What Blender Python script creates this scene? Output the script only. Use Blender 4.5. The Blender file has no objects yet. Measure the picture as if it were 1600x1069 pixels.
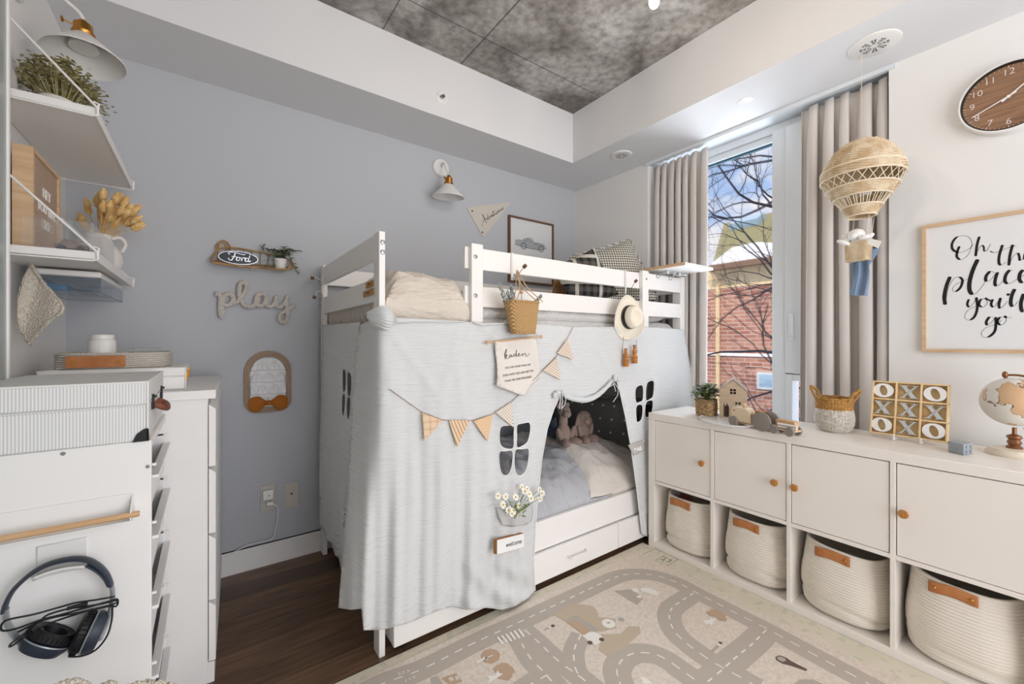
import bpy, math, random
from mathutils import Vector, Matrix, noise
from mathutils.geometry import delaunay_2d_cdt
PI = math.pi
random.seed(7)
SC = bpy.context.scene
COL = SC.collection

# ---------------------------------------------------------------- camera
CX, CY, CH = -2.539, -2.547, 1.18          # eye, metres; room corner is the origin
FPX, HORIZ = 652.0, 533.0                  # focal length and horizon in pixels of 1600x1069
YAW = math.radians(36.19)
cd = bpy.data.cameras.new('camera'); cam = bpy.data.objects.new('camera', cd); COL.objects.link(cam)
cam.location = (CX, CY, CH); cam.rotation_euler = (PI/2, 0, -YAW)
cd.sensor_width = 36.0; cd.lens = FPX/1600*36.0; cd.shift_y = (HORIZ-534.5)/1600; cd.clip_start = .02; cd.clip_end = 200
SC.camera = cam
FX, FY = math.sin(YAW), math.cos(YAW)
RX, RY = math.cos(YAW), -math.sin(YAW)
def ray(u, v):
    t = (u-800)/FPX
    return FX+t*RX, FY+t*RY, (HORIZ-v)/FPX
def AX(u, v, x):
    d = ray(u, v); s = (x-CX)/d[0]; return Vector((x, CY+s*d[1], CH+s*d[2]))
def AY(u, v, y):
    d = ray(u, v); s = (y-CY)/d[1]; return Vector((CX+s*d[0], y, CH+s*d[2]))
def AZ(u, v, z):
    d = ray(u, v); s = (z-CH)/d[2]; return Vector((CX+s*d[0], CY+s*d[1], z))

# ---------------------------------------------------------------- colour management, sky, lights
SC.view_settings.view_transform = 'Standard'; SC.view_settings.look = 'None'
SC.view_settings.gamma = 1; SC.view_settings.use_curve_mapping = False
SC.view_settings.exposure = -0.20
W = bpy.data.worlds.new('sky'); SC.world = W; W.use_nodes = True
nt = W.node_tree; nt.nodes.clear()
def N(nt, t, **k):
    n = nt.nodes.new(t)
    for a, b in k.items():
        if a in n.inputs.keys() if hasattr(n.inputs, 'keys') else False: n.inputs[a].default_value = b
        else: setattr(n, a, b)
    return n
def L(nt, a, ao, b, bi): nt.links.new(a.outputs[ao], b.inputs[bi])
tc = N(nt, 'ShaderNodeTexCoord'); mp = N(nt, 'ShaderNodeMapping'); mp.inputs['Scale'].default_value = (1, 1, 2.2)
nz = N(nt, 'ShaderNodeTexNoise'); nz.inputs['Scale'].default_value = 5.5; nz.inputs['Detail'].default_value = 7; nz.inputs['Roughness'].default_value = .55
rp = N(nt, 'ShaderNodeValToRGB'); rp.color_ramp.elements[0].position = .44; rp.color_ramp.elements[1].position = .58
rp.color_ramp.elements[0].color = (.46, .62, .95, 1); rp.color_ramp.elements[1].color = (.95, .93, .97, 1)
bg = N(nt, 'ShaderNodeBackground'); bg.inputs['Strength'].default_value = 1.1
ow = N(nt, 'ShaderNodeOutputWorld')
L(nt, tc, 'Generated', mp, 'Vector'); L(nt, mp, 0, nz, 'Vector'); L(nt, nz, 0, rp, 0); L(nt, rp, 0, bg, 0); L(nt, bg, 0, ow, 0)
def lamp(name, kind, loc, energy, color, size=.1, rot=(0, 0, 0), size_y=None):
    l = bpy.data.lights.new(name, kind); l.energy = energy; l.color = color
    if kind == 'POINT': l.shadow_soft_size = size
    if kind == 'SUN': l.angle = size
    if kind == 'AREA':
        l.size = size
        if size_y: l.shape = 'RECTANGLE'; l.size_y = size_y
    o = bpy.data.objects.new(name, l); o.location = loc; o.rotation_euler = rot; COL.objects.link(o); return o
lamp('sun', 'SUN', (4, -3, 8), 2.8, (1, .86, .66), .01, (math.radians(50), 0, math.radians(-75)))
WARM = (1, .80, .60)
BULBS = [(-1.198, -1.608, 2.435), (-1.50, -1.85, 2.435), (-1.25, -2.02, 2.435)]
for b in BULBS:
    lamp('ceiling_bulb_light', 'POINT', (b[0], b[1], b[2]-.05), 5.0, (1, .84, .68), .03)
# unseen area lamps added outside the window and behind the camera as daylight fill
def aim(o, tgt):
    d = Vector(tgt)-Vector(o.location); o.rotation_euler = d.to_track_quat('-Z', 'Y').to_euler(); return o
aim(lamp('sky_fill', 'AREA', (1.7, -1.3, 4.3), 190, (.78, .88, 1), 2.2), (0, -1.35, 1.3))
aim(lamp('snow_fill', 'AREA', (1.5, -1.2, -.55), 135, (.84, .91, 1), 1.3), (-.3, -1.4, 2.4))  # added below the sill to brighten the soffit from beneath
aim(lamp('side_fill', 'AREA', (1.4, .9, 1.4), 120, (.80, .89, 1), 1.6), (-.2, -1.3, 1.4))
lamp('doorway_fill', 'AREA', (-1.3, -4.15, 1.25), 66, (1.0, .98, .98), 2.2, (math.radians(101), 0, math.radians(0)), 2.3)  # frontal fill added behind the camera, tilted up towards the soffit

# ---------------------------------------------------------------- mesh helpers
ROOTM = {}
class MB:
    def __init__(s): s.v = []; s.f = []; s.m = []
    def add(s, vs, fs, m=0):
        b = len(s.v); s.v += [Vector(p) for p in vs]
        for f in fs: s.f.append([b+i for i in f]); s.m.append(m)
        return s
    def box(s, lo, hi, m=0):
        x0, y0, z0 = lo; x1, y1, z1 = hi
        return s.add([(x0,y0,z0),(x1,y0,z0),(x1,y1,z0),(x0,y1,z0),(x0,y0,z1),(x1,y0,z1),(x1,y1,z1),(x0,y1,z1)],
                     [(0,3,2,1),(4,5,6,7),(0,1,5,4),(1,2,6,5),(2,3,7,6),(3,0,4,7)], m)
    def obox(s, c, ex, ey, ez, m=0):
        c = Vector(c); ex = Vector(ex)/2; ey = Vector(ey)/2; ez = Vector(ez)/2
        vs = [c+a*ex+b*ey+d*ez for d in (-1, 1) for a, b in ((-1,-1),(1,-1),(1,1),(-1,1))]
        return s.add(vs, [(0,3,2,1),(4,5,6,7),(0,1,5,4),(1,2,6,5),(2,3,7,6),(3,0,4,7)], m)
    def prism(s, pts, vec, m=0, side=None):
        pts = [Vector(p) for p in pts]; n = len(pts); vec = Vector(vec)
        s.add(pts+[p+vec for p in pts], [list(range(n))[::-1], list(range(n, 2*n))], m)
        b = len(s.v)-2*n
        for i in range(n):
            j = (i+1) % n; s.f.append([b+i, b+j, b+n+j, b+n+i]); s.m.append(m if side is None else side)
        return s
    def tube(s, pts, r, n=8, closed=False, m=0):
        pts = [Vector(p) for p in pts]; k = len(pts)
        rs = r if isinstance(r, (list, tuple)) else [r]*k
        up = None; vs = []
        for i in range(k):
            if closed: t = pts[(i+1) % k]-pts[i-1]
            else: t = pts[min(i+1, k-1)]-pts[max(i-1, 0)]
            if t.length < 1e-9: t = Vector((0, 0, 1))
            t.normalize()
            if up is None:
                up = Vector((0, 0, 1)) if abs(t.z) < .9 else Vector((1, 0, 0))
            a = up-t*up.dot(t)
            if a.length < 1e-6: a = t.orthogonal()
            a.normalize(); up = a; b = t.cross(a)
            for j in range(n):
                w = 2*PI*j/n; vs.append(pts[i]+(a*math.cos(w)+b*math.sin(w))*rs[i])
        fs = []
        for i in range(k if closed else k-1):
            for j in range(n):
                i2 = (i+1) % k; j2 = (j+1) % n
                fs.append((i*n+j, i*n+j2, i2*n+j2, i2*n+j))
        if not closed: fs += [tuple(range(n))[::-1], tuple(range((k-1)*n, k*n))]
        return s.add(vs, fs, m)
    def lathe(s, prof, c=(0,0,0), n=32, ax=(0,0,1), m=0, caps=True, xd=None, sx=1):
        ax = Vector(ax).normalized(); a = Vector(xd) if xd else ax.orthogonal(); a.normalize(); b = ax.cross(a); c = Vector(c)
        vs = []; k = len(prof)
        for r, z in prof:
            for j in range(n):
                w = 2*PI*j/n; vs.append(c+ax*z+(a*math.cos(w)*sx+b*math.sin(w))*r)
        fs = [(i*n+j, i*n+(j+1) % n, (i+1)*n+(j+1) % n, (i+1)*n+j) for i in range(k-1) for j in range(n)]
        if caps: fs += [tuple(range(n))[::-1], tuple(range((k-1)*n, k*n))]
        return s.add(vs, fs, m)
    def ell(s, c, r, nu=16, nv=10, rot=None, m=0):
        c = Vector(c); r = (r, r, r) if isinstance(r, (int, float)) else r; vs = []
        for i in range(nv+1):
            th = PI*i/nv
            for j in range(nu):
                w = 2*PI*j/nu
                p = Vector((r[0]*math.sin(th)*math.cos(w), r[1]*math.sin(th)*math.sin(w), -r[2]*math.cos(th)))
                vs.append(c+(rot @ p if rot else p))
        fs = [(i*nu+j, i*nu+(j+1) % nu, (i+1)*nu+(j+1) % nu, (i+1)*nu+j) for i in range(nv) for j in range(nu)]
        return s.add(vs, fs, m)
    def grid(s, fn, nu, nv, m=0, cu=False):
        vs = [fn(i/nu, j/nv) for j in range(nv+1) for i in range(nu+(0 if cu else 1))]
        w = nu if cu else nu+1
        fs = [(j*w+i, j*w+(i+1) % w, (j+1)*w+(i+1) % w, (j+1)*w+i) for j in range(nv) for i in range(nu)]
        return s.add(vs, fs, m)
    def text(s, txt, o, X, Y, size, ext=.001, m=0, align='CENTER', font_shear=0, bold=0, spacing=1):
        cu = bpy.data.curves.new('t', 'FONT'); cu.body = txt; cu.size = size; cu.extrude = ext; cu.align_x = align; cu.align_y = 'CENTER'
        cu.shear = font_shear; cu.offset = bold; cu.space_character = spacing; cu.resolution_u = 3
        ob = bpy.data.objects.new('t', cu); COL.objects.link(ob)
        me = bpy.data.meshes.new_from_object(ob.evaluated_get(bpy.context.evaluated_depsgraph_get()))
        X = Vector(X).normalized(); Y = Vector(Y).normalized(); Z = X.cross(Y); o = Vector(o)
        s.add([o+X*p.co.x+Y*p.co.y+Z*p.co.z for p in me.vertices], [list(f.vertices) for f in me.polygons], m)
        bpy.data.objects.remove(ob); bpy.data.curves.remove(cu); bpy.data.meshes.remove(me); return s
    def frame(s, y0, z0, y1, z1, w, a0, a1, axis='X', m=0):
        def bb(p0, q0, p1, q1):
            s.box((a0, p0, q0), (a1, p1, q1), m) if axis == 'X' else s.box((p0, a0, q0), (p1, a1, q1), m)
        bb(y0, z0, y0+w, z1); bb(y1-w, z0, y1, z1); bb(y0+w, z0, y1-w, z0+w); bb(y0+w, z1-w, y1-w, z1); return s
    def build(s, name, mats, parent=None, smooth=True, bev=0, ang=35, label=None, solid=0, sub=0, weld=False):
        if not isinstance(mats, (list, tuple)): mats = [mats]
        me = bpy.data.meshes.new(name); vs = s.v
        if parent is None:
            xs = [p.x for p in vs]; ys = [p.y for p in vs]; zs = [p.z for p in vs]
            loc = Vector(((min(xs)+max(xs))/2, (min(ys)+max(ys))/2, min(zs))); inv = Matrix.Translation(-loc)
        else:
            t = parent
            while t.parent: t = t.parent
            inv = ROOTM.get(t.name, Matrix()).inverted()
        me.from_pydata([tuple(inv @ p) for p in vs], [], s.f)
        for mm in mats: me.materials.append(mm)
        me.polygons.foreach_set('material_index', s.m); me.validate(clean_customdata=False)
        if smooth:
            me.polygons.foreach_set('use_smooth', [True]*len(me.polygons)); me.set_sharp_from_angle(angle=math.radians(ang))
        o = bpy.data.objects.new(name, me); COL.objects.link(o)
        if parent is None: o.location = loc; ROOTM[o.name] = Matrix.Translation(loc)
        else: o.parent = parent
        if solid: md = o.modifiers.new('s', 'SOLIDIFY'); md.thickness = solid; md.offset = 0
        if bev:
            md = o.modifiers.new('b', 'BEVEL'); md.width = bev; md.segments = 2; md.limit_method = 'ANGLE'; md.angle_limit = math.radians(40)
        if sub: md = o.modifiers.new('u', 'SUBSURF'); md.levels = sub; md.render_levels = sub
        if label: o['label'] = label
        return o
def thing(name, label, cat, loc=(0,0,0), rz=0, group=None, rot=None):
    o = bpy.data.objects.new(name, None); o.empty_display_size = .05; COL.objects.link(o)
    o.location = loc; o.rotation_euler = rot or (0, 0, rz)
    ROOTM[o.name] = Matrix.Translation(Vector(loc)) @ (o.rotation_euler.to_matrix().to_4x4())
    o['label'] = label; o['category'] = cat
    if group: o['group'] = group
    return o
def tag(o, label, cat, group=None, kind=None):
    o['label'] = label; o['category'] = cat
    if group: o['group'] = group
    if kind: o['kind'] = kind
    return o
def struct(o, label=None):
    o['kind'] = 'structure'
    if label: o['label'] = label
    return o
def copy_tree(o, parent=None, loc=None, rz=None, label=None, rot=None):
    c = o.copy(); COL.objects.link(c)
    if parent is not None: c.parent = parent
    if loc is not None: c.location = loc
    if rz is not None: c.rotation_euler = (0, 0, rz)
    if rot is not None: c.rotation_euler = rot
    if label: c['label'] = label
    for ch in list(o.children): copy_tree(ch, c)
    return c
def bx(name, lo, hi, m, parent=None, bev=0, **k): return MB().box(lo, hi).build(name, m, parent, smooth=bev > 0, bev=bev, **k)
def spline(pts, k=6, closed=False):
    P = [Vector(p) for p in pts]; n = len(P); out = []
    for i in range(n if closed else n-1):
        p0 = P[i-1] if (i > 0 or closed) else P[0]; p1 = P[i]; p2 = P[(i+1) % n]; p3 = P[(i+2) % n] if (i+2 < n or closed) else P[-1]
        for j in range(k):
            t = j/k
            out.append(.5*((2*p1)+(-p0+p2)*t+(2*p0-5*p1+4*p2-p3)*t*t+(-p0+3*p1-3*p2+p3)*t**3))
    if not closed: out.append(P[-1])
    return out
def smoothstep(a, b, x):
    t = max(0, min(1, (x-a)/(b-a))); return t*t*(3-2*t)
def inside(p, poly):
    x, y = p; c = False; n = len(poly); j = n-1
    for i in range(n):
        xi, yi = poly[i]; xj, yj = poly[j]
        if (yi > y) != (yj > y) and x < (xj-xi)*(y-yi)/(yj-yi)+xi: c = not c
        j = i
    return c
def resample(poly, step):
    out = []; n = len(poly)
    for i in range(n):
        a = Vector(poly[i]); b = Vector(poly[(i+1) % n]); k = max(1, int((b-a).length/step))
        out += [tuple(a.lerp(b, j/k)) for j in range(k)]
    return out
def sheet(outline, holes, step, fn, m=0, mb=None, hstep=None):
    """a cloth: flat outline with cut-outs, triangulated and laid out in space by fn(u, v)"""
    mb = mb or MB()
    loops = [resample(outline, step)]+[resample(h, hstep or step/2) for h in holes]
    vs = []; es = []
    for lp in loops:
        b = len(vs); vs += [Vector(p) for p in lp]; es += [(b+i, b+(i+1) % len(lp)) for i in range(len(lp))]
    us = [p[0] for p in outline]; ws = [p[1] for p in outline]
    nb = len(vs); bl = list(vs)
    y = min(ws)+step*.5; row = 0
    while y < max(ws):
        x = min(us)+step*(.5 if row % 2 else 0)
        while x < max(us):
            if inside((x, y), loops[0]) and not any(inside((x, y), h) for h in loops[1:]):
                q = Vector((x, y))
                if min((q-b).length_squared for b in bl) > (step*.35)**2: vs.append(q)
            x += step
        y += step*.87; row += 1
    r = delaunay_2d_cdt(vs, es, [], 0, 1e-5)
    ov, of = r[0], r[2]; keep = []
    for f in of:
        c = sum((ov[i] for i in f), Vector((0, 0)))/len(f)
        if inside(c, loops[0]) and not any(inside(c, h) for h in loops[1:]): keep.append(f)
    return mb.add([fn(p.x, p.y) for p in ov], keep, m)
def ribbon(mb, pts, w0, w1, nrm, lift, m=0, updir=None, k=6, raw=False):
    """pen stroke lying on a plane: thin upstrokes, thick downstrokes"""
    P = [Vector(p) for p in pts] if raw else spline(pts, k); nrm = Vector(nrm); vs = []; up = Vector(updir or (0, 0, 1))
    for i, p in enumerate(P):
        t = P[min(i+1, len(P)-1)]-P[max(i-1, 0)]
        if t.length < 1e-9: t = Vector((0, 0, 1))
        t.normalize(); s = t.cross(nrm).normalized()
        w = (w0+(w1-w0)*smoothstep(.1, .8, -t.dot(up)))/2
        if i == 0 or i == len(P)-1: w *= .6
        vs += [p+s*w+nrm*lift, p-s*w+nrm*lift]
    mb.add(vs, [(2*i, 2*i+1, 2*i+3, 2*i+2) for i in range(len(P)-1)], m)

# ---------------------------------------------------------------- materials
def lin(c):
    if isinstance(c, str): c = [int(c[i:i+2], 16) for i in (0, 2, 4)]
    return tuple(((x/255/12.92) if x/255 <= .04045 else ((x/255+.055)/1.055)**2.4) for x in c)+(1,)
def mat(name, c, rough=.5, metal=0, bump=None, var=None, c2=None, spec=.5, trans=0, ior=1.45, alpha=1, emit=None, sheen=0, coat=0):
    m = bpy.data.materials.new(name); m.use_nodes = True; t = m.node_tree; p = t.nodes['Principled BSDF']
    p.inputs['Base Color'].default_value = lin(c); p.inputs['Roughness'].default_value = rough; p.inputs['Metallic'].default_value = metal
    p.inputs['Specular IOR Level'].default_value = spec; p.inputs['Transmission Weight'].default_value = trans; p.inputs['IOR'].default_value = ior
    p.inputs['Alpha'].default_value = alpha; p.inputs['Sheen Weight'].default_value = sheen; p.inputs['Coat Weight'].default_value = coat
    if emit: p.inputs['Emission Color'].default_value = lin(emit[0]); p.inputs['Emission Strength'].default_value = emit[1]
    co = None
    def coord(scale=(1,1,1)):
        tcn = N(t, 'ShaderNodeTexCoord'); mpn = N(t, 'ShaderNodeMapping'); mpn.inputs['Scale'].default_value = scale
        L(t, tcn, 'Object', mpn, 'Vector'); return mpn
    if var:      # colour variation: (scale, (sx,sy,sz), lo, hi)
        sc, s3, lo, hi = var; mpn = coord(s3)
        n = N(t, 'ShaderNodeTexNoise'); n.inputs['Scale'].default_value = sc; n.inputs['Detail'].default_value = 6
        r = N(t, 'ShaderNodeValToRGB'); r.color_ramp.elements[0].position = lo; r.color_ramp.elements[1].position = hi
        r.color_ramp.elements[0].color = lin(c); r.color_ramp.elements[1].color = lin(c2 or c)
        L(t, mpn, 0, n, 'Vector'); L(t, n, 0, r, 0); L(t, r, 0, p, 'Base Color')
    if bump:     # (kind, scale, strength, (sx,sy,sz), dist)
        kind, sc, st, s3, ds = bump; mpn = coord(s3)
        if kind == 'noise': n = N(t, 'ShaderNodeTexNoise'); n.inputs['Scale'].default_value = sc; n.inputs['Detail'].default_value = 4
        elif kind == 'voronoi': n = N(t, 'ShaderNodeTexVoronoi'); n.inputs['Scale'].default_value = sc
        elif kind in 'XYZ': n = N(t, 'ShaderNodeTexWave'); n.inputs['Scale'].default_value = sc; n.bands_direction = kind; n.inputs['Distortion'].default_value = 1.2; n.inputs['Detail Scale'].default_value = 1.5
        elif kind == 'D': n = N(t, 'ShaderNodeTexWave'); n.bands_direction = 'DIAGONAL'; n.inputs['Scale'].default_value = sc
        L(t, mpn, 0, n, 'Vector'); b = N(t, 'ShaderNodeBump'); b.inputs['Strength'].default_value = st; b.inputs['Distance'].default_value = ds
        L(t, n, 1 if kind in ('noise',) and False else 0, b, 'Height'); L(t, b, 0, p, 'Normal')
    return m
def mixmat(m, fac_builder, c2):
    """mix a second colour into the base colour by a node mask"""
    t = m.node_tree; p = t.nodes['Principled BSDF']
    mx = N(t, 'ShaderNodeMix'); mx.data_type = 'RGBA'
    src = p.inputs['Base Color'].links[0].from_socket if p.inputs['Base Color'].is_linked else None
    if src: t.links.new(src, mx.inputs[6])
    else: mx.inputs[6].default_value = p.inputs['Base Color'].default_value
    mx.inputs[7].default_value = lin(c2); t.links.new(fac_builder(t), mx.inputs[0]); t.links.new(mx.outputs[2], p.inputs['Base Color']); return m
def Mth(t, op, a, b=None):
    n = N(t, 'ShaderNodeMath', operation=op)
    for i, q in enumerate((a, b)):
        if q is None: continue
        if isinstance(q, (int, float)): n.inputs[i].default_value = q
        else: t.links.new(q, n.inputs[i])
    return n.outputs[0]
def XYZ(t, space='Object'):
    a = N(t, 'ShaderNodeTexCoord'); b = N(t, 'ShaderNodeSeparateXYZ'); L(t, a, space, b, 0); return b.outputs
WH = mat('white_paint', 'F0EFED', .45, bump=('noise', 60, .04, (1,1,1), .002))
BEDW = mat('bed_white', 'F3F0EC', .38)
CABW = mat('cabinet_white', 'F2ECE4', .32)
WALLW = mat('wall_white', 'E9E8E6', .8, bump=('noise', 90, .05, (1,1,1), .001))
CEILW = mat('bulkhead_white', 'E2E3E5', .8, bump=('noise', 90, .05, (1,1,1), .001))
BLUE = mat('blue_grey_wall', 'BDC0C5', .75, bump=('noise', 120, .06, (1,1,1), .001))
OAK = mat('pale_oak', 'D8BA96', .5, var=(9, (1,1,8), .35, .7), c2='C6A47E')
OAKX = mat('pale_oak_x', 'D9B48A', .5, var=(9, (.6,8,8), .35, .7), c2='C49A6B')
KNOB = mat('oak_knob', 'C48A48', .5, var=(40, (1,8,1), .4, .65), c2='A86E30')
WALNUT = mat('walnut', '7A5A43', .5, var=(12, (1,1,6), .35, .7), c2='5E432F')
LEATH = mat('tan_leather', 'B4713F', .5, bump=('noise', 120, .2, (1,1,1), .001), var=(20, (1,1,1), .35, .7), c2='C58652')
BLACK = mat('black', '141416', .4)
DKGREY = mat('dark_grey', '3A3D42', .45)
BRASS = mat('brass', 'B98543', .3, metal=1)
CHROME = mat('chrome', 'D8DADC', .08, metal=1)
STEEL = mat('steel', '9A9CA0', .3, metal=1)
SHADEW = mat('lamp_white', 'E6E5E2', .35)
GLASS = mat('glass', 'FFFFFF', .0, trans=1, ior=1.01, alpha=.12, spec=.5)
ACRYL = mat('clear_acrylic', 'F4F8FA', .03, trans=.9, ior=1.12, alpha=.45)
STRING = mat('twine', '8A6A50', .8)
ROPEW = mat('cotton_rope_white', 'D8D2C8', .9, bump=('D', 90, .8, (1,1,1), .002))
# ================================================================ the room
FLOORM = mat('walnut_floor', '4A382B', .38, bump=('noise', 30, .08, (1,8,1), .001))
def floor_nodes(m):
    t = m.node_tree; p = t.nodes['Principled BSDF']
    a = N(t, 'ShaderNodeTexCoord'); mp = N(t, 'ShaderNodeMapping'); L(t, a, 'Object', mp, 0)
    br = N(t, 'ShaderNodeTexBrick'); br.offset = .37; br.inputs['Scale'].default_value = 1; br.inputs['Brick Width'].default_value = 1.3; br.inputs['Row Height'].default_value = .127
    br.inputs['Mortar Size'].default_value = .0012; br.inputs['Color1'].default_value = lin('7A604B'); br.inputs['Color2'].default_value = lin('5C4838'); br.inputs['Mortar'].default_value = lin('35281F')
    L(t, mp, 0, br, 'Vector')
    mp2 = N(t, 'ShaderNodeMapping'); mp2.inputs['Scale'].default_value = (2.5, 22, 1); L(t, a, 'Object', mp2, 0)
    nz = N(t, 'ShaderNodeTexNoise'); nz.inputs['Scale'].default_value = 2.2; nz.inputs['Detail'].default_value = 8; L(t, mp2, 0, nz, 'Vector')
    mx = N(t, 'ShaderNodeMix', data_type='RGBA', blend_type='MULTIPLY'); mx.inputs[0].default_value = .8
    r = N(t, 'ShaderNodeValToRGB'); r.color_ramp.elements[0].position = .3; r.color_ramp.elements[1].position = .75
    r.color_ramp.elements[0].color = (.5, .47, .45, 1); r.color_ramp.elements[1].color = (1.35, 1.25, 1.15, 1)
    L(t, nz, 0, r, 0); L(t, br, 0, mx, 6); L(t, r, 0, mx, 7); t.links.new(mx.outputs[2], p.inputs['Base Color'])
floor_nodes(FLOORM)
struct(bx('floor', (-3.2, -4.2, -.1), (.3, .12, 0), FLOORM), 'dark brown wood plank floor')
CONC = mat('raw_concrete', '8F8D8A', .85, bump=('noise', 14, .5, (1,1,1), .006))
def conc_nodes(m):
    t = m.node_tree; p = t.nodes['Principled BSDF']; a = N(t, 'ShaderNodeTexCoord')
    def nz(sc, lo, hi, c0, c1, det=8, dist=0):
        n = N(t, 'ShaderNodeTexNoise'); n.inputs['Scale'].default_value = sc; n.inputs['Detail'].default_value = det; n.inputs['Distortion'].default_value = dist
        L(t, a, 'Object', n, 'Vector'); r = N(t, 'ShaderNodeValToRGB'); r.color_ramp.elements[0].position = lo; r.color_ramp.elements[1].position = hi
        r.color_ramp.elements[0].color = lin(c0); r.color_ramp.elements[1].color = lin(c1); L(t, n, 0, r, 0); return r.outputs[0]
    c1 = nz(2.3, .38, .62, '827D78', 'C2C0BC', 10, .8); c2 = nz(24, .3, .62, 'A6A5A3', 'FFFFFF', 9)
    mx = N(t, 'ShaderNodeMix', data_type='RGBA', blend_type='MULTIPLY'); mx.inputs[0].default_value = .75
    t.links.new(c1, mx.inputs[6]); t.links.new(c2, mx.inputs[7])
    # formwork seams: panels about 0.6 x 1.2 m, laid square to the walls
    x, y, z = XYZ(t)
    def seam(c, per, off, w):
        q = Mth(t, 'ABSOLUTE', Mth(t, 'SUBTRACT', Mth(t, 'FRACT', Mth(t, 'DIVIDE', Mth(t, 'ADD', c, off), per)), .5))
        return Mth(t, 'LESS_THAN', q, w/per)
    def at(c, v, w): return Mth(t, 'LESS_THAN', Mth(t, 'ABSOLUTE', Mth(t, 'SUBTRACT', c, v)), w)
    s = Mth(t, 'MAXIMUM', Mth(t, 'MAXIMUM', at(x, .111, .004), at(y, 1.382, .003)), Mth(t, 'MULTIPLY', at(x, -.35, .003), Mth(t, 'GREATER_THAN', y, 1.382)))
    s = Mth(t, 'MAXIMUM', s, Mth(t, 'MAXIMUM', at(y, .16, .003), at(x, -1.0, .003)))
    m2 = N(t, 'ShaderNodeMix', data_type='RGBA'); t.links.new(Mth(t, 'MULTIPLY', s, .75), m2.inputs[0]); t.links.new(mx.outputs[2], m2.inputs[6]); m2.inputs[7].default_value = lin('3E3B38')
    t.links.new(m2.outputs[2], p.inputs['Base Color'])
conc_nodes(CONC)
struct(bx('ceiling', (-3.2, -4.2, 2.80), (.3, .12, 2.92), CONC), 'raw grey concrete ceiling slab')
SOF, BKX, BKY = 2.45, -.43, -.40
b = MB().box((-3.1, BKY, SOF), (0.0, 0, 2.80)).box((BKX, -4.1, SOF), (-.0, BKY+.0005, 2.80))
struct(b.build('trim_1', CEILW, smooth=False), 'white boxed bulkhead running around the ceiling edge')
struct(bx('trim_3', (0, -4.1, SOF), (.30, .0, 2.80), CEILW), 'white lintel over the window')
struct(bx('wall_back', (-3.1, 0, 0), (.3, .12, 2.80), BLUE), 'blue grey painted wall behind the bunk bed')
struct(bx('wall_left', (-3.12, -4.1, 0), (-3.02, 0, 2.80), WALLW), 'white wall with the shelves')
b = MB().box((-3.12, -4.2, 0), (-2.4, -4.1, 2.8)).box((-.2, -4.2, 0), (.3, -4.1, 2.8)).box((-2.4, -4.2, 2.65), (-.2, -4.1, 2.8))
struct(b.build('wall_front', WALLW, smooth=False))
WY0, WY1, WZ0 = -2.02, -.716, .30                # window recess in the right wall
b = MB().box((0, WY1, 0), (.25, 0, SOF)).box((0, -4.1, 0), (.25, WY0, SOF)).box((0, WY0, 0), (.25, WY1, WZ0))
struct(b.build('wall_right', WALLW, smooth=False), 'white wall with the tall window')
b = MB().box((-3.02, -.014, 0), (0, 0, .115)).box((-3.02, -.017, 0), (0, 0, .02)).box((-3.02, -.018, .102), (0, 0, .115))
struct(b.build('baseboard_back', WH, smooth=False), 'white baseboard under the blue grey wall')
struct(bx('baseboard_left', (-3.02, -4.1, 0), (-3.004, -.014, .115), WH))
struct(bx('baseboard_right', (-.014, -4.1, 0), (0, -.014, .115), WH))
# recess lining, window frame, sashes
FR = mat('window_frame_white', 'DDE3E8', .35)
win = bpy.data.objects.new('window_1', None); COL.objects.link(win); win.location = (.18, -1.37, WZ0); ROOTM['window_1'] = Matrix.Translation(win.location); struct(win, 'tall white framed window looking onto a brick house')
b = MB(); b.frame(WY0+.001, WZ0+.001, WY1-.001, SOF-.001, .058, .125, .225)
b.build('window_frame', FR, win, bev=.003)
b = MB(); b.box((.105, -1.555, WZ0+.055), (.20, -1.485, SOF-.055)); b.build('mullion', FR, win, bev=.003)
b = MB(); b.frame(-1.958, 1.0, -1.558, SOF-.062, .085, .09, .19); b.build('casement', FR, win, bev=.003)
b = MB(); b.frame(-1.958, WZ0+.062, -1.558, .994, .035, .092, .188); b.build('lower_sash', FR, win, bev=.003)
b = MB(); b.box((.14, -1.49, SOF-.10), (.19, WY1-.05, SOF-.06)).box((.14, -.80, WZ0+.06), (.19, -.766, SOF-.10)); b.build('sash', FR, win, bev=.002)
b = MB(); b.box((.163, -1.49, WZ0+.05), (.169, -.79, SOF-.09)).box((.163, -1.875, 1.08), (.169, -1.64, SOF-.145)).box((.163, -1.925, WZ0+.095), (.169, -1.59, .96)); b.build('pane', GLASS, win, smooth=False)
GASK = mat('gasket', '3C6072', .5)
b = MB(); b.box((.158, -1.49, SOF-.112), (.176, -.79, SOF-.098)); b.build('gasket', GASK, win, smooth=False)
b = MB(); b.tube([AX(1236, 490, .085), AX(1236, 525, .085)], .011, 10).obox(AX(1236, 520, .088), (.008, 0, 0), (0, .028, 0), (0, 0, .09)); b.build('window_handle', FR, win, bev=.002)
struct(bx('trim_2', (.0, WY0, SOF-.012), (.13, WY1, SOF-.001), FR), 'white lining under the window head')
# curtain rail
tag(MB().box((-.012, -2.045, 2.428), (.012, -.70, 2.449)).build('curtain_rail', FR, smooth=False), 'thin white curtain rail fixed under the bulkhead above the window', 'curtain rail')
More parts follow.
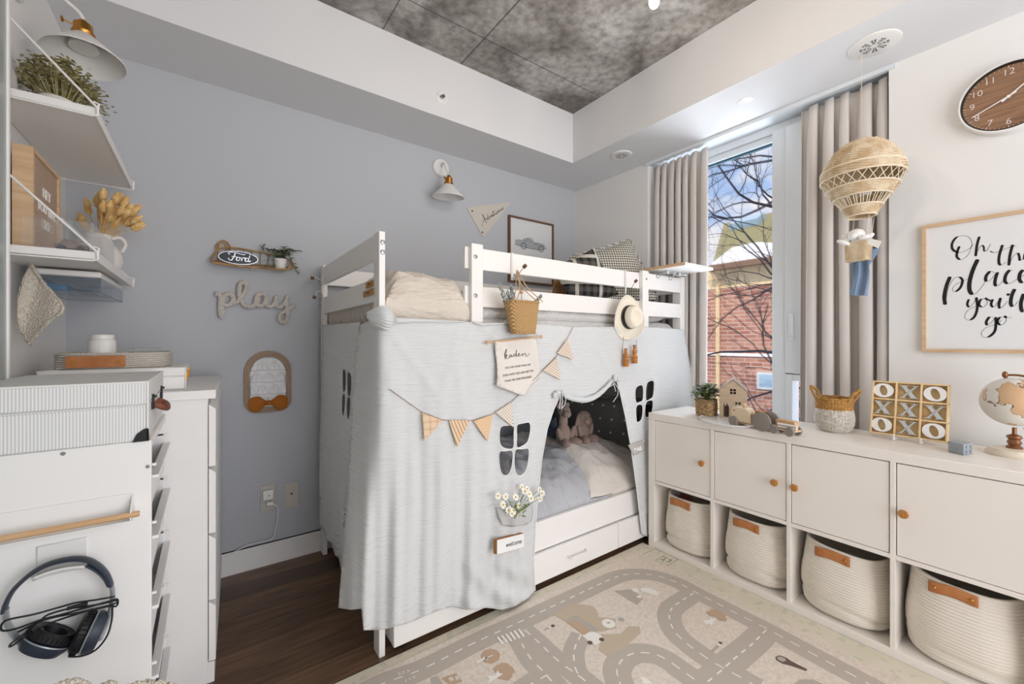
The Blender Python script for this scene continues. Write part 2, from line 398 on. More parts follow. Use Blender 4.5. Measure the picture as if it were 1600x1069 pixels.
# sliding closet leaf at the very left edge
d = bpy.data.objects.new('door_1', None); COL.objects.link(d); d.location = (-2.98, -1.8, 0); ROOTM['door_1'] = Matrix.Translation(d.location); struct(d, 'pale grey green closet door with a white edge stile')
DGL = mat('closet_door_panel', '9FA9A6', .25)
bx('door_panel', (-3.005, -2.55, .02), (-2.956, -.910, SOF-.002), DGL, d)
bx('door_frame', (-3.0, -.9095, .02), (-2.952, -.895, SOF-.002), WH, d, bev=.002)
# ================================================================ outside the window
GR = mat('yard_ground', '8D8A80', .9, var=(.7, (1,1,1), .4, .6), c2='C9CCCF')
struct(bx('floor_yard', (.6, -30, -4.2), (40, 30, -4.0), GR))
BRK = mat('orange_brick', 'B0705A', .85)
def brick_nodes(m):
    t = m.node_tree; p = t.nodes['Principled BSDF']; a = N(t, 'ShaderNodeTexCoord'); mp = N(t, 'ShaderNodeMapping'); mp.inputs['Rotation'].default_value = (PI/2, 0, PI/2)
    x, y, z = XYZ(t); cb = N(t, 'ShaderNodeCombineXYZ'); t.links.new(y, cb.inputs[0]); t.links.new(z, cb.inputs[1])
    br = N(t, 'ShaderNodeTexBrick'); br.inputs['Scale'].default_value = 1; br.inputs['Brick Width'].default_value = .30; br.inputs['Row Height'].default_value = .105; br.inputs['Mortar Size'].default_value = .012
    br.inputs['Color1'].default_value = lin('CB9683'); br.inputs['Color2'].default_value = lin('A66F60'); br.inputs['Mortar'].default_value = lin('CDBBB0')
    L(t, cb, 0, br, 'Vector'); n = N(t, 'ShaderNodeTexNoise'); n.inputs['Scale'].default_value = 1.4; L(t, a, 'Object', n, 'Vector')
    mx = N(t, 'ShaderNodeMix', data_type='RGBA', blend_type='MULTIPLY'); r = N(t, 'ShaderNodeValToRGB'); r.color_ramp.elements[0].position = .35; r.color_ramp.elements[0].color = (.75, .75, .78, 1); r.color_ramp.elements[1].position = .6
    L(t, n, 0, r, 0); mx.inputs[0].default_value = .7; L(t, br, 0, mx, 6); L(t, r, 0, mx, 7); t.links.new(mx.outputs[2], p.inputs['Base Color'])
brick_nodes(BRK)
CREAM = mat('cream_fascia', 'F0D9B0', .8); SHING = mat('shingles', '8E8A66', .9, bump=('noise', 30, .4, (1,1,1), .02), var=(26, (1,1,2), .4, .6), c2='A39C76')
SNOW = mat('snow', 'F4F6FA', .6, bump=('noise', 3, .4, (1,1,1), .05)); GUT = mat('gutter_brown', '8A705C', .5)
HX = 9.0
hs = thing('brick_house', 'orange brick house with olive roof and snow seen through the window', 'house', (HX+3, 3.2, -4))
g0 = AX(1060, 436, HX).z; zr = AX(1130, 418, HX).z
bz = AX(1165, 447, HX).z
MB().box((HX, -6, -4), (HX+8, 5.6, bz)).build('wall', BRK, hs, smooth=False)
MB().box((HX-.02, -6, bz), (HX+8, 5.62, zr)).build('fascia', CREAM, hs, smooth=False)
def xy(u, x): return AX(u, 500, x).y
ry1 = 2.75; ridge = 5.25
b = MB(); e = .35
yl = AX(1112, 400, HX-e).y
b.add([(HX-e, -6, zr), (HX-e, yl, zr), (HX+3.6, AX(1131, 350, HX+3.6).y, AX(1131, 349, HX+3.6).z), (HX+3.6, -6, AX(1180, 338, HX+3.6).z), (HX+7, yl+.3, zr), (HX+7, -6, zr)],
      [(0, 1, 2, 3), (1, 4, 2), (2, 4, 5, 3), (0, 5, 4, 1)])
b.build('roof', SHING, hs, smooth=False)
def roofp(y, f, up=.05):
    A = Vector((HX-e, y, zr)); B = Vector((HX+3.6, y, AX(1131, 349, HX+3.6).z)); return A.lerp(B, f)+Vector((-.02, 0, up))
b = MB(); ys = [yl-.05-i*.12 for i in range(70)]; top = []; bot = []
for i, y in enumerate(ys): top.append(roofp(y, .27+.10*noise.noise(Vector((y*1.3, 0, 3)))+.05*math.sin(y*2.1), .07)); bot.append(roofp(y, -.01, .12))
n = len(ys); b.add(top+bot, [(i, i+1, n+i+1, n+i) for i in range(n-1)])
b.add(bot+[p-Vector((0, 0, .2)) for p in bot], [(i, i+1, n+i+1, n+i) for i in range(n-1)]); b.build('snow', SNOW, hs)
MB().box((HX-e-.12, -6, zr-.13), (HX-e+.04, yl+.05, zr+.03)).build('gutter', GUT, hs, bev=.02)
p1 = AX(1121, 430, HX-.12); b = MB(); b.tube([(HX-e, p1.y+.05, zr-.1), (HX-.3, p1.y, zr-.25), (HX-.1, p1.y, zr-.45), (HX-.1, p1.y, -4)], .055, 8); b.build('downspout', CREAM, hs)
w0 = AX(1187, 585, HX-.03); w1 = AX(1209, 606, HX-.03)
b = MB().box((HX-.05, w1.y-.06, w1.z-.06), (HX, w0.y+.06, w0.z+.06)); wf = b.build('window', FR, hs, smooth=False)
SKG = mat('house_window_glass', 'A9C6DC', .1); MB().box((HX-.055, w1.y, w1.z), (HX-.05, w0.y, w0.z)).build('pane', SKG, wf, smooth=False)
k0 = AX(1136, 372, HX+2.4); sk = MB(); c = roofp(AX(1155, 350, HX+2.2).y, .78, .12); ev = Vector((3.95, 0, AX(1131, 349, HX+3.6).z-zr)).normalized()
sk.obox(c, (0, .9, 0), ev*.55, Vector((-ev.z, 0, ev.x))*.22); sk.build('skylight', SKG, hs, smooth=False)
sb = MB().box((HX-.06, -6, AX(1165, 555, HX).z-.03), (HX, 5.6, AX(1165, 555, HX).z+.05)); sb.build('ledge', SNOW, hs, smooth=False)
BARK = mat('bark', '2E2C33', .9)
def tree(name, label, limbs, seed):
    random.seed(seed); b = MB()
    def branch(p, d, l, r, depth):
        pts = [p]; rs = [r]; q = p.copy(); dd = d.copy(); n = 9
        for i in range(n):
            dd = (dd+Vector((random.uniform(-.3, .3)*.5, random.uniform(-.34, .34), random.uniform(-.34, .36)))).normalized()
            q = q+dd*l/n; pts.append(q); rs.append(r*(1-.75*(i+1)/n))
            if depth < 3 and i > 0 and random.random() < (.55 if depth < 2 else .4):
                s = random.choice((-1, 1)); nd = (dd+Vector((random.uniform(-.3, .3), s*random.uniform(.4, .9), random.uniform(-.5, .8)))).normalized()
                branch(q, nd, l*random.uniform(.4, .65), rs[-1]*.65, depth+1)
        b.tube(pts, rs, 5)
    for p, d, l, r in limbs: branch(Vector(p), Vector(d).normalized(), l, r, 0)
    o = b.build(name, BARK); tag(o, label, 'tree', 'bare trees outside')
tree('bare_tree', 'bare dark branches crossing the sky and brick house outside', [((4.2, -1.0, -4.0), (0, .05, 1), 5.6, .08), ((4.2, -.85, .9), (0, .9, .2), 2.6, .030), ((4.2, -.8, 1.3), (0, .9, .5), 2.4, .022), ((4.2, -.7, 1.55), (-.1, 1, .35), 2.6, .022), ((4.2, -.4, 3.9), (0, 1, -.35), 2.7, .022), ((4.3, -.4, 3.3), (.1, 1, -.2), 2.7, .026),
      ((4.2, -.4, 2.9), (0, 1, .15), 2.7, .026), ((4.25, -.4, 3.7), (0, 1, .0), 2.5, .018), ((4.2, -.5, .55), (0, 1, -.2), 2.4, .02), ((4.2, -.5, 2.2), (0, 1, -.3), 2.2, .018), ((4.2, .9, -4.0), (0, .0, 1), 4.4, .05), ((4.2, 1.9, 3.1), (0, -.8, .5), 2.0, .014)], 5)
# ================================================================ bunk bed
BX0, BX1, BY0, BY1 = -2.023, -.004, -1.006, -.022
bed = thing('bunk_bed', 'white wooden bunk bed with railings standing in the corner', 'bunk bed', ((BX0+BX1)/2, (BY0+BY1)/2, 0))
PT = 1.60
def post(lo, hi): return MB().box(lo, hi).build('post', BEDW, bed, bev=.003)
p1 = post((BX0, BY0, 0), (BX0+.024, BY0+.062, PT-.01)); p0 = post((BX0, BY1-.06, 0), (BX0+.024, BY1, PT))
p2 = post((-1.625, BY0, 1.18), (-1.567, BY0+.024, PT)); p3 = post((-.452, BY0-.002, 1.2), (-.394, BY0+.022, PT))
p4 = post((BX1-.05, BY0, 0), (BX1, BY0+.06, PT)); p5 = post((BX1-.05, BY1-.06, 0), (BX1, BY1, PT))
R1, R2 = (1.493, 1.588), (1.330, 1.420)
def rail(lo, hi, name='rail'): return MB().box(lo, hi).build(name, BEDW, bed, bev=.003)
for z0, z1 in (R1, R2):
    rail((-1.645, BY0+.024, z0), (-.30, BY0+.046, z1), 'guard_rail')
    rail((-.394, BY0+.002, z0), (BX1-.05, BY0+.024, z1), 'guard_rail')
    rail((BX0+.024, BY1-.024, z0), (BX1-.05, BY1, z1), 'guard_rail')
    rail((BX0+.002, BY0+.062, z0), (BX0+.022, BY1-.06, z1), 'end_rail')
    rail((BX1-.045, BY0+.06, z0), (BX1-.02, BY1-.06, z1), 'end_rail')
rail((BX0+.024, BY0, 1.13), (BX1-.05, BY0+.022, 1.245), 'side_rail'); rail((BX0+.024, BY1-.022, 1.13), (BX1-.05, BY1, 1.245), 'side_rail')
rail((BX0+.024, BY0+.0, .17), (BX1-.05, BY0+.022, .31), 'side_rail'); rail((BX0+.024, BY1-.022, .17), (BX1-.05, BY1, .31), 'side_rail')
rail((BX0+.002, BY0+.062, .17), (BX0+.022, BY1-.06, .31), 'end_rail'); rail((BX0+.002, BY0+.062, 1.13), (BX0+.022, BY1-.06, 1.245), 'end_rail')
rail((BX1-.045, BY0+.06, .17), (BX1-.02, BY1-.06, .31), 'end_rail'); rail((BX1-.045, BY0+.06, 1.13), (BX1-.02, BY1-.06, 1.245), 'end_rail')
MB().box((BX0+.024, BY0+.022, 1.165), (BX1-.05, BY1-.022, 1.185)).build('slat_base', BEDW, bed, smooth=False)
MB().box((BX0+.024, BY0+.022, .2), (BX1-.05, BY1-.022, .22)).build('slat_base', BEDW, bed, smooth=False)
b = MB()
for u, v, y in ((598, 378.5, BY0), (598, 394, BY0), (743, 401, BY0), (743, 462, BY0)):
    q = AY(u, v, y); b.lathe([(.009, 0), (.009, .002), (.0075, .003), (.004, .003), (.0035, .0015)], q+Vector((0, 0, 0)), 14, (0, -1, 0))
q = AY(1010, 436, BY0-.002); b.lathe([(.007, 0), (.007, .002)], q, 14, (0, -1, 0))
for v in (467, 479, 518, 528, 600): b.lathe([(.006, 0), (.006, .003)], AX(500.5, v, BX0), 10, (-1, 0, 0))
b.build('screw', STEEL, bed)
# trundle under the bed
TY = -1.032
tr = thing('trundle_bed', 'white trundle drawer unit pushed under the bunk bed', 'trundle bed', (-1.0, -.6, 0))
MB().box((-1.975, TY+.016, .035), (BX1-.06, -.10, .165)).build('body', BEDW, tr, smooth=False)
xs = [-1.978, -1.44]+[AY(966.5, 830, TY).x, BX1-.06]
for i in range(3):
    dr = MB().box((xs[i]+.002, TY, .033), (xs[i+1]-.002, TY+.018, .170)).build('drawer', BEDW, tr, bev=.003)
    if i == 1:
        h0 = AY(887, 868, TY); h1 = AY(914, 858, TY); z = .5*(h0.z+h1.z)
        h0.z = h1.z = z; MB().tube([h0, h0+Vector((.006, -.024, -.004)), h1+Vector((-.006, -.024, -.004)), h1], .0048, 8).build('handle', BEDW, dr)
MB().box((-1.96, TY+.03, .004), (-1.92, TY+.09, .034)).box((-.14, TY+.03, .004), (-.1, TY+.09, .034)).box((-1.96, -.2, .004), (-1.92, -.14, .034)).box((-.14, -.2, .004), (-.1, -.14, .034)).build('wheel', BLACK, tr, smooth=False)
# ---- bedding
DUV = mat('cream_duvet', 'DDD3C6', .9, bump=('noise', 9, .9, (1,3,2), .03), sheen=.2)
SHEET = mat('grey_white_sheet', 'D0CECB', .9, bump=('noise', 9, .8, (3,1,1), .02), sheen=.1)
DUVSH = mat('duvet_shade_tone', 'BCBDC1', .9, bump=('noise', 7, .9, (2.5,1,1), .03), sheen=.2)  # cool shade under the top bunk is put into this duvet colour
def ridge(x, y, s, a, o=0):
    return a*((1-min(1, abs(noise.noise(Vector((x*s, y*s, o))))*6))**2+.6*(1-min(1, abs(noise.noise(Vector((x*s*1.7+3, y*s*1.7, o+7))))*6))**2)
def crumple(x, y, s, a, o=0): return a*(noise.noise(Vector((x*s, y*s, o)))+.5*noise.noise(Vector((x*s*2.3, y*s*2.3, o+5))))
def slab(name, x0, x1, y0, y1, z0, z1fn, m, label, cat, r=.05, nx=110, ny=80, parent=None):
    b = MB()
    def top(u, v):
        x = x0+(x1-x0)*u; y = y0+(y1-y0)*v; d = min((x-x0), (x1-x), (y-y0), (y1-y)); e = smoothstep(0, r*2, d)
        z = z1fn(x, y)
        return Vector((x, y, z0+(z-z0)*(.45+.55*math.sqrt(max(0, 1-(1-e)**2)))))
    b.grid(top, nx, ny)
    def sd(u, v):
        u *= 4; k = int(min(u, 3.999)); t = u-k
        c = [(0, 0), (1, 0), (1, 1), (0, 1), (0, 0)]; a = (c[k][0]+(c[k+1][0]-c[k][0])*t, c[k][1]+(c[k+1][1]-c[k][1])*t)
        p = top(a[0], a[1]); q = Vector((p.x, p.y, z0)); w = q.lerp(p, v); bul = math.sin(PI*v)*.012
        cx, cy = (x0+x1)/2, (y0+y1)/2; w.x += bul*(1 if p.x > cx+(x1-x0)*.49 else -1 if p.x < cx-(x1-x0)*.49 else 0); w.y += bul*(1 if p.y > cy+(y1-y0)*.49 else -1 if p.y < cy-(y1-y0)*.49 else 0)
        return w
    b.grid(sd, 240, 5); b.add([(x0, y0, z0), (x1, y0, z0), (x1, y1, z0), (x0, y1, z0)], [(0, 3, 2, 1)])
    o = b.build(name, m, parent, ang=80)
    if label: tag(o, label, cat)
    return o
slab('mattress', BX0+.035, BX1-.06, BY0+.03, BY1-.03, 1.187, lambda x, y: 1.30+crumple(x, y, 4, .008), SHEET, 'grey white sheeted mattress on the top bunk', 'mattress', r=.03)
slab('duvet', BX0+.04, -1.60, BY0+.026, BY1-.035, 1.262, lambda x, y: 1.445+.02*math.sin((y+1)*5)+crumple(x, y, 5, .035)+ridge(x*.8+y*.5, y*.4, 5, .018)-ridge(x+y, y, 7, .010, 4), DUV, 'puffy cream duvet folded at the open end of the top bunk', 'duvet', r=.07)
slab('blanket', -1.59, -.62, BY0+.047, BY1-.05, 1.285, lambda x, y: 1.372+crumple(x, y, 6, .02)+ridge(x, y*.6, 7, .012), SHEET, 'thin grey sheet lying on the top bunk behind the railing', 'blanket', r=.04)
slab('mattress', BX0+.035, BX1-.06, BY0+.03, BY1-.03, .222, lambda x, y: .345, mat('dark_sheet', '5B5A5C', .9), 'dark grey mattress on the lower bunk', 'mattress', r=.03)
def dz(x, y):
    f = smoothstep(BY0, BY0+.30, y); base = .40+.12*f
    w = .005*math.sin(x*30+y*16+4*noise.noise(Vector((x*3, y*3, 1))))*(1-smoothstep(-.7, -.4, x))
    return base+crumple(x, y, 4.5, .028)+w+ridge(x+y*.4, y*.5, 4, .014, 2)-ridge(x, y, 6, .008, 9)
lower = slab('duvet', -1.95, -.72, BY0+.0235, -.12, .308, dz, DUVSH, 'grey duvet spread over the lower bunk, cool shade put into its colour', 'duvet', r=.06, nx=140, ny=80)
DUVLT = mat('duvet_lit_tone', 'DDD5CC', .9, bump=('noise', 6, .8, (1,2,1), .025))  # warm light falling on the same duvet is put into this colour
slab('blanket', -.87, -.14, BY0+.0235, -.16, .309, lambda x, y: dz(x, y)+.022+crumple(x, y, 5, .012), DUVLT, 'lit end of the lower bunk duvet, warm light put into its colour', 'blanket', r=.06, nx=50, ny=60)
# ---- pillows
def pillow(name, c, w, h, t, X, Y, m, label, cat='pillow', ruffle=0, group=None):
    X = Vector(X).normalized(); Y = Vector(Y).normalized(); Z = X.cross(Y).normalized(); c = Vector(c); b = MB(); n = 22
    def f(sg):
        def g(u, v):
            a = u*2-1; q = v*2-1; e = (1-abs(a)**3)*(1-abs(q)**3); pin = .06*(a*a*q*q)
            z = t/2*max(0, e)**.45+.004*noise.noise(Vector((a*3, q*3, sg)))
            return c+X*a*w/2*(1-.07*(1-q*q)*0+pin-.05*(1-a*a*0)*abs(q)**0*(1-abs(q)**2)*abs(a)*.6)+Y*q*h/2*(1+pin-.05*(1-a*a)*abs(q))+Z*z*sg
        return g
    b.grid(f(1), n, n); b.grid(f(-1), n, n)
    if ruffle:
        def rf(u, v):
            k = u*4; i = int(min(k, 3.999)); q = k-i; c4 = [(-1,-1),(1,-1),(1,1),(-1,1),(-1,-1)]
            a = c4[i][0]+(c4[i+1][0]-c4[i][0])*q; d = c4[i][1]+(c4[i+1][1]-c4[i][1])*q; o = 1+ruffle*v
            return c+X*a*w/2*o*1.02+Y*d*h/2*o*1.02+Z*.006*v*math.sin(u*260)
        b.grid(rf, 260, 2)
    o = b.build(name, m, None, ang=80); tag(o, label, cat, 'pillows on the top bunk' if c.z > 1 else 'pillows on the lower bunk'); return o
def gingham(name, c1, c2, sc, kind='check'):
    m = mat(name, c1, .9, bump=('noise', 140, .15, (1,1,1), .001)); 
    def f(t):
        x, y, z = XYZ(t)
        a = Mth(t, 'GREATER_THAN', Mth(t, 'SINE', Mth(t, 'MULTIPLY', Mth(t, 'SUBTRACT', x, Mth(t, 'MULTIPLY', y, .45)), sc)), 0)
        b2 = Mth(t, 'GREATER_THAN', Mth(t, 'SINE', Mth(t, 'MULTIPLY', z, sc)), 0)
        return Mth(t, 'MULTIPLY', Mth(t, 'ADD', a, b2), .5)
    return mixmat(m, f, c2)
GING = gingham('gingham_fabric', 'E4DECF', '37352F', 380)
def plaid():
    m = mat('plaid_fabric', '5C5953', .95, bump=('noise', 120, .2, (1,1,1), .001))
    def band(t, c, per, off, w):
        q = Mth(t, 'ABSOLUTE', Mth(t, 'SUBTRACT', Mth(t, 'FRACT', Mth(t, 'ADD', Mth(t, 'DIVIDE', c, per), off)), .5)); return Mth(t, 'LESS_THAN', q, w)
    def dk(t):
        x, y, z = XYZ(t); d = Mth(t, 'SUBTRACT', x, Mth(t, 'MULTIPLY', y, .4)); return Mth(t, 'MULTIPLY', Mth(t, 'ADD', band(t, d, .05, .2, .22), band(t, z, .05, .1, .22)), .5)
    mixmat(m, dk, '1F1E1D')
    def wt(t):
        x, y, z = XYZ(t); d = Mth(t, 'SUBTRACT', x, Mth(t, 'MULTIPLY', y, .4)); return Mth(t, 'MULTIPLY', Mth(t, 'MAXIMUM', band(t, d, .16, .0, .07), band(t, z, .16, .35, .07)), .8)
    return mixmat(m, wt, 'D8D4C8')
PLD = plaid()
pc = AY(958, 433, -.75); pillow('pillow', (pc.x, pc.y, pc.z), .42, .42, .13, (.80, -.40, .28), (-.12, .40, .9), GING, 'gingham checked pillow with ruffled edge on the top bunk', ruffle=.05)
pc = AY(914, 438, -.84); pillow('pillow', (pc.x, pc.y, pc.z), .30, .30, .11, (.90, -.25, .40), (-.35, .30, .88), PLD, 'black and cream plaid pillow on the top bunk')
pc = AY(1012, 432, -.30); pillow('pillow', (-.27, -.42, 1.44), .30, .36, .10, (.2, -.9, .05), (-.3, .0, .9), SHEET, 'plain grey white pillow at the window end of the top bunk')
pc = AY(1043, 500, -.94); pillow('pillow', (-.25, -.86, 1.345), .28, .14, .09, (1, 0, .05), (0, 1, .2), SHEET, 'crumpled pale pillow lying low beside the window end railing')
TED = mat('teddy_fur', '9A6C42', .95, bump=('voronoi', 120, .9, (1,1,1), .004), c2='B98A5C', var=(30, (1,1,1), .4, .6))
t0 = AY(880, 446, -.62); b = MB(); b.ell(t0+Vector((0, 0, -.05)), (.075, .065, .085)).ell(t0+Vector((0, 0, .055)), (.06, .055, .05)).ell(t0+Vector((-.045, 0, .10)), .02, 10, 8).ell(t0+Vector((.045, 0, .10)), .02, 10, 8)
b.ell(t0+Vector((.075, -.03, -.03)), (.028, .03, .06)).ell(t0+Vector((-.075, -.03, -.03)), (.028, .03, .06)).ell(t0+Vector((.05, -.05, -.11)), (.035, .06, .03)).ell(t0+Vector((-.05, -.05, -.11)), (.035, .06, .03)).ell(t0+Vector((0, -.055, .045)), (.024, .02, .018), 10, 8)
tb = b.build('teddy_bear', TED, None); tag(tb, 'brown fuzzy teddy bear sitting on the top bunk behind the railing', 'soft toy')
DPL = mat('charcoal_pillow', '62605E', .95, bump=('noise', 160, .3, (1,1,1), .002))
def dots(t):
    x, y, z = XYZ(t)
    def fr(c, p): return Mth(t, 'SUBTRACT', Mth(t, 'FRACT', Mth(t, 'DIVIDE', c, p)), .5)
    a = fr(y, .075); b2 = fr(z, .085); return Mth(t, 'LESS_THAN', Mth(t, 'ADD', Mth(t, 'MULTIPLY', a, a), Mth(t, 'MULTIPLY', b2, b2)), .006)
mixmat(DPL, dots, 'C9C4BC')
pillow('pillow', (-.37, -.52, .585), .66, .42, .15, (.28, -.95, 0), (.10, .03, .92), DPL, 'charcoal pillow with rows of pale dots and fringed edge on the lower bunk', ruffle=.04)
DPL2 = mat('charcoal_pillow_plain', '37342F', .95, bump=('Z', 40, .4, (1,1,1), .004))
pillow('pillow', (-.19, -.60, .55), .62, .40, .13, (.12, -.98, 0), (.06, .02, .95), DPL2, 'plain dark ribbed pillow behind the dotted pillow on the lower bunk')
# ---- soft toys on the lower bunk
PLU = mat('taupe_plush', '9A857A', .95, bump=('noise', 90, .6, (1,1,1), .004), sheen=.3); PLB = mat('blue_plush', '5E6C7C', .95, bump=('noise', 90, .6, (1,1,1), .004))
g = AY(880, 697, -.66); g.z = dz(g.x, -.66)+.005
def E(b, o, c, r, rot=None): b.ell(o+Vector(c), r, 16, 12, rot)
Rm = lambda a, ax: Matrix.Rotation(math.radians(a), 3, ax)
gr = thing('plush_giraffe', 'taupe plush giraffe with long neck sitting on the lower bunk', 'soft toy', tuple(g))
b = MB(); E(b, g, (0, 0, .075), (.055, .05, .075)); E(b, g, (0, 0, .16), (.032, .032, .075)); E(b, g, (0, -.01, .235), (.042, .048, .04)); E(b, g, (-.012, -.05, .222), (.03, .03, .026))
b.build('body', PLU, gr)
for s in (-1, 1):
    b = MB(); E(b, g, (s*.055, -.03, .075), (.02, .022, .06), Rm(s*25, 'Y')); b.build('arm', PLU, gr)
    b = MB(); E(b, g, (s*.045, -.07, .03), (.03, .055, .028), Rm(s*18, 'Z')); b.build('foot', PLU, gr)
    b = MB(); E(b, g, (s*.04, .0, .272), (.018, .008, .022), Rm(s*35, 'Y')); b.build('ear', PLU, gr)
    b = MB(); E(b, g, (s*.014, .005, .285), (.006, .006, .016)); b.build('horn', PLU, gr)
b = MB(); E(b, g, (-.034, -.042, .245), .004); E(b, g, (.022, -.052, .245), .004); b.build('eye', BLACK, gr)
gr.scale = (.88, .88, .88)
h = AY(909, 697, -.66); h.z = dz(h.x, -.66)+.022
hr = thing('plush_bunny', 'taupe plush bunny with long drooping ears beside the plush giraffe', 'soft toy', tuple(h))
b = MB(); E(b, h, (0, 0, .065), (.048, .045, .065)); E(b, h, (0, -.015, .155), (.045, .045, .045)); E(b, h, (-.01, -.055, .142), (.022, .018, .018)); b.build('body', PLU, hr)
for s in (-1, 1):
    b = MB(); E(b, h, (s*.055 if s > 0 else -.045, -.012, .115), (.026, .014, .075), Rm(-s*14, 'Y')); b.build('ear', PLU, hr)
    b = MB(); E(b, h, (s*.035, -.06, .028), (.026, .045, .027), Rm(s*12, 'Z')); b.build('foot', PLU, hr)
    b = MB(); E(b, h, (s*.045, -.03, .07), (.017, .02, .05), Rm(s*20, 'Y')); b.build('arm', PLU, hr)
b = MB(); E(b, h, (-.022, -.055, .168), .0035); E(b, h, (.016, -.058, .168), .0035); b.build('eye', BLACK, hr)
k = AY(862, 690, -.5); k.z = dz(k.x, -.5)
b = MB(); E(b, k, (0, 0, .04), (.035, .035, .045)); E(b, k, (0, -.01, .10), (.033, .03, .03)); E(b, k, (-.03, 0, .125), (.012, .008, .014)); E(b, k, (.03, 0, .125), (.012, .008, .014)); E(b, k, (-.02, -.035, .02), (.016, .03, .016)); E(b, k, (.02, -.035, .02), (.016, .03, .016))
tag(b.build('plush_bear', PLB, None), 'small dark blue plush toy behind the plush giraffe', 'soft toy')
# ================================================================ tent cloth around the lower bunk
GAUZE = mat('muslin_gauze', 'D8DADA', .95, sheen=.2)
def gauze_nodes(m):
    t = m.node_tree; p = t.nodes['Principled BSDF']; a = N(t, 'ShaderNodeTexCoord')
    mp = N(t, 'ShaderNodeMapping'); mp.inputs['Scale'].default_value = (9, 9, 160); L(t, a, 'Object', mp, 0)
    n = N(t, 'ShaderNodeTexNoise'); n.inputs['Scale'].default_value = 1; n.inputs['Detail'].default_value = 3; L(t, mp, 0, n, 'Vector')
    bp = N(t, 'ShaderNodeBump'); bp.inputs['Strength'].default_value = .8; bp.inputs['Distance'].default_value = .006; L(t, n, 0, bp, 'Height'); L(t, bp, 0, p, 'Normal')
gauze_nodes(GAUZE)
CYF = -1.026
def fold(u, v):
    a = smoothstep(500, 950, v)
    f = .014*a*(1+math.sin(u*.105+1.2*math.sin(v*.006)))+.007*a*(1+math.sin(u*.27+.8+v*.004))+.002
    f += .02*smoothstep(640, 960, v)*smoothstep(560, 640, u)*(1-smoothstep(790, 836, u)*.4)
    # creases running out of the knot on the corner post and over the ladder post
    for (cx, cy, ex, ey, am, w) in ((600, 505, 700, 640, .006, 7), (740, 505, 700, 600, .006, 5), (752, 507, 800, 560, .008, 5), (720, 506, 690, 620, .006, 6), (712, 560, 735, 690, .006, 6), (645, 700, 650, 860, .008, 7), (690, 710, 700, 900, .009, 8), (612, 640, 606, 800, .006, 6), (876, 612, 925, 520, .007, 5), (876, 612, 905, 545, .006, 4), (958, 592, 925, 530, .005, 4), (958, 592, 975, 540, .005, 4),
                                    (785, 745, 790, 800, .006, 3), (806, 745, 800, 800, .006, 3), (770, 760, 800, 900, .010, 9), (765, 700, 775, 860, .010, 8), (608, 608, 612, 570, .006, 5)):
        dx, dy = ex-cx, ey-cy; q = ((u-cx)*dx+(v-cy)*dy)/(dx*dx+dy*dy)
        if -.1 < q < 1.1:
            d = abs((u-cx)*dy-(v-cy)*dx)/math.hypot(dx, dy); f += am*math.exp(-(d/w)**2)*smoothstep(-.1, .2, q)*(1-smoothstep(.7, 1.1, q))
    if v > 850 and u > 700:
        r = math.hypot(u-838, (v-800)*.9); f += .011*(1+math.sin(r*.16))*smoothstep(860, 900, v)*smoothstep(700, 760, u)*(1-smoothstep(825, 838, u))
    f += .006*smoothstep(520, 620, v)*(1+math.sin(u*.052+v*.011+2))
    if v < 520: f *= smoothstep(490, 520, v)*.8+.2
    return f
def front(u, v, extra=0):
    uc = 591-22*smoothstep(620, 985, v); y = CYF-fold(u, v)-extra
    q = uc-u; q = q if q > 20 else 4*math.log1p(math.exp(q/4)) if q > -40 else 0
    y += q*(.0069-.0031*smoothstep(500, 950, v))
    if v > 800 and u > 840: pass
    return AY(u, v, y)
out = [(598, 497), (575, 502), (562, 508), (556, 560), (550, 640), (543, 760), (536, 860), (529, 950), (548, 953), (565, 951), (568, 985), (600, 984), (640, 973), (680, 956), (705, 948), (730, 953), (760, 950), (785, 953), (805, 947), (825, 935), (836, 923),
       (834, 880), (838, 800), (846, 720), (855, 670), (865, 640), (877, 614), (892, 622), (912, 625), (935, 615), (962, 591), (968, 610), (977, 650), (986, 700), (995, 765), (1003, 833), (1011, 838), (1014, 800), (1016, 700), (1020, 652), (1050, 655), (1092, 640), (1082, 590), (1073, 540), (1069, 515),
       (1040, 513), (1010, 511), (900, 511), (800, 504), (760, 507), (740, 503), (700, 503), (620, 499)]
def rr(p): return [tuple(q) for q in [(a.x, a.y) for a in spline([(x, y, 0) for x, y in p], 4, True)]]
holes = [rr(h) for h in ([(782.5, 667), (795, 664.6), (803, 665), (803.2, 680), (802.5, 699), (794.3, 702), (783, 697.4), (779.9, 684)],
 [(807.6, 664.6), (818, 661), (827, 660.2), (828.9, 670), (825.7, 687), (820, 695), (807.6, 699.5), (807.2, 682)],
 [(779.9, 707), (790, 704.5), (801, 705), (800.5, 725), (797, 738), (791.7, 743), (785, 742), (780.5, 730)],
 [(804.4, 704), (816, 701.5), (825.7, 701.3), (826.2, 715.7), (823, 732), (816.6, 742), (808.7, 743), (803.7, 732)],
 [(993, 607), (1004, 602.5), (1004.7, 624), (999.9, 628.5), (993.3, 628)], [(1010.4, 599.5), (1021.4, 595.6), (1020.8, 618), (1015.4, 624.3), (1009, 625)],
 [(993.9, 635.4), (1003.5, 633.3), (1003.5, 651), (1000, 658.4), (994.5, 658.4)], [(1009, 629.4), (1020, 626.4), (1018.4, 646), (1014.9, 651.3), (1008, 651)])]
tent = thing('bed_tent', 'pale grey muslin play tent cloth hung around the lower bunk', 'play tent', (-1.0, -1.03, 0))
fp = sheet(out, holes, 5.5, front, hstep=3).build('front_panel', GAUZE, tent, ang=80, solid=.0018)
b = MB()
for h in holes: b.tube([front(x, y, .001) for x, y in h], .0026, 6, True)
HEM = mat('tent_hem', 'EDEDEC', .9)
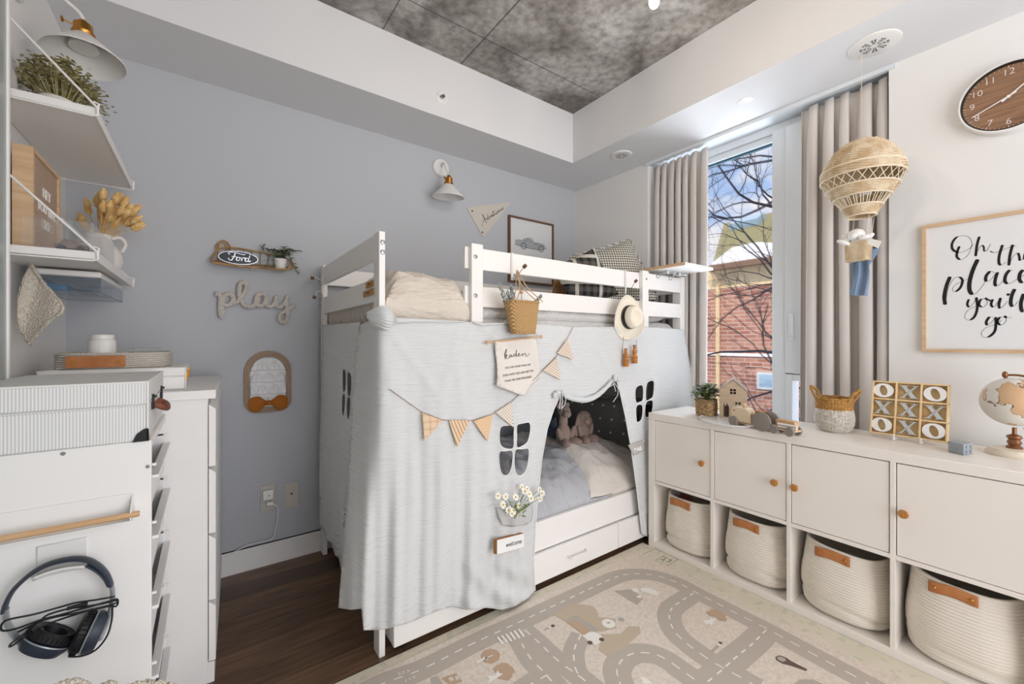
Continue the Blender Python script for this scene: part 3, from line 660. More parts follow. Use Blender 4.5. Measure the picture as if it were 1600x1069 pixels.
b.tube([front(x, y, .001) for x, y in resample(out[20:27], 12)][:-22], .003, 6)
b.tube([front(x, y, .001) for x, y in resample(out[30:37], 10)][:-20], .003, 6)
b.build('hem', HEM, tent)
def endp(u, v):
    q = AX(u, v, BX0-.012); a = smoothstep(500, 880, v)
    return AX(u, v, BX0-.012-.004-.016*a*(1+math.sin(u*.5+v*.004))*.5-.006*a*(1+math.sin(u*1.1))*.5)
eout = [(503.5, 508), (535, 506), (563, 503), (557, 560), (552, 640), (545, 760), (538, 860), (533, 890), (529, 872), (524, 868), (517, 848), (510, 842), (505, 828), (499.5, 822), (499, 700), (502, 600)]
eh = [rr(h) for h in ([(535.5, 581), (539, 579), (540.5, 590), (539.5, 609), (536, 610)], [(543, 585), (547, 583.5), (549, 595), (547.5, 616), (543.5, 617)], [(535, 619), (539, 618), (538.5, 640), (536, 650), (534.5, 640)], [(542.5, 624), (547, 623), (546.5, 645), (544, 655), (542, 645)])]
sheet(eout, eh, 6, endp, hstep=2.5).build('end_panel', GAUZE, tent, ang=80, solid=.0015)
b = MB()   # rolled and tied valance over the tent door
sw = [(877, 612), (886, 620), (900, 624), (915, 625), (930, 620), (945, 608), (957, 594)]
b.tube([front(u, v, .018) for u, v in [(p.x, p.y) for p in spline([(x, y, 0) for x, y in sw], 4)]], [.008+.006*math.sin(PI*i/24) for i in range(25)], 10)
b.build('rolled_flap', GAUZE, tent)
for k1, k2 in ((((872, 614, .02), (.016, .012, .014)), ((867, 618, .02), (.012, .009, .015))), (((961, 591, .018), (.012, .01, .02)), ((966, 593, .018), (.012, .008, .012)))):
    b = MB(); b.ell(front(*k1[0]), k1[1]); b.ell(front(*k2[0]), k2[1]); b.build('knot', GAUZE, tent)
TIE = mat('tent_tie', 'D5DAD8', .9); b = MB()
for pl in ([(878, 612), (879, 628), (877, 640)], [(880, 612), (884, 624), (883, 632), (878, 638)], [(957, 596), (960, 604), (962, 612)], [(958, 592), (960, 600), (948, 607)], [(959, 597), (966, 607), (965, 618), (958, 628)]):
    b.tube([front(u, v, .028) for u, v in pl], .0022, 6)
b.build('tie', TIE, tent)
b = MB()   # bunched knot around the corner post
kc = AY(597, 497, BY0-.02)
b.ell(kc+Vector((-.002, .02, .0)), (.040, .050, .034), 24, 16)
for i in range(9):
    a = -1+i*.25; pts = []
    for j in range(15):
        q = j/14; w = math.sin(PI*min(1, q*.92+.06)); pts.append(kc+Vector((-.047+.108*q, .030-.088*w*math.sqrt(max(.05, 1-.55*a*a))+.03*q*q, a*.036*w+.010*(1-q)-.012*q)))
    b.tube(pts, [.0042+.0035*math.sin(PI*j/14) for j in range(15)], 7)
b.tube([kc+Vector((.03, -.03, -.01)), front(620, 501, .01), front(650, 500.5, .008), front(690, 502, .006), front(726, 503, .005)], [.016, .012, .008, .005, .003], 8)
b.tube([front(740, 504, .006), front(752, 507, .010), front(775, 506, .006), front(800, 505, .004)], [.004, .006, .005, .003], 8)
b.build('gathered_knot', GAUZE, tent, ang=80)
POCK = mat('pocket_linen', 'C4BFB8', .95, bump=('noise', 200, .3, (1,1,1), .001)); POCK2 = mat('pocket_grey', 'C6C7C7', .95, bump=('noise', 160, .3, (1,1,1), .001))
b = MB(); pk = [(982, 697), (1008, 689), (1008.5, 703), (990, 712)]; sheet(pk, [], 4, lambda u, v: front(u, v, .006), mb=b)
b.tube([front(982, 696.5, .009), front(995, 692.5, .010), front(1008, 688.5, .009)], .0025, 6)
mp_ = b.build('mail_pocket', POCK, tent, solid=.003)
o = front(997, 702, .015); b = MB(); b.text('MAIL', o, (1, 0, .05), (0, 0, 1), .032, .0005, align='CENTER', bold=.001); b.build('lettering', mat('white_print', 'FFFFFF', .6), mp_, smooth=False)
def pkf(u, v): 
    bul = math.sin(PI*max(0, min(1, (u-776)/54)))*math.sin(PI*max(.0, min(1, (v-775)/50))); return front(u, v, .006+.03*bul)
b = MB(); sheet([(775, 793), (790, 800), (803, 802), (818, 797), (832, 786), (833, 800), (830, 815), (822, 820), (800, 823), (785, 821), (779, 808)], [], 4, pkf, mb=b)
b.build('flower_pocket', POCK2, tent, solid=.003)
# welcome block in a pocket, daisies
WB = mat('white_block', 'ECECEA', .6); WO = mat('raw_wood_edge', 'A8703C', .7)
A = front(776.5, 867, .055); B = front(819, 855, .05); C_ = front(824, 833, .035); D = front(781, 843, .035)
wb = thing('wooden_sign', 'small white wooden block sign with raw edges lettered in script on the tent cloth', 'sign', tuple((A+B)/2))
X = (B-A).normalized(); Y = ((D-A)-X*(D-A).dot(X)).normalized(); Z = X.cross(Y); wdt = (B-A).length; hgt = (D-A).dot(Y)
b = MB(); b.prism([A, A+X*wdt, A+X*wdt+Y*hgt, A+Y*hgt], -Z*.024, 0, 1); b.build('block', [WB, WO], wb, bev=.0015)
b = MB(); b.text('welcome', A+X*wdt*.60+Y*hgt*.48+Z*.0006, X, Y, .026, .0004, font_shear=.25); b.build('lettering', BLACK, wb, smooth=False)
GRN = mat('leaf_green', '7C8F45', .7); STEMG = mat('stem_green', '59683A', .7); PET = mat('white_petal', 'FBF8EE', .7); YEL = mat('yellow_centre', 'E3C24A', .7)
random.seed(3)
fl = thing('daisy_bunch', 'bunch of white daisies tucked in the tent pocket', 'flowers', tuple(front(802, 800, .03)))
base = front(803, 806, .022); bs, bl = MB(), MB()
for (u, v, s) in ((778, 775, 1), (786, 789, 1.15), (790, 776, 1), (806, 777, 1), (795, 797, 1.15), (802, 799, 1.1), (810, 790, 1), (815, 761, .9), (820, 768, 1), (827, 772, 1), (830, 779, 1), (843, 765, .9), (847, 771, 1), (844, 780, .9), (800, 803, .9), (824, 764, .85)):
    c = front(u, v, .045+random.random()*.02); nn = Vector((random.uniform(-.5, .4), -1, random.uniform(-.1, .8))).normalized(); a = nn.orthogonal().normalized(); bb = nn.cross(a)
    bp, bc = MB(), MB()
    for i in range(8):
        w = 2*PI*i/8+random.random()*.2; dd = a*math.cos(w)+bb*math.sin(w); tt = nn.cross(dd)
        bp.add([c+dd*.003*s, c+dd*.010*s+tt*.0042*s+nn*.0015, c+dd*.017*s+nn*.001, c+dd*.010*s-tt*.0042*s+nn*.0015], [(0, 1, 2, 3)])
    fo = bp.build('daisy', PET, fl, smooth=False); bc.ell(c+nn*.001, .0042*s, 8, 6); bc.build('flower_centre', YEL, fo); bs.tube(spline([base, base.lerp(c, .6)+Vector((0, -.006, .012)), c-nn*.004], 4), .0011, 5)
for i in range(26):
    c = base+Vector((random.uniform(-.035, .05), random.uniform(-.03, -.01), random.uniform(.0, .05))); dd = Vector((random.uniform(-1, 1), -.4, random.uniform(-.2, 1))).normalized(); tt = dd.cross(Vector((0, 1, .3))).normalized()
    bl.add([c, c+dd*.012+tt*.005, c+dd*.024, c+dd*.012-tt*.005], [(0, 1, 2, 3)])
bs.build('stems', STEMG, fl); bl.build('leaves', GRN, fl, smooth=False)
# ---- bunting
bu = thing('bunting', 'wooden triangle bunting strung across the tent cloth', 'bunting', tuple(front(760, 640, .01)))
sp = [(608, 608), (659, 644), (692, 656.5), (701, 657), (733, 657.5), (740, 657), (769, 648), (775, 644), (799, 628), (822, 606), (848, 579), (869, 558), (886, 530), (896, 510)]
b = MB(); b.tube([front(u, v, .008) for u, v in sp], .0013, 5); b.build('string', STRING, bu)
def flagmat(name, c, c2, kind):
    m = mat(name, c, .7)
    def f(t):
        x, y, z = XYZ(t)
        if kind == 'diag': return Mth(t, 'GREATER_THAN', Mth(t, 'SINE', Mth(t, 'MULTIPLY', Mth(t, 'ADD', x, Mth(t, 'MULTIPLY', z, .45)), 420)), .35)
        if kind == 'hor': return Mth(t, 'GREATER_THAN', Mth(t, 'SINE', Mth(t, 'MULTIPLY', Mth(t, 'ADD', z, Mth(t, 'MULTIPLY', x, .5)), 520)), .4)
        if kind == 'dot': return Mth(t, 'GREATER_THAN', Mth(t, 'MULTIPLY', Mth(t, 'SINE', Mth(t, 'MULTIPLY', x, 420)), Mth(t, 'SINE', Mth(t, 'MULTIPLY', z, 420))), .35)
        if kind == 'plaid': return Mth(t, 'MULTIPLY', Mth(t, 'ADD', Mth(t, 'GREATER_THAN', Mth(t, 'SINE', Mth(t, 'MULTIPLY', x, 230)), .5), Mth(t, 'GREATER_THAN', Mth(t, 'SINE', Mth(t, 'MULTIPLY', z, 230)), .5)), .4)
    return mixmat(m, f, c2)
flags = [([(659.4, 645), (691.6, 656.8), (662.8, 689.5)], flagmat('flag_plaid', 'E6CDB0', 'D0A77E', 'plaid'), 'plaid flag'), ([(701.3, 656.8), (733.3, 656.8), (713.9, 698.7)], flagmat('flag_diagonal', 'E8CFB2', 'C4996E', 'diag'), 'diagonal striped flag'),
 ([(739.3, 658.1), (769.4, 647.6), (761.6, 689.5)], flagmat('flag_dot', 'E6C9A6', 'CDA276', 'dot'), 'dotted flag'), ([(774.1, 644.5), (799, 628), (801.6, 667.8)], flagmat('flag_star', 'E6DCD0', 'B8A48E', 'dot'), 'star patterned flag'),
 ([(848, 579), (869, 558.6), (875, 594)], flagmat('flag_stripe', 'E6DACB', 'BDA68C', 'hor'), 'thin striped flag'), ([(870.3, 552), (886, 529.8), (896, 562.5)], flagmat('flag_line', 'E6DACB', 'B89F84', 'hor'), 'wide striped flag')]
for pts, m, lb in flags:
    b = MB(); P = [front(u, v, .012) for u, v in pts]; y = min(p.y for p in P); n = (P[1]-P[0]).cross(P[2]-P[0]).normalized()
    if n.y > 0: n = -n
    b.prism(P, n*.003); b.build('flag', m, bu, smooth=False, label=lb)
# ---- name banner
bn = thing('fabric_banner', 'cream fabric banner with handwritten script on a wooden rod hanging on the tent', 'banner', tuple(front(807, 570, .03)))
BANF = mat('banner_cotton', 'E4DED6', .95, bump=('noise', 220, .2, (1,1,1), .001))
def bf(u, v):
    e = .018+.012*math.sin((u-773)*.06+.5)*smoothstep(545, 600, v)+.010*smoothstep(825, 845, u)*math.sin((v-530)*.06); return front(u, v, e)
l0 = AY(764, 535, bf(764, 535).y-.004); l1 = AY(843, 526.5, bf(843, 526).y-.004)
sheet([(773, 533.5), (806, 530), (836, 527), (839, 540), (842, 560), (843.5, 585), (842, 592), (830, 603), (820, 618.5), (812, 617), (795, 610), (775.5, 603), (777, 590), (776.5, 570), (774, 550)], [], 5, bf).build('cloth', BANF, bn, ang=80, solid=.0015)
d = (l1-l0).normalized(); b = MB(); b.tube([l0-d*.008, l1+d*.008], .0045, 10); b.ell(l0-d*.01, .008, 10, 8); b.ell(l1+d*.01, .008, 10, 8); b.build('rod', OAK, bn)
hk = front(811, 470, .035); b = MB(); b.tube([l0, front(790, 500, .02), hk+Vector((0, 0, -.02))], .0009, 5); b.tube([l1, front(822, 500, .02), hk+Vector((0, 0, -.02))], .0009, 5); b.build('string', TIE, bn)
def zpx(ox, oy, sc, pl): return [(ox+x/sc, oy+y/sc) for x, y in pl]
b = MB()
for pl in ([(295, 300), (282, 350), (276, 400), (280, 450)], [(280, 420), (300, 340), (305, 305), (296, 300)], [(278, 410), (310, 380), (300, 410), (295, 425), (310, 445), (335, 430), (350, 400)],
           [(375, 385), (355, 385), (345, 405), (355, 420), (372, 405), (380, 385), (378, 410), (395, 415), (415, 395)], [(440, 370), (420, 375), (412, 395), (425, 408), (440, 390), (455, 310), (450, 330), (448, 390), (458, 408), (480, 390)],
           [(480, 390), (500, 375), (498, 360), (485, 370), (485, 398), (505, 402), (535, 380)], [(540, 365), (545, 385), (545, 400), (560, 370), (580, 360), (590, 375), (595, 400), (615, 405), (640, 375), (645, 355)]):
    q = [bf(u, v) for u, v in zpx(760, 515, 9.72, pl)]; ribbon(b, [p+Vector((0, -.0022, 0)) for p in q], .0016, .0028, (0, -1, 0), .0006)
b.build('handwritten_script', BLACK, bn, smooth=False)
for txt, (u, v), (u2, v2), s in (('YOU ARE MORE THAN WE', (788.5, 575.3), (828.5, 569.8), .0105), ('EVER EXPECTED AND BETTER', (785.5, 587.3), (833, 579.3), .0105), ('THAN WE EVER IMAGINED', (788, 596), (830.5, 588.8), .0105)):
    a = bf(u, v); c = bf(u2, v2); X = (c-a); w = X.length
    tmp = MB().text(txt, (0, 0, 0), (1, 0, 0), (0, 1, 0), s, .0002); tw = max(p.x for p in tmp.v)-min(p.x for p in tmp.v)
    sc = w/tw; X.normalize(); Yv = Vector((0, 0, 1))
    uu = (u+u2)/2
    vs = []
    for p in tmp.v:
        q = a.lerp(c, .5)+X*p.x*sc+Yv*p.y*min(sc, 1.4); 
        rx = q.x-CX; ry = q.y-CY; dep = rx*FX+ry*FY; pu = 800+FPX*(rx*RX+ry*RY)/dep; pv = HORIZ-FPX*(q.z-CH)/dep; w3 = bf(pu, pv); vs.append(Vector((w3.x, w3.y-.0026, w3.z)))
    MB().add(vs, tmp.f).build('text_line', BLACK, bn, smooth=False)
# ================================================================ things hung on the bed
HKW = mat('hook_white', 'E9E6E0', .4)
def rail_hook(u, v0, v1, tipu, tipv, label):
    """a flat strap hooked over the guard rail with a slanted wooden-tipped peg"""
    a = AY(u, v0, BY0-.004); c = AY(u, v1, BY0-.004); t = AY(tipu, tipv, BY0-.05)
    r = thing('over_rail_hook', label, 'hook', tuple(c), group='over-rail hooks on the guard railing')
    b = MB(); b.box((a.x-.006, BY0+.0185, c.z), (a.x+.006, BY0+.0225, 1.592)).box((a.x-.006, BY0+.0185, 1.5885), (a.x+.006, BY0+.05, 1.592)).box((a.x-.006, BY0+.0465, 1.55), (a.x+.006, BY0+.05, 1.592))
    b.build('strap', HKW, r, bev=.001)
    s = Vector((a.x, BY0+.018, c.z+.01)); b = MB(); b.tube([s, s+Vector((.002, -.02, -.012)), s.lerp(t, .35)+Vector((0, -.006, -.008)), t], .0018, 8); b.build('peg', STEEL, r)
    d = (t-s).normalized(); b = MB(); b.tube([t-d*.004, t+d*.012], .0085, 14); b.build('tip', WALNUT, r); return r
rail_hook(805, 392, 437, 819, 417, 'white over-rail hook with wooden tip holding the small straw basket')
rail_hook(983, 425, 459, 993, 440, 'white over-rail hook with wooden tip holding the straw hat')
b = MB()
hkl = thing('double_hook', 'white double hook with two wooden tips clipped on the bed end by the grey wall', 'hook', tuple(AX(499, 445, BX0)))
q = AX(501, 445, BX0-.003); b.box((BX0-.004, -.075, q.z-.055), (BX0, -.055, q.z+.055)).box((BX0-.004, -.075, 1.49), (BX0+.03, -.055, 1.495))
b.tube([Vector((BX0-.004, -.065, q.z+.02)), Vector((BX0-.05, -.07, q.z+.045)), AX(489, 436, BX0-.08)], .0022, 8)
b.tube([Vector((BX0-.004, -.065, q.z-.04)), Vector((BX0-.03, -.07, q.z-.045)), AX(492, 466, BX0-.05)], .0022, 8); b.build('strap', HKW, hkl)
for u, v, o in ((489, 436, -.08), (492, 466, -.05)):
    t = AX(u, v, BX0+o); MB().tube([t-Vector((-.005, 0, -.004)), t+Vector((-.010, 0, .006))], .009, 14).build('tip', WALNUT, hkl)
# name tags of the end rail
for i, (u0, v0, u1, v1) in enumerate(((571.5, 444, 583.2, 439.5), (567.5, 458, 583.4, 452.5))):
    a = AX(u0, v0+5.5, BX0-.004); c = AX(u1, v1+5.5, BX0-.004); a.x = c.x = BX0+.002
    g = thing('wooden_name_tag', ('short carved wooden name tag, upper one on the end rail of the bed', 'longer carved wooden name tag, lower one on the end rail of the bed')[i], 'name tag', tuple((a+c)/2))
    X = (c-a).normalized(); b = MB(); ctr = (a+c)/2+Vector((0, 0, .008)); b.obox(ctr+Vector((-.004, 0, 0)), X*(c-a).length, Vector((.006, 0, 0)), (0, 0, .024)); b.build('plate', mat('tag_wood', 'B98A52', .6), g, bev=.002)
    b = MB(); b.text(('••••', '•••••')[i], ctr+Vector((-.008, 0, 0)), X, (0, 0, 1), .02, .0005); 
    if b.v: b.build('lettering', mat('tag_engraving', '6E4A28', .7), g, smooth=False)
# small straw basket with lavender
WICK = mat('straw_weave', 'D0AA74', .8, bump=('voronoi', 190, .8, (1,1,1), .004))
def weave_holes(t):
    x, y, z = XYZ(t); return Mth(t, 'MULTIPLY', Mth(t, 'GREATER_THAN', Mth(t, 'MULTIPLY', Mth(t, 'SINE', Mth(t, 'MULTIPLY', Mth(t, 'ADD', x, y), 560)), Mth(t, 'SINE', Mth(t, 'MULTIPLY', z, 560))), .25), .85)
mixmat(WICK, weave_holes, '6B4420')
WICKG = mat('wicker_natural', 'C9AE88', .75, bump=('Z', 55, .9, (1,1,1), .004), var=(40, (1,1,3), .35, .65), c2='A98554')
bk = thing('straw_basket', 'small straw basket with lavender hanging from the bed railing hook', 'basket', tuple(AY(812, 521, -1.07)))
T0 = AY(787, 473, -1.06); T1 = AY(835, 472, -1.06); B0 = AY(797, 520, -1.06); B1 = AY(831, 521, -1.06); zt = (T0.z+T1.z)/2; zb = (B0.z+B1.z)/2
def bkt(u, v):
    w = 2*PI*u; hx = ((T1.x-T0.x)*(1-v)+(B1.x-B0.x)*v)/2; cx = ((T1.x+T0.x)*(1-v)+(B1.x+B0.x)*v)/2; hy = .038*(1-v)+.022*v
    cs, sn = math.cos(w), math.sin(w); return Vector((cx+hx*math.copysign(abs(cs)**.6, cs), -1.075+hy*math.copysign(abs(sn)**.6, sn), zt*(1-v)+zb*v))
b = MB(); b.grid(bkt, 48, 12, cu=True); b.tube([bkt(i/48, 0) for i in range(48)], .0035, 6, True); b.tube([bkt(i/48, 1) for i in range(48)], .003, 6, True)
b.add([bkt(i/48, 1) for i in range(48)], [tuple(range(48))]); b.build('basket_body', WICK, bk, solid=.003)
hk2 = AY(806, 425, BY0-.02)
b = MB()
for s, m in ((0, 1), (.03, 0)): 
    b.tube(spline([bkt(.62, 0)+Vector((0, -s, 0)), Vector((hk2.x-.018, -1.05-s, zt+.06)), hk2+Vector((.002, -.006, .008)), Vector((hk2.x+.02, -1.05-s, zt+.07)), bkt(.9, 0)+Vector((0, -s, 0))], 6), .0024, 6)
b.build('handle', OAK, bk)
b = MB(); bd = AY(815, 456, -1.08); b.ell(bd, .010, 12, 10); b.build('bead', OAK, bk); 
b = MB(); b.tube([bd, bd+Vector((0, 0, -.035))], .0014, 5).tube([hk2+Vector((0, -.01, 0)), bd], .0012, 5).tube([bd+Vector((-.02, 0, -.02)), bd+Vector((-.005, 0, 0))], .0014, 5); b.build('cord', STRING, bk)
LAV = mat('dried_lavender', '7C8580', .9, c2='B5BAB4', var=(90, (1,1,1), .4, .6))
lv = thing('lavender_bunch', 'grey green lavender sprigs standing in the straw basket', 'dried flowers', tuple(AY(812, 500, -1.07)))
random.seed(11)
for (u, v) in ((779, 442), (798, 446), (784, 460), (846, 462), (792, 455)):
    tip = AY(u, v, -1.085); r0 = Vector((T0.x*.5+T1.x*.5+(tip.x-(T0.x+T1.x)/2)*.6, -1.075, zt-.01)); b = MB()
    d = (tip-r0)
    for i in range(34):
        q = .25+.75*i/33; c = r0+d*q; w = random.random()*6.28; a = d.normalized().orthogonal(); bb = d.normalized().cross(a); o = (a*math.cos(w)+bb*math.sin(w))
        rot = Matrix.Rotation(0, 3, 'X'); b.ell(c+o*.0065*(1.1-.6*q), (.0035, .0035, .006), 6, 5)
    b.tube([r0-Vector((0, 0, .02)), tip], .0013, 5); b.build('sprig', LAV, lv)
# straw hat
hat = thing('straw_hat', 'cream straw hat with black ribbon hung on the bed railing', 'hat', tuple(AY(990, 495, -1.05)))
HATM = mat('straw_hat_cream', 'EFE6D4', .85, bump=('voronoi', 260, .4, (1,1,1), .001))
hc = AY(981, 496, -1.045); ax = Vector((-.12, -.98, .02)).normalized(); up = Vector((.10, .1, 1)); up = (up-ax*up.dot(ax)).normalized(); sd = ax.cross(up)
def hp(r, z, w, e=1.0): return hc+ax*z*.9+(sd*math.cos(w)*.92+up*math.sin(w)*1.06)*r*.88
prof = [(.150, .010), (.145, .004), (.120, -.006), (.095, -.002), (.078, .006), (.074, .03), (.070, .058), (.062, .073), (.045, .075), (.025, .064), (.0, .060)]
def hs_(u, v):
    k = v*(len(prof)-1); i = int(min(k, len(prof)-1.001)); t = k-i; r = prof[i][0]*(1-t)+prof[i+1][0]*t; z = prof[i][1]*(1-t)+prof[i+1][1]*t; w = 2*PI*u
    if r > .09: z += .018*math.sin(2*w+.6)*(r-.09)/.06
    return hp(r*.90, z, w)
b = MB(); b.grid(hs_, 48, 30, cu=True); b.build('hat_body', HATM, hat, ang=70, solid=.002)
b = MB(); b.grid(lambda u, v: hp((.078-.003*v)*.90+.0015, .008+.028*v, 2*PI*u), 48, 2, cu=True)
bwc = hp(.072, .025, PI*.98); 
for s in (-1, 1): b.ell(bwc+up*s*.022+ax*.004, (.012, .010, .022), 12, 8, Matrix.Rotation(s*.3, 3, 'Y'))
b.ell(bwc+ax*.006, .008, 8, 6); b.build('ribbon', BLACK, hat, solid=.001)
b = MB(); b.tube([hp(.148, .01, PI*.5), AY(984, 452, -1.03)], .0015, 5); b.build('loop', STRING, hat)
# toy binoculars under the hat
BIN = mat('tan_wood', 'C0813F', .5, c2='A9692C', var=(30, (1,1,4), .4, .65))
bi = thing('toy_binoculars', 'tan wooden toy binoculars dangling on a cord under the straw hat', 'toy', tuple(AY(985, 572, -1.06)))
b1, b2 = MB(), MB()
for u, v0, v1 in ((978, 545, 573), (991.5, 539.5, 568)):
    t = AY(u, v0, -1.062); bt = AY(u, v1, -1.062); h = t.z-bt.z
    b1.lathe([(.014, 0), (.0165, h*.04), (.0165, h*.42), (.0125, h*.43), (.0125, h*.72), (.009, h*.73), (.009, h*.97)], (t.x, t.y, bt.z), 20); b2.lathe([(.010, 0), (.010, .004)], (t.x, t.y, t.z-.003), 16)
q0 = AY(978, 560, -1.062); q1 = AY(991, 556, -1.062); b1.tube([q0, q1], .004, 8); b1.build('barrel', BIN, bi); b2.build('eyepiece', WALNUT, bi)
b = MB(); b.tube([AY(974, 560, -1.062), AY(972.5, 545, -1.06), AY(974, 526, -1.05)], .0013, 5).tube([AY(996, 552, -1.062), AY(994, 531, -1.05)], .0011, 5); b.build('cord', STRING, bi)
# clip-on bedside shelf
cs = thing('clip_on_shelf', 'white clip-on shelf board with chrome clamps at the window end of the top bunk', 'shelf', tuple(AY(1070, 427, -.95)))
zsh = 1.612
P = [AZ(1012, 424, zsh), AZ(1069, 415.5, zsh), AZ(1118, 428, zsh), AZ(1060, 436, zsh)]
P = [Vector((-.33, -1.02, zsh)), Vector((-.33, -1.18, zsh)), Vector((-.10, -1.18, zsh)), Vector((-.10, -1.02, zsh))]
b = MB(); b.prism([Vector((x, y, zsh)) for x, y in ((-.345, -.935), (-.345, -1.215), (-.04, -1.215), (-.04, -.935))], (0, 0, .018), 0, 0); b.build('board', [WH, OAK], cs, bev=.002)
b = MB(); b.box((-.349, -1.215, zsh), (-.3455, -.935, zsh+.018)); b.build('edge_strip', OAK, cs, smooth=False)
for x in (-.27, -.14):
    b = MB(); b.tube([(x-.03, -.985, 1.575), (x-.02, -1.04, zsh-.018), (x+.05, -1.06, zsh-.012)], .007, 10).tube([(x+.0, -1.05, zsh-.022), (x+.0, -1.05, zsh)], .012, 12).ell((x-.03, -1.0, 1.578), .016, 12, 8).ell((x+.06, -1.06, zsh-.013), (.014, .006, .014), 12, 8).tube([(x-.03, -.978, 1.50), (x-.03, -.978, 1.60)], .004, 8).box((x-.045, -1.012, 1.588), (x-.015, -.955, 1.594))
    b.build('clamp', CHROME, cs)
# ================================================================ on the blue grey wall
WYP = -.004
fr = thing('picture_frame', 'walnut framed print of a grey vintage car hanging on the blue grey wall', 'picture', tuple(AY(828, 400, 0)))
FA = AY(793, 336.5, 0); FB = AY(862.5, 349.5, 0); zt = FA.z; x0, x1 = FA.x, FB.x; zb = zt-(x1-x0)*1.12
w = .013; b = MB().frame(x0, zb, x1, zt, w, -.024, -.001, 'Y')
b.build('frame', WALNUT, fr, smooth=False)
PAPER = mat('print_paper', 'DCDDDE', .5); MB().box((x0+w, -.012, zb+w), (x1-w, -.008, zt-w)).build('print', PAPER, fr, smooth=False)
cz = lambda pl: [AY(u, v, -.0125) for u, v in zpx(725, 310, 10.69, pl)]
GRY = mat('car_grey', 'A9ADB2', .6); INK = mat('ink_dark', '25262C', .6); b = MB()
body = cz([(855, 700), (900, 690), (970, 700), (1020, 670), (1090, 665), (1130, 680), (1170, 735), (1260, 750), (1330, 775), (1375, 850), (1330, 860), (1220, 860), (1040, 825), (950, 800), (852, 770)])
b.prism(body, (0, .0002, 0), 0)
def rib(pl, w): ribbon(b, [p+Vector((0, -.0004, 0)) for p in cz(pl)], w, w, (0, -1, 0), .0003, m=1)
rib([(855, 700), (900, 690), (970, 700), (1020, 670), (1090, 662), (1140, 680), (1170, 735), (1260, 750), (1330, 775), (1375, 850)], .0018); rib([(852, 770), (950, 800), (1040, 825), (1220, 860), (1330, 860)], .003); rib([(990, 700), (1040, 710), (1060, 690), (1050, 670)], .002); rib([(1070, 680), (1090, 720), (1165, 738)], .0015); rib([(1180, 760), (1230, 775)], .004)
for (cx, cyy) in ((997, 795), (1285, 845)):
    rib([(cx+44*math.cos(a/12*2*PI), cyy+52*math.sin(a/12*2*PI)) for a in range(13)], .0045); rib([(cx+26*math.cos(a/12*2*PI), cyy+31*math.sin(a/12*2*PI)) for a in range(13)], .0012)
b.build('drawing', [GRY, INK], fr, smooth=False)
# pennant
pe = thing('wooden_pennant', 'cream triangular pennant sign with black script on the blue grey wall', 'sign', tuple(AY(755, 345, 0)))
tri = [AY(u, v, -.006) for u, v in ((729.5, 324.5), (799.5, 315.5), (755, 371.5))]; b = MB(); b.prism(tri[::-1], (0, .005, 0)); b.build('board', mat('pennant_cream', 'CFC8BE', .7), pe, smooth=False)
b = MB(); zz = lambda pl: [AY(u, v, -.0062) for u, v in zpx(725, 310, 10.69, pl)]
for u, v in ((138, 212), (305, 568)):
    c = zz([(u, v)])[0]; b.lathe([(.006, 0), (.006, .001)], c, 12, (0, -1, 0))
scr = [[(320, 465), (300, 450), (315, 410), (340, 360), (300, 265), (318, 290), (345, 340), (378, 415)], [(300, 385), (340, 350), (370, 335)], [(400, 320), (380, 340), (385, 360), (405, 340), (395, 280), (375, 250)], [(395, 290), (410, 350), (430, 330)],
 [(425, 300), (440, 330), (448, 290)], [(455, 300), (470, 280), (455, 275), (455, 305), (475, 305)], [(478, 280), (485, 305), (490, 275), (500, 295)], [(480, 210), (500, 280), (515, 275)], [(460, 245), (520, 200)], [(515, 245), (520, 270), (535, 250), (545, 270)], [(535, 240), (545, 220), (555, 240), (545, 260)],
 [(575, 200), (565, 215), (585, 220), (570, 240)], [(590, 190), (590, 215), (610, 210), (600, 190)], [(615, 180), (620, 205), (630, 175), (640, 195)], [(640, 165), (650, 185), (662, 150), (640, 150)]]
for pl in scr: ribbon(b, zz(pl), .0022, .0042, (0, -1, 0), .0008)
b.build('lettering', INK, pe, smooth=False)
# sconces
def sconce(name, label, base, nrm, end, scale, tilt, arm_end, plate=True):
    """base plate on the wall, curved arm, brass socket, conical shade"""
    r = thing(name, label, 'wall lamp', base, group='white cone wall lamps')
    base = Vector(base); nrm = Vector(nrm); b = MB()
    b.lathe([(.060, 0), (.060, .010), (.054, .018), (.01, .020)], base, 40, nrm); b.build('wall_plate', SHADEW, r)
    top = Vector(end); b = MB(); b.tube(spline([base+nrm*.018, base+nrm*.05+Vector((0, 0, .02)), top+Vector((0, 0, .085))-nrm*.02, top+Vector((0, 0, .055))], 8), .0055, 10); b.build('arm', SHADEW, r)
    ax = Vector(tilt).normalized()
    b = MB(); b.lathe([(.008, .058), (.012, .052), (.014, .045), (.024, .040), (.025, .012), (.030, .010), (.028, .002), (.022, -.004)], top, 24, ax, caps=True); sdv = ax.orthogonal().normalized()
    sdv = Vector((-.85, -.5, 0)); b.tube([top+ax*.025, top+ax*.025+sdv*.05], .0025, 8).ell(top+ax*.025+sdv*.052, (.004, .008, .010), 10, 8); b.build('socket', BRASS, r)
    b = MB(); prof = [(.026, .002), (.034, -.006), (.062, -.035), (.105, -.078), (.107, -.082)]; b.lathe([(a*scale, z*scale) for a, z in prof]+[(a*scale-.0015, z*scale-.002) for a, z in prof[::-1]], top, 48, ax, caps=False); b.build('lamp_shade', SHADEW, r, ang=50)
    b = MB(); b.lathe([(.018, -.0), (.03, -.02), (.037, -.035), (.037, -.043), (.0, -.045)], top, 28, ax, caps=False); b.build('bulb', mat('frosted_bulb', 'EDEDEA', .25), r)
    return r
sp_ = AY(688, 263, 0); se = AY(701, 281, -.13)
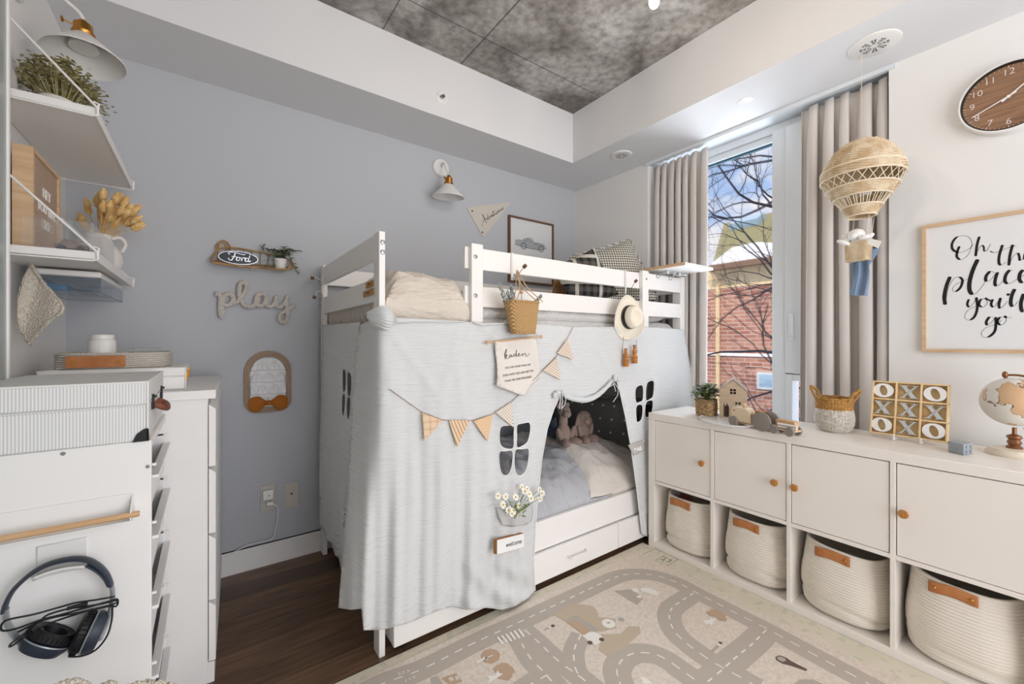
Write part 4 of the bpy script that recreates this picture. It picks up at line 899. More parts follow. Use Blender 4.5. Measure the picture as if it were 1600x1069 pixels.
sconce('wall_lamp', 'white cone wall lamp with brass socket above the bunk bed', (sp_.x, 0, sp_.z), (0, -1, 0), (se.x, -.13, se.z-.03), .97, (-.02, -.10, 1), None)
SL = (-2.872, -.572, 2.20)
sconce('wall_lamp', 'white cone wall lamp with brass socket above the wall shelves', (-3.02, -.60, 2.30), (1, 0, 0), SL, .98, (-.05, .12, 1), None)
# rattan shelf, car badge, plant
RAT = mat('rattan', 'BE9A6E', .6, var=(30, (1,1,1), .35, .7), c2='9C7548')
rz_ = lambda pl, y: [AY(u, v, y) for u, v in zpx(300, 340, 3.341, pl)]
rs = thing('rattan_shelf', 'small oval rattan wall shelf with loop on the grey wall', 'wall shelf', tuple(AY(398, 418, 0)))
b = MB(); D1 = -.07
fro = rz_([(112, 238), (105, 220), (118, 188), (160, 158), (240, 160), (340, 178), (430, 196), (515, 225), (525, 262), (500, 270)], -.012); 
b.tube(spline(fro, 4), .0045, 8)
bot = rz_([(110, 236), (200, 248), (330, 262), (500, 272)], D1); b.tube(bot, .0055, 8); bk_ = rz_([(118, 225), (240, 238), (520, 262)], -.012); b.tube(bk_, .004, 8)
b.tube(spline([bot[0], rz_([(105, 215)], -.045)[0], fro[2]], 5), .0045, 8); b.tube(spline([bot[-1], rz_([(522, 240)], -.045)[0], fro[7]], 5), .0045, 8)
zbm = bot[0].z
for i in range(9):
    q = (i+.5)/9; a = fro[0].lerp(fro[-1], q); x = a.x; zt_ = max(p.z for p in spline(fro, 4) if abs(p.x-x) < .03); b.tube([(x, -.012, zt_), (x, -.012, zbm)], .0022, 6); b.tube([(x, -.012, zbm+.002), (x, D1, zbm)], .0022, 6)
b.build('frame', RAT, rs)
b = MB(); b.tube(rz_([(125+38*(1-math.cos(a/12*PI)), 168-48*math.sin(a/12*PI)+a*.2) for a in range(13)], -.012), .004, 8); b.tube(rz_([(137+24*(1-math.cos(a/12*PI)), 166-32*math.sin(a/12*PI)) for a in range(13)], -.012), .003, 8); b.build('loop', RAT, rs)
em = thing('car_badge', 'oval dark blue car badge with silver script on the rattan shelf', 'badge', tuple(AY(372, 410, -.05)))
cen = rz_([(243, 210)], -.062)[0]; lx = (rz_([(347, 215)], -.062)[0]-rz_([(139, 205)], -.062)[0]).length/2; lz = .032
NAVY = mat('badge_navy', '12182C', .25); SIL = mat('badge_silver', 'D5D6D8', .25, metal=.8)
b = MB(); cen.z = zbm+.004+lz
def ov(f, y): return [Vector((cen.x+lx*f*math.cos(2*PI*i/48), y, cen.z+lz*f*math.sin(2*PI*i/48))) for i in range(48)]
b.prism(ov(1, -.055)[::-1], (0, -.010, 0)); b.build('plate', NAVY, em, bev=.002)
b = MB(); b.tube(ov(.985, -.0655), .0022, 6, True); b.build('rim', SIL, em)
b = MB()
def es(pl): return [Vector((cen.x+(u-243)/104*lx, -.0662, cen.z-(v-208)/31*lz)) for u, v in pl]
for pl in ([(200, 196), (190, 192), (196, 186), (220, 184), (270, 190), (276, 186)], [(226, 187), (218, 205), (208, 220), (196, 222), (190, 212)], [(206, 204), (236, 203)], [(243, 205), (234, 208), (232, 218), (242, 221), (250, 213), (246, 205), (256, 207)], [(262, 205), (258, 221)], [(260, 212), (270, 204), (276, 208)], [(295, 206), (282, 206), (277, 216), (284, 222), (294, 214), (304, 188)], [(294, 214), (298, 222), (308, 216)]):
    ribbon(b, es(pl), .0024, .004, (0, -1, 0), .0006)
b.build('lettering', SIL, em, smooth=False)
POTW = mat('white_ceramic', 'EDEBE6', .35); LEAF = mat('plant_leaf', '4C5E3F', .6, var=(60, (1,1,1), .4, .6), c2='7C8A66')
def leaf(b, c, d, L_, w, m=0, droop=.2):
    d = Vector(d).normalized(); t = d.cross(Vector((0, 0, 1))); t = t.normalized() if t.length > .05 else Vector((1, 0, 0)); n = t.cross(d)
    p = [c, c+d*L_*.3+t*w*.8+n*.1*w, c+d*L_*.7+t*w*.7-Vector((0, 0, droop*L_*.3)), c+d*L_-Vector((0, 0, droop*L_)), c+d*L_*.7-t*w*.7-Vector((0, 0, droop*L_*.3)), c+d*L_*.3-t*w*.8+n*.1*w, c+d*L_*.35-n*.15*w, c+d*L_*.7-n*.1*w-Vector((0, 0, droop*L_*.3))]
    b.add(p, [(0, 1, 6), (1, 2, 7, 6), (2, 3, 7), (3, 4, 7), (4, 5, 6, 7), (5, 0, 6)], m)
pp = AY(438, 421, -.045); pp.z = zbm+.003
pl = thing('potted_vine', 'small trailing vine in a white pot on the rattan shelf', 'plant', tuple(pp))
b = MB(); b.lathe([(.020, 0), (.023, .004), (.030, .052), (.027, .052), (.02, .01)], pp, 28); b.build('pot', POTW, pl)
random.seed(21); b = MB(); bs = MB()
for i in range(11):
    a = random.uniform(-PI, 0) if i % 4 else random.uniform(0, PI); e = Vector((math.cos(a)*random.uniform(.06, .11), min(.02, math.sin(a)*.05), random.uniform(.03, .07) if i > 3 else -.05))
    pts = spline([pp+Vector((0, 0, .045)), pp+Vector((e.x*.4, e.y*.5, .09)), pp+Vector((0, 0, .045))+e], 5); bs.tube(pts, .001, 5)
    for j in range(2, len(pts)):
        for s in (-1, 1): leaf(b, pts[j], Vector((math.cos(a+s), min(.1, math.sin(a+s))-.2, random.uniform(-.2, .5))), random.uniform(.020, .032), .007, droop=.3)
b.build('leaves', LEAF, pl, ang=60); bs.build('stems', STEMG, pl)
# rope word
RP = mat('grey_cotton_rope', 'CDC7C0', .9)
def rope(b, pts, R, r, pitch, strands=3, n=6):
    """twisted rope: strands wound round the path"""
    P = pts; k = len(P); acc = [0]
    for i in range(1, k): acc.append(acc[-1]+(P[i]-P[i-1]).length)
    up = Vector((0, -1, 0))
    for s in range(strands):
        out = []
        for i in range(k):
            t = (P[min(i+1, k-1)]-P[max(0, i-1)]).normalized(); a = up-t*up.dot(t)
            a = a.normalized() if a.length > .01 else t.orthogonal().normalized(); c = t.cross(a); w = acc[i]/pitch*2*PI+2*PI*s/strands
            out.append(P[i]+(a*math.cos(w)+c*math.sin(w))*R)
        b.tube(out, r, n)
pw = thing('rope_word_sign', 'word spelled in thick grey rope on the grey wall under the rattan shelf', 'sign', tuple(AY(400, 490, 0)))
strokes = [[(122, 398), (140, 402), (150, 425), (146, 470), (150, 512), (158, 505), (160, 440), (172, 408), (198, 400), (216, 420), (205, 448), (180, 458), (160, 455)], [(205, 448), (235, 440), (265, 405), (284, 365), (275, 340), (256, 342), (246, 370), (250, 420), (275, 458), (310, 465), (335, 445), (345, 420)],
  [(386, 410), (362, 398), (338, 412), (334, 445), (352, 462), (375, 450), (388, 415), (386, 440), (396, 462), (420, 460), (436, 436), (440, 412), (436, 440), (446, 466), (468, 462), (488, 440), (497, 412), (492, 450), (500, 500), (492, 540), (470, 548), (455, 525), (468, 500), (500, 482), (538, 458)]]
for s in strokes:
    pts = spline([AY(u, v, -.014) for u, v in zpx(300, 340, 3.341, s)], 12)
    b = MB(); rope(b, pts, .0066, .0054, .030, 3, 8); b.build('rope', RP, pw)
# arched mirror with bow tie
mr = thing('arched_mirror', 'small arched mirror with woven rattan rim and pleated white insert on the grey wall', 'mirror', tuple(AY(420, 640, 0)))
def arch(u0, u1, v0, v1, y, n=20):
    A = AY(u0, v1, y); Bq = AY(u1, v1, y); top = AY((u0+u1)/2, v0, y).z; bot = AY((u0+u1)/2, v1, y).z; x0, x1 = A.x, Bq.x; r = (x1-x0)/2; rb = r*.55; zc = top-r
    p = [Vector(((x0+x1)/2-r*math.cos(PI*i/n), y, zc+r*math.sin(PI*i/n))) for i in range(n+1)]
    p += [Vector((x1-rb+rb*math.cos(a), y, bot+rb-rb*math.sin(a))) for a in [PI/2*i/8 for i in range(9)]]+[Vector((x0+rb-rb*math.sin(a), y, bot+rb-rb*math.cos(a))) for a in [PI/2*i/8 for i in range(9)]]
    return p
b = MB()
for k, (i, r) in enumerate(((0, .0052), (2.7, .0052), (5.2, .0045))): b.tube(arch(383+i, 453.5-i, 550+i*1.1, 643-i*1.1, -.010-k*.003), r, 8, True)
b.build('rim', mat('woven_rim', 'B59C84', .8, bump=('D', 70, .8, (1,1,1), .002)), mr)
b = MB(); b.prism(arch(390, 447, 558, 636, -.006), (0, .004, 0)); b.build('backing', WH, mr, smooth=False)
PLT = mat('pleated_white', 'E9E9EA', .5); ins = arch(391, 446, 559, 634, -.008); xs0 = min(p.x for p in ins); xs1 = max(p.x for p in ins); zs1 = max(p.z for p in ins); zs0 = min(p.z for p in ins)
def pl_f(x, z):
    u = (x-xs0)/(xs1-xs0)*3; w = (z-zs0)/(zs1-zs0)*4
    u += .5*(int(w) % 2); a = ((u % 1)-.5)*2; c = 1-(w % 1); th = math.atan2(c+.05, a); d = .004+.018*c*(1-a*a*.7)+.006*math.sin(th*9)*(c*(1-c))*3; return Vector((x, -.008-max(0, d), z))
sheet([(p.x, p.z) for p in ins], [], .0045, pl_f).build('pleated_insert', PLT, mr, ang=50)  # white pleated panel set inside the rim
bt = thing('bow_tie', 'mustard brown fabric bow tie pinned under the arched mirror', 'bow tie', tuple(AY(418, 640, 0)))
BTM = mat('mustard_cotton', 'A8641F', .9, bump=('noise', 150, .2, (1,1,1), .001)); c = AY(420, 629.5, -.03)
for s in (-1, 1):
    def wg(sg):
        def f(u, v):
            x = s*(.006+.084*u*(1-.10*(v*2-1)**2)); h = (.011+.029*smoothstep(0, .6, u))*(1-.30*max(0, u-.75)/.25*.6); q = v*2-1; th = .012*(1-abs(q)**3)*math.sin(PI*min(1, u*.9+.12)); cr = .004*math.sin(v*16)*(1-u)**1.5
            return c+Vector((x, -sg*th-cr, q*h-.012*u*s*.0-.004*u))
        return f
    b = MB(); b.grid(wg(1), 14, 12); b.grid(wg(-1), 14, 12); b.build('wing', BTM, bt, ang=80)
b = MB(); b.ell(c+Vector((0, -.008, 0)), (.012, .012, .014)); b.build('centre_knot', BTM, bt)
# outlets
PLW = mat('outlet_almond', 'C9C3BA', .4)
o1 = thing('power_outlet', 'wall outlet with a plugged-in white adapter on the grey wall', 'outlet', tuple(AY(419, 776, 0)))
A = AY(406.5, 760, 0); B = AY(430.5, 795, 0); MB().box((A.x, -.006, B.z), (B.x, 0, A.z)).build('plate', PLW, o1, bev=.002)
c = AY(420, 771, 0); ad = MB().box((c.x-.030, -.034, c.z-.024), (c.x+.018, -.006, c.z+.026)).build('adapter', WH, o1, bev=.004)
MB().lathe([(.003, 0), (.003, .001)], (c.x-.002, -.034, c.z-.002), 10, (0, -1, 0)).build('indicator', BLACK, ad)
pg = AY(421, 787, -.02); b = MB(); b.tube([pg+Vector((-.012, 0, 0)), pg+Vector((.016, -.004, -.003))], .011, 12); b.build('plug', WH, o1)
cb = [(425, 787), (433, 792), (434, 805), (430, 828), (425, 842), (408, 847), (385, 853), (362, 865), (345, 874), (330, 885)]
pts = [AY(u, v, -.016-.004*(v > 840)) for u, v in cb]; b = MB(); b.tube(spline(pts, 5), .0028, 8); b.build('cord', WH, o1)
o2 = thing('coax_outlet', 'blank wall plate with a single socket to the right of the plugged outlet', 'outlet', tuple(AY(456, 772, 0)))
A = AY(444.5, 755.5, 0); B = AY(467, 790, 0); MB().box((A.x, -.006, B.z), (B.x, 0, A.z)).build('plate', PLW, o2, bev=.002); c = AY(455.5, 771.5, -.006)
b = MB(); b.lathe([(.005, 0), (.005, .004), (.002, .004)], c, 12, (0, -1, 0)); b.build('socket', BLACK, o2)
# sprinkler on the bulkhead face, vents and sensor under the bulkhead, ceiling lamp
q = AY(690, 153, BKY); b = MB(); sk = thing('sprinkler', 'small round recessed sprinkler on the bulkhead face', 'sprinkler', tuple(q))
b.lathe([(.033, 0), (.033, .004), (.027, .006), (.022, .002), (.018, .002)], q, 28, (0, -1, 0)); b.build('escutcheon', WH, sk); b = MB(); b.lathe([(.010, 0), (.010, .008), (.006, .010), (.006, .022), (.010, .023), (.010, .025)], q, 14, (0, -1, 0)); b.build('head', STEEL, sk)
def vent(name, u, v, R, label):
    c = AZ(u, v, SOF); r = thing(name, label, 'vent', tuple(c), group='round vents under the bulkhead'); b = MB(); b.lathe([(R, 0), (R, .004), (R*.93, .008), (R*.0, .008)], c, 48, (0, 0, -1)); b.build('plate', SHADEW, r)
    b = MB()
    for i in range(8):
        w = 2*PI*i/8+.2
        for j in (0, 1):
            a0, a1 = w-.22+.25*j, w-.22+.25*j+.16
            for k0 in range(3):
                r0 = R*(.17+.14*k0); r1 = r0+R*.10; z = SOF-.0085
                b.add([(c.x+r0*math.cos(a0), c.y+r0*math.sin(a0), z), (c.x+r0*math.cos(a1), c.y+r0*math.sin(a1), z), (c.x+r1*math.cos(a1), c.y+r1*math.sin(a1), z), (c.x+r1*math.cos(a0), c.y+r1*math.sin(a0), z)], [(0, 1, 2, 3)])
    b.build('slots', DKGREY, r, smooth=False); return c
vent('ceiling_vent', 1366, 69, .088, 'round white vent with radial slots above the hot air balloon')
vent('ceiling_vent', 971, 242, .070, 'round white vent with radial slots above the top bunk')
c = AZ(1165, 158, SOF); b = MB(); b.lathe([(.038, 0), (.038, .004), (.034, .006), (.0, .006)], c, 36, (0, 0, -1)); tag(b.build('sprinkler_cover', WH, None), 'plain round white cover plate under the bulkhead in front of the window', 'cover plate')
cl = thing('ceiling_lamp', 'ceiling lamp with glowing warm bulbs hanging from the concrete ceiling', 'ceiling lamp', (-1.32, -1.82, 2.42))
b = MB(); b.lathe([(.07, 0), (.07, .02), (.02, .03)], (-1.32, -1.82, 2.80), 32, (0, 0, -1)); b.tube([(-1.32, -1.82, 2.78), (-1.32, -1.82, 2.55)], .008, 10)
for q in BULBS: b.tube([(-1.32, -1.82, 2.55), (q[0], q[1], 2.55), (q[0], q[1], 2.50)], .006, 8); b.lathe([(.018, 0), (.02, .03), (.012, .045)], (q[0], q[1], 2.463), 16)
b.build('frame', BLACK, cl)
BLB = mat('lit_bulb', 'FFE2B0', .3, emit=('FFD9A0', 14))
for q in BULBS:
    b = MB(); b.ell((q[0], q[1], q[2]+.005), (.019, .019, .024), 16, 12); b.build('bulb', BLB, cl)
# curtains
CURT = mat('greige_curtain', 'D2CCC7', .9, bump=('noise', 300, .1, (1,1,1), .001), sheen=.1)
def curtain(y0, y1, x, zt, zb, waves, label, seed, amp=.036):
    random.seed(seed); ph = [random.uniform(.75, 1.3) for _ in range(waves)]; tot = sum(ph); acc = [0]
    for p in ph: acc.append(acc[-1]+p/tot)
    am = [random.uniform(.7, 1.15) for _ in range(waves)]
    def f(u, v):
        i = 0
        while i < waves-1 and u > acc[i+1]: i += 1
        t = (u-acc[i])/(acc[i+1]-acc[i]); s = math.sin(2*PI*t); sharp = math.copysign(abs(s)**.75, s); pin = .55+.45*smoothstep(0, .10, v)
        y = y0+(y1-y0)*u+.010*math.sin(v*3+i)*v; a = amp*am[i]*pin*(1+.25*v)
        z = zt-.012*abs(math.sin(PI*t))*(1-smoothstep(0, .03, v))-(zt-zb)*v
        return Vector((x+a*sharp, y+.012*math.sin(4*PI*t)*pin, z))
    b = MB(); b.grid(f, waves*16, 40); return tag(b.build('curtain', CURT, None, ang=80, solid=.002), label, 'curtain', 'greige curtains of the tall window')
curtain(-.735, -1.135, .045, 2.425, .12, 7, 'greige curtain panel left of the window behind the bunk bed end', 4, .030)
curtain(-1.655, -2.005, .045, 2.425, .12, 5, 'greige curtain panel right of the window behind the hanging balloon', 9, .034)
# ================================================================ cube shelving unit under the window
KX0, KX1, KY1, KY0, KZ = -.488, -.098, -1.073, -2.505, .770
kx = thing('cube_shelving_unit', 'long white cube shelving unit with four doors below the window', 'cabinet', ((KX0+KX1)/2, (KY0+KY1)/2, 0))
T = .038
MB().box((KX0, KY0, KZ-T), (KX1, KY1, KZ)).build('top_panel', CABW, kx, bev=.0015)
MB().box((KX0, KY0, 0), (KX1, KY1, T)).build('bottom_panel', CABW, kx, bev=.0015)
for y in (KY0, KY1-T): MB().box((KX0, y, T), (KX1, y+T, KZ-T)).build('side_panel', CABW, kx, bev=.0015)
cell = (1.432-2*T-3*.016)/4; DIV = [KY1-T-cell*(i+1)-.016*i for i in range(3)]
for y in DIV: MB().box((KX0, y-.016, T), (KX1, y, KZ-T)).build('divider', CABW, kx, bev=.001)
for i in range(4):
    y1 = KY1-T-i*(cell+.016); y0 = y1-cell
    MB().box((KX0, y0, .372), (KX1, y1, .388)).build('shelf', CABW, kx, bev=.001)
    dr = MB().box((KX0+.004, y0+.003, .390), (KX0+.020, y1-.003, KZ-T-.004)).build('door', CABW, kx, bev=.0015)
    kz = (.60, .585, .585, .575)[i]; ky = (AX(1098, 725, KX0).y, AX(1212, 755, KX0).y, AX(1243, 763, KX0).y, AX(1413, 804, KX0).y)[i]
    kv = (725, 755, 763, 804)[i]; ku = (1098, 1212, 1243, 1413)[i]; kz = AX(ku, kv, KX0-.015).z
    b = MB(); b.lathe([(.008, 0), (.0075, .010), (.013, .016), (.0155, .020), (.0155, .023), (.013, .025), (.0, .025)], (KX0+.004, ky, kz), 24, (-1, 0, 0)); b.build('knob', KNOB, dr)
# ---- coiled rope bins
RB = mat('cream_cotton_coil', 'EAE2D6', .95, bump=('noise', 260, .35, (1,1,1), .001))
def bin_(yc, H, Wd, Dp, lean, seed, label, stuff=False, sag=.0):
    random.seed(seed); r = thing('rope_basket', label, 'basket', (KX0+.02+Dp/2, yc, T+.001), group='coiled rope baskets in the cube shelving'); xc = KX0+.018+Dp/2
    rows = 26
    def f(u, v, inner=0):
        w = 2*PI*u; z = v*H; c, s = math.cos(w), math.sin(w)
        bul = 1+.05*math.sin(PI*min(1, v*1.5))-.035*smoothstep(.55, 1, v)+lean*math.sin(PI*v)*.06*(1 if c < 0 else .3)
        base = smoothstep(0, .09, v)**.5*.16+.84; coil = .0032*abs(math.sin(PI*rows*v))
        rx = Dp/2*bul*base+coil-inner; ry = Wd/2*bul*base+coil-inner
        crease = -.012*math.exp(-((v-.22-.05*math.sin(w*2+seed))/.035)**2)*(1+math.sin(w*3+seed))*.5
        rx += crease; ry += crease
        return Vector((xc+rx*math.copysign(abs(c)**.72, c), yc+ry*math.copysign(abs(s)**.72, s), T+.001+z+sag*math.sin(w*2+seed)*v*.006))
    b = MB(); b.grid(lambda u, v: f(u, v), 72, rows*5, cu=True); b.grid(lambda u, v: f(u, 1-v*.93, .007), 72, rows*2, cu=True)
    n = 72; b.add([f(i/n, 1) for i in range(n)]+[f(i/n, 1, .007)+Vector((0, 0, 0)) for i in range(n)], [(i, (i+1) % n, n+(i+1) % n, n+i) for i in range(n)])
    b.add([f(i/n, 0) for i in range(n)], [tuple(range(n))[::-1]]); b.add([f(i/n, .07, .007) for i in range(n)], [tuple(range(n))])
    b.build('coiled_body', RB, r, ang=80)
    # leather strap handles, front and back
    for face, sg in ((.5, -1), (.0, 1)):
        hw = .060; b = MB(); zt = T+H*.985; zb = zt-.038; xf = f(face, .94).x+sg*.003
        def hm(u, v):
            y = yc+.02*(sg < 0)+(u-.5)*2*hw; k = (y-yc)/(Wd/2); x = xf-sg*abs(k)**3*.03
            return Vector((x+sg*.002*math.sin(PI*v), y, zb+(zt-zb)*v-.003*math.cos(u*PI*2)))
        b.grid(hm, 12, 6); hn = b.build('leather_handle', LEATH, r, solid=.003, ang=80)
        for s2 in (.13, .87):
            q = hm(s2, .5); MB().lathe([(.0055, 0), (.0055, .002), (.003, .004), (.0, .004)], q+Vector((sg*.0015, 0, 0)), 14, (sg, 0, 0)).build('rivet', BRASS, hn)
    return r
yc = [KY1-T-cell/2-i*(cell+.016) for i in range(4)]
bin_(yc[0]-.004, .285, .288, .33, .2, 1, 'cream coiled rope basket with leather handle holding dark toys, farthest from the camera')
bin_(yc[1]-.004, .290, .290, .33, .6, 2, 'empty cream coiled rope basket in the second cube from the bed')
bin_(yc[2]-.000, .285, .294, .33, .9, 3, 'slumped cream coiled rope basket in the third cube from the bed', sag=1)
bin_(yc[3]-.000, .300, .296, .34, .7, 4, 'cream coiled rope basket in the nearest cube with a creased front', sag=1)
RED = mat('dark_red_toy', '7A2E1E', .5)
b = MB(); c = Vector((KX0+.12, yc[0], .24)); random.seed(2)
b.obox(c+Vector((0, .05, .04)), (.09, .03, .01), (-.02, .06, .02), (0, 0, .03)); tag(b.build('toy_block', RED, None, bev=.004), 'dark red block lying in the far rope basket', 'toy')
MB().obox(c+Vector((-.03, -.02, .045)), (.05, -.03, 0), (.02, .05, .01), (0, 0, .02)).build('toy_piece', LEATH, None, bev=.004); tag(bpy.data.objects['toy_piece'], 'orange brown toy piece lying in the far rope basket', 'toy'); MB().box((c.x-.05, c.y-.07, .07), (c.x+.12, c.y+.07, .245)).build('storage_pouch', mat('dark_navy_toy', '1B1E2B', .6), None, bev=.01); tag(bpy.data.objects['storage_pouch'], 'dark navy pouch filling the far rope basket', 'pouch')
# ================================================================ things on the shelving unit
Zt = KZ+.0005
tray = AZ(1140, 660, KZ); b = MB(); b.lathe([(.0, 0), (.165, 0), (.170, .004), (.170, .008), (.166, .008), (.164, .004), (.0, .004)], (tray.x+.045, tray.y-.0, Zt), 64, caps=False)
TRM = mat('round_tray_white', 'E4E3E2', .25); tag(b.build('round_tray', TRM, None), 'round white tray with thin grey rim on the shelving unit', 'tray')
tz = Zt+.0045
pp = AZ(1104, 648, tz); pp.x += .0; pl = thing('potted_plant', 'leafy green plant in a square woven pot by the window', 'plant', tuple(pp))
WP = mat('woven_pot', '9A7247', .8, bump=('voronoi', 150, .9, (1,1,1.6), .005), var=(90, (1,1,2), .4, .58), c2='D8B98F')
hw = .043; H = .088
def pf(u, v):
    w = 2*PI*(u+.07); c, s = math.cos(w), math.sin(w); r = hw*(1+.05*math.sin(PI*v)); return pp+Vector((r*math.copysign(abs(c)**.45, c), r*math.copysign(abs(s)**.45, s)+.0, v*H))
b = MB(); b.grid(pf, 48, 10, cu=True)
for k in range(9): b.tube([pf(i/48, (k+.5)/9) for i in range(48)], .0045, 6, True)
b.add([pf(i/48, .9) for i in range(48)], [tuple(range(48))]); b.build('woven_pot', WP, pl)
random.seed(5); b1, b2, bs = MB(), MB(), MB()
for i in range(420):
    a = random.uniform(0, 2*PI); th2 = random.uniform(.0, PI*.62); rr_ = .086*random.uniform(.55, 1); e = pp+Vector((rr_*math.sin(th2)*math.cos(a), rr_*math.sin(th2)*math.sin(a), H+.012+rr_*.85*math.cos(th2))); w = random.uniform(0, 2*PI); leaf(b1 if random.random() < .72 else b2, e, (math.cos(w), math.sin(w), random.uniform(-.2, .8)), random.uniform(.011, .017), .0065, droop=.1)
for i in range(64):
    a = random.uniform(0, 2*PI); rr_ = random.uniform(.01, .088); e = pp+Vector((rr_*math.cos(a), rr_*math.sin(a), H+random.uniform(.01, .085))); pts = spline([pp+Vector((0, 0, H-.01)), (pp+Vector((0, 0, H+.02))).lerp(e, .5), e], 3); bs.tube(pts, .0009, 4)
    for p in pts[2:]:
        for k in range(3):
            w = random.uniform(0, 2*PI); leaf(b1 if random.random() < .7 else b2, p, (math.cos(w), math.sin(w), random.uniform(-.1, .8)), random.uniform(.010, .017), .0062, droop=.1)
b1.build('leaves', mat('grey_green_leaf', '6E7F6E', .6, var=(80, (1,1,1), .4, .6), c2='46583F'), pl, ang=60); b2.build('light_leaves', mat('light_green_leaf', 'A5B468', .6), pl, ang=60); bs.build('stems', STEMG, pl)
# toy house
hA = AZ(1124, 652, tz); hB = AZ(1167, 655.5, tz); hF = (hB-hA); hF.z = 0; wd = hF.length; X = hF.normalized(); Yv = Vector((-X.y, X.x, 0)); dp = .115
if Yv.x < 0 and False: Yv = -Yv
HWD = mat('toy_house_front', 'BFA98F', .6, var=(14, (1,1,5), .35, .7), c2='B29B80'); HWH = mat('toy_house_white', 'E9E7E4', .5)
th = thing('toy_house', 'wooden toy house with gabled roof and square cut-out windows', 'toy house', tuple((hA+hB)/2))
wall_h = AZ(1167, 655.5, tz).z+.098; ap = wall_h+.055
def P2(x, z): return hA+X*x+Vector((0, 0, z))
def frontface(off, th_, m, holes_, name):
    outl = [(0, 0), (wd, 0), (wd, .145), (wd/2, .200), (0, .145)]; b = MB()
    for o2 in (0, th_): sheet(outl, holes_, .012, lambda x, z: hA+X*x+Vector((0, 0, z))+Yv*(off+o2), mb=b, hstep=.02)
    for lp in [outl]+holes_:
        n = len(lp); q = [hA+X*x+Vector((0, 0, z))+Yv*off for x, z in lp]; b.add(q+[p+Yv*th_ for p in q], [(i, (i+1) % n, n+(i+1) % n, n+i) for i in range(n)])
    return b.build(name, m, th, smooth=False)
def sq(x, z, s): return [(x-s, z-s), (x+s, z-s), (x+s, z+s), (x-s, z+s)]
hl = [sq(wd*.5+dx, .140+dz_, .0060) for dx in (-.0075, .0075) for dz_ in (-.0075, .0075)]+[[(wd*.16, .0), (wd*.16, .075), (wd*.20, .075), (wd*.20, .064), (wd*.26, .064), (wd*.26, .075), (wd*.31, .075), (wd*.31, .064), (wd*.36, .064), (wd*.36, .0005)]]+[sq(wd*.68+dx, .072+dz_, .0055) for dx in (-.0075, .0075) for dz_ in (-.0075, .0075)]
hl[4] = [(x, max(z, .004)) for x, z in hl[4]]
frontface(0, .005, HWD, hl, 'front_wall'); frontface(dp-.005, .005, HWD, [], 'rear_wall')
b = MB(); s0 = hA+X*(wd-.005)
def sidewall(x0, hs2, nm, m):
    b = MB(); outl = [(.005, 0), (dp-.005, 0), (dp-.005, .145), (.005, .145)]
    for o2 in (0, .005): sheet(outl, hs2, .02, lambda y, z: hA+X*(x0+o2)+Yv*y+Vector((0, 0, z)), mb=b, hstep=.02)
    for lp in hs2:
        n = len(lp); q = [hA+X*x0+Yv*y+Vector((0, 0, z)) for y, z in lp]; b.add(q+[p+X*.005 for p in q], [(i, (i+1) % n, n+(i+1) % n, n+i) for i in range(n)])
    b.build(nm, m, th, smooth=False)
sidewall(wd-.005, [sq(y+dx, .068+dz_, .0052) for y in (.024, .060) for dx in (-.0065, .0065) for dz_ in (-.0075, .0075)], 'side_wall', HWH); sidewall(0, [], 'side_wall', HWH)
for s in (0, 1):
    e0 = P2(-.003 if s == 0 else wd+.003, .143); a0 = P2(wd/2, .202); b = MB(); sl = (a0-e0); nn = Vector((0, 0, 1)); b.prism([e0-Yv*.003, a0-Yv*.003, a0-Yv*.003+Vector((0, 0, .006)), e0-Yv*.003+Vector((0, 0, .006))], Yv*(dp+.006)); b.build('roof_panel', mat('toy_roof', 'A8998A', .6) if s == 0 else bpy.data.materials['toy_roof'], th, smooth=False)
# toy tractor and trailer
TBD = mat('beech_pale', 'E0CDB0', .5); TGR = mat('toy_wheel_grey', '8C857E', .6); TBR = mat('toy_brown', 'A8754C', .6); TWH = mat('toy_white', 'E6E2DC', .5)
q0 = AZ(1147, 665, Zt); q1 = AZ(1192, 674, Zt); d = (q1-q0); d.z = 0; X = d.normalized(); Y = Vector((-X.y, X.x, 0)); 
tk = thing('toy_tractor', 'pale wooden toy tractor with big grey rear wheels on the shelving unit', 'toy vehicle', tuple((q0+q1)/2))
O = q0+Vector((0, 0, 0)); O.z = Zt; ln = d.length; K_ = 1.32
def tw(b, c, r, w=.012): b.lathe([(r*.9, 0), (r, .002), (r, w-.002), (r*.9, w), (r*.2, w)], c, 32, -Y)
b = MB(); pr = [(-.012, .018), (-.012, .060), (-.005, .070), (.045, .070), (.062, .052), (.066, .018)]; b.prism([O+X*x*K_+Vector((0, 0, z*K_))+Y*.0 for x, z in pr], Y*.05); b.build('body', TBD, tk, bev=.003)
b = MB(); b.prism([O+X*x*K_+Vector((0, 0, z*K_)) for x, z in ((.066, .018), (.066, .050), (.098, .050), (.098, .018))], Y*.05); b.prism([O+X*x*K_+Vector((0, 0, z*K_))+Y*.003 for x, z in ((.078, .050), (.078, .066), (.098, .066), (.098, .050))], Y*.034); b.build('seat_block', TBR, tk, bev=.002)
b = MB(); b.prism([O+X*x*K_+Vector((0, 0, z*K_))+Y*.012 for x, z in ((-.005, .010), (-.005, .019), (.125, .019), (.125, .010))], Y*.016); b.build('chassis', OAK, tk, bev=.001)
b = MB(); b.ell(O+X*.036+Vector((0, 0, .100))+Y*.025, .012, 14, 10); b.build('driver_head', OAK, tk); b = MB(); b.lathe([(.004, 0), (.004, .002)], O+Vector((0, 0, .074)), 12, -Y); b.build('headlight', TBR, tk)
for x, r in ((0, .023), (ln-.002, .043)):
    b = MB(); tw(b, O+X*x+Vector((0, 0, r)), r); b.build('wheel', TGR, tk); b = MB(); tw(b, O+X*x+Vector((0, 0, r))+Y*.062, r); b.build('wheel', TGR, tk)
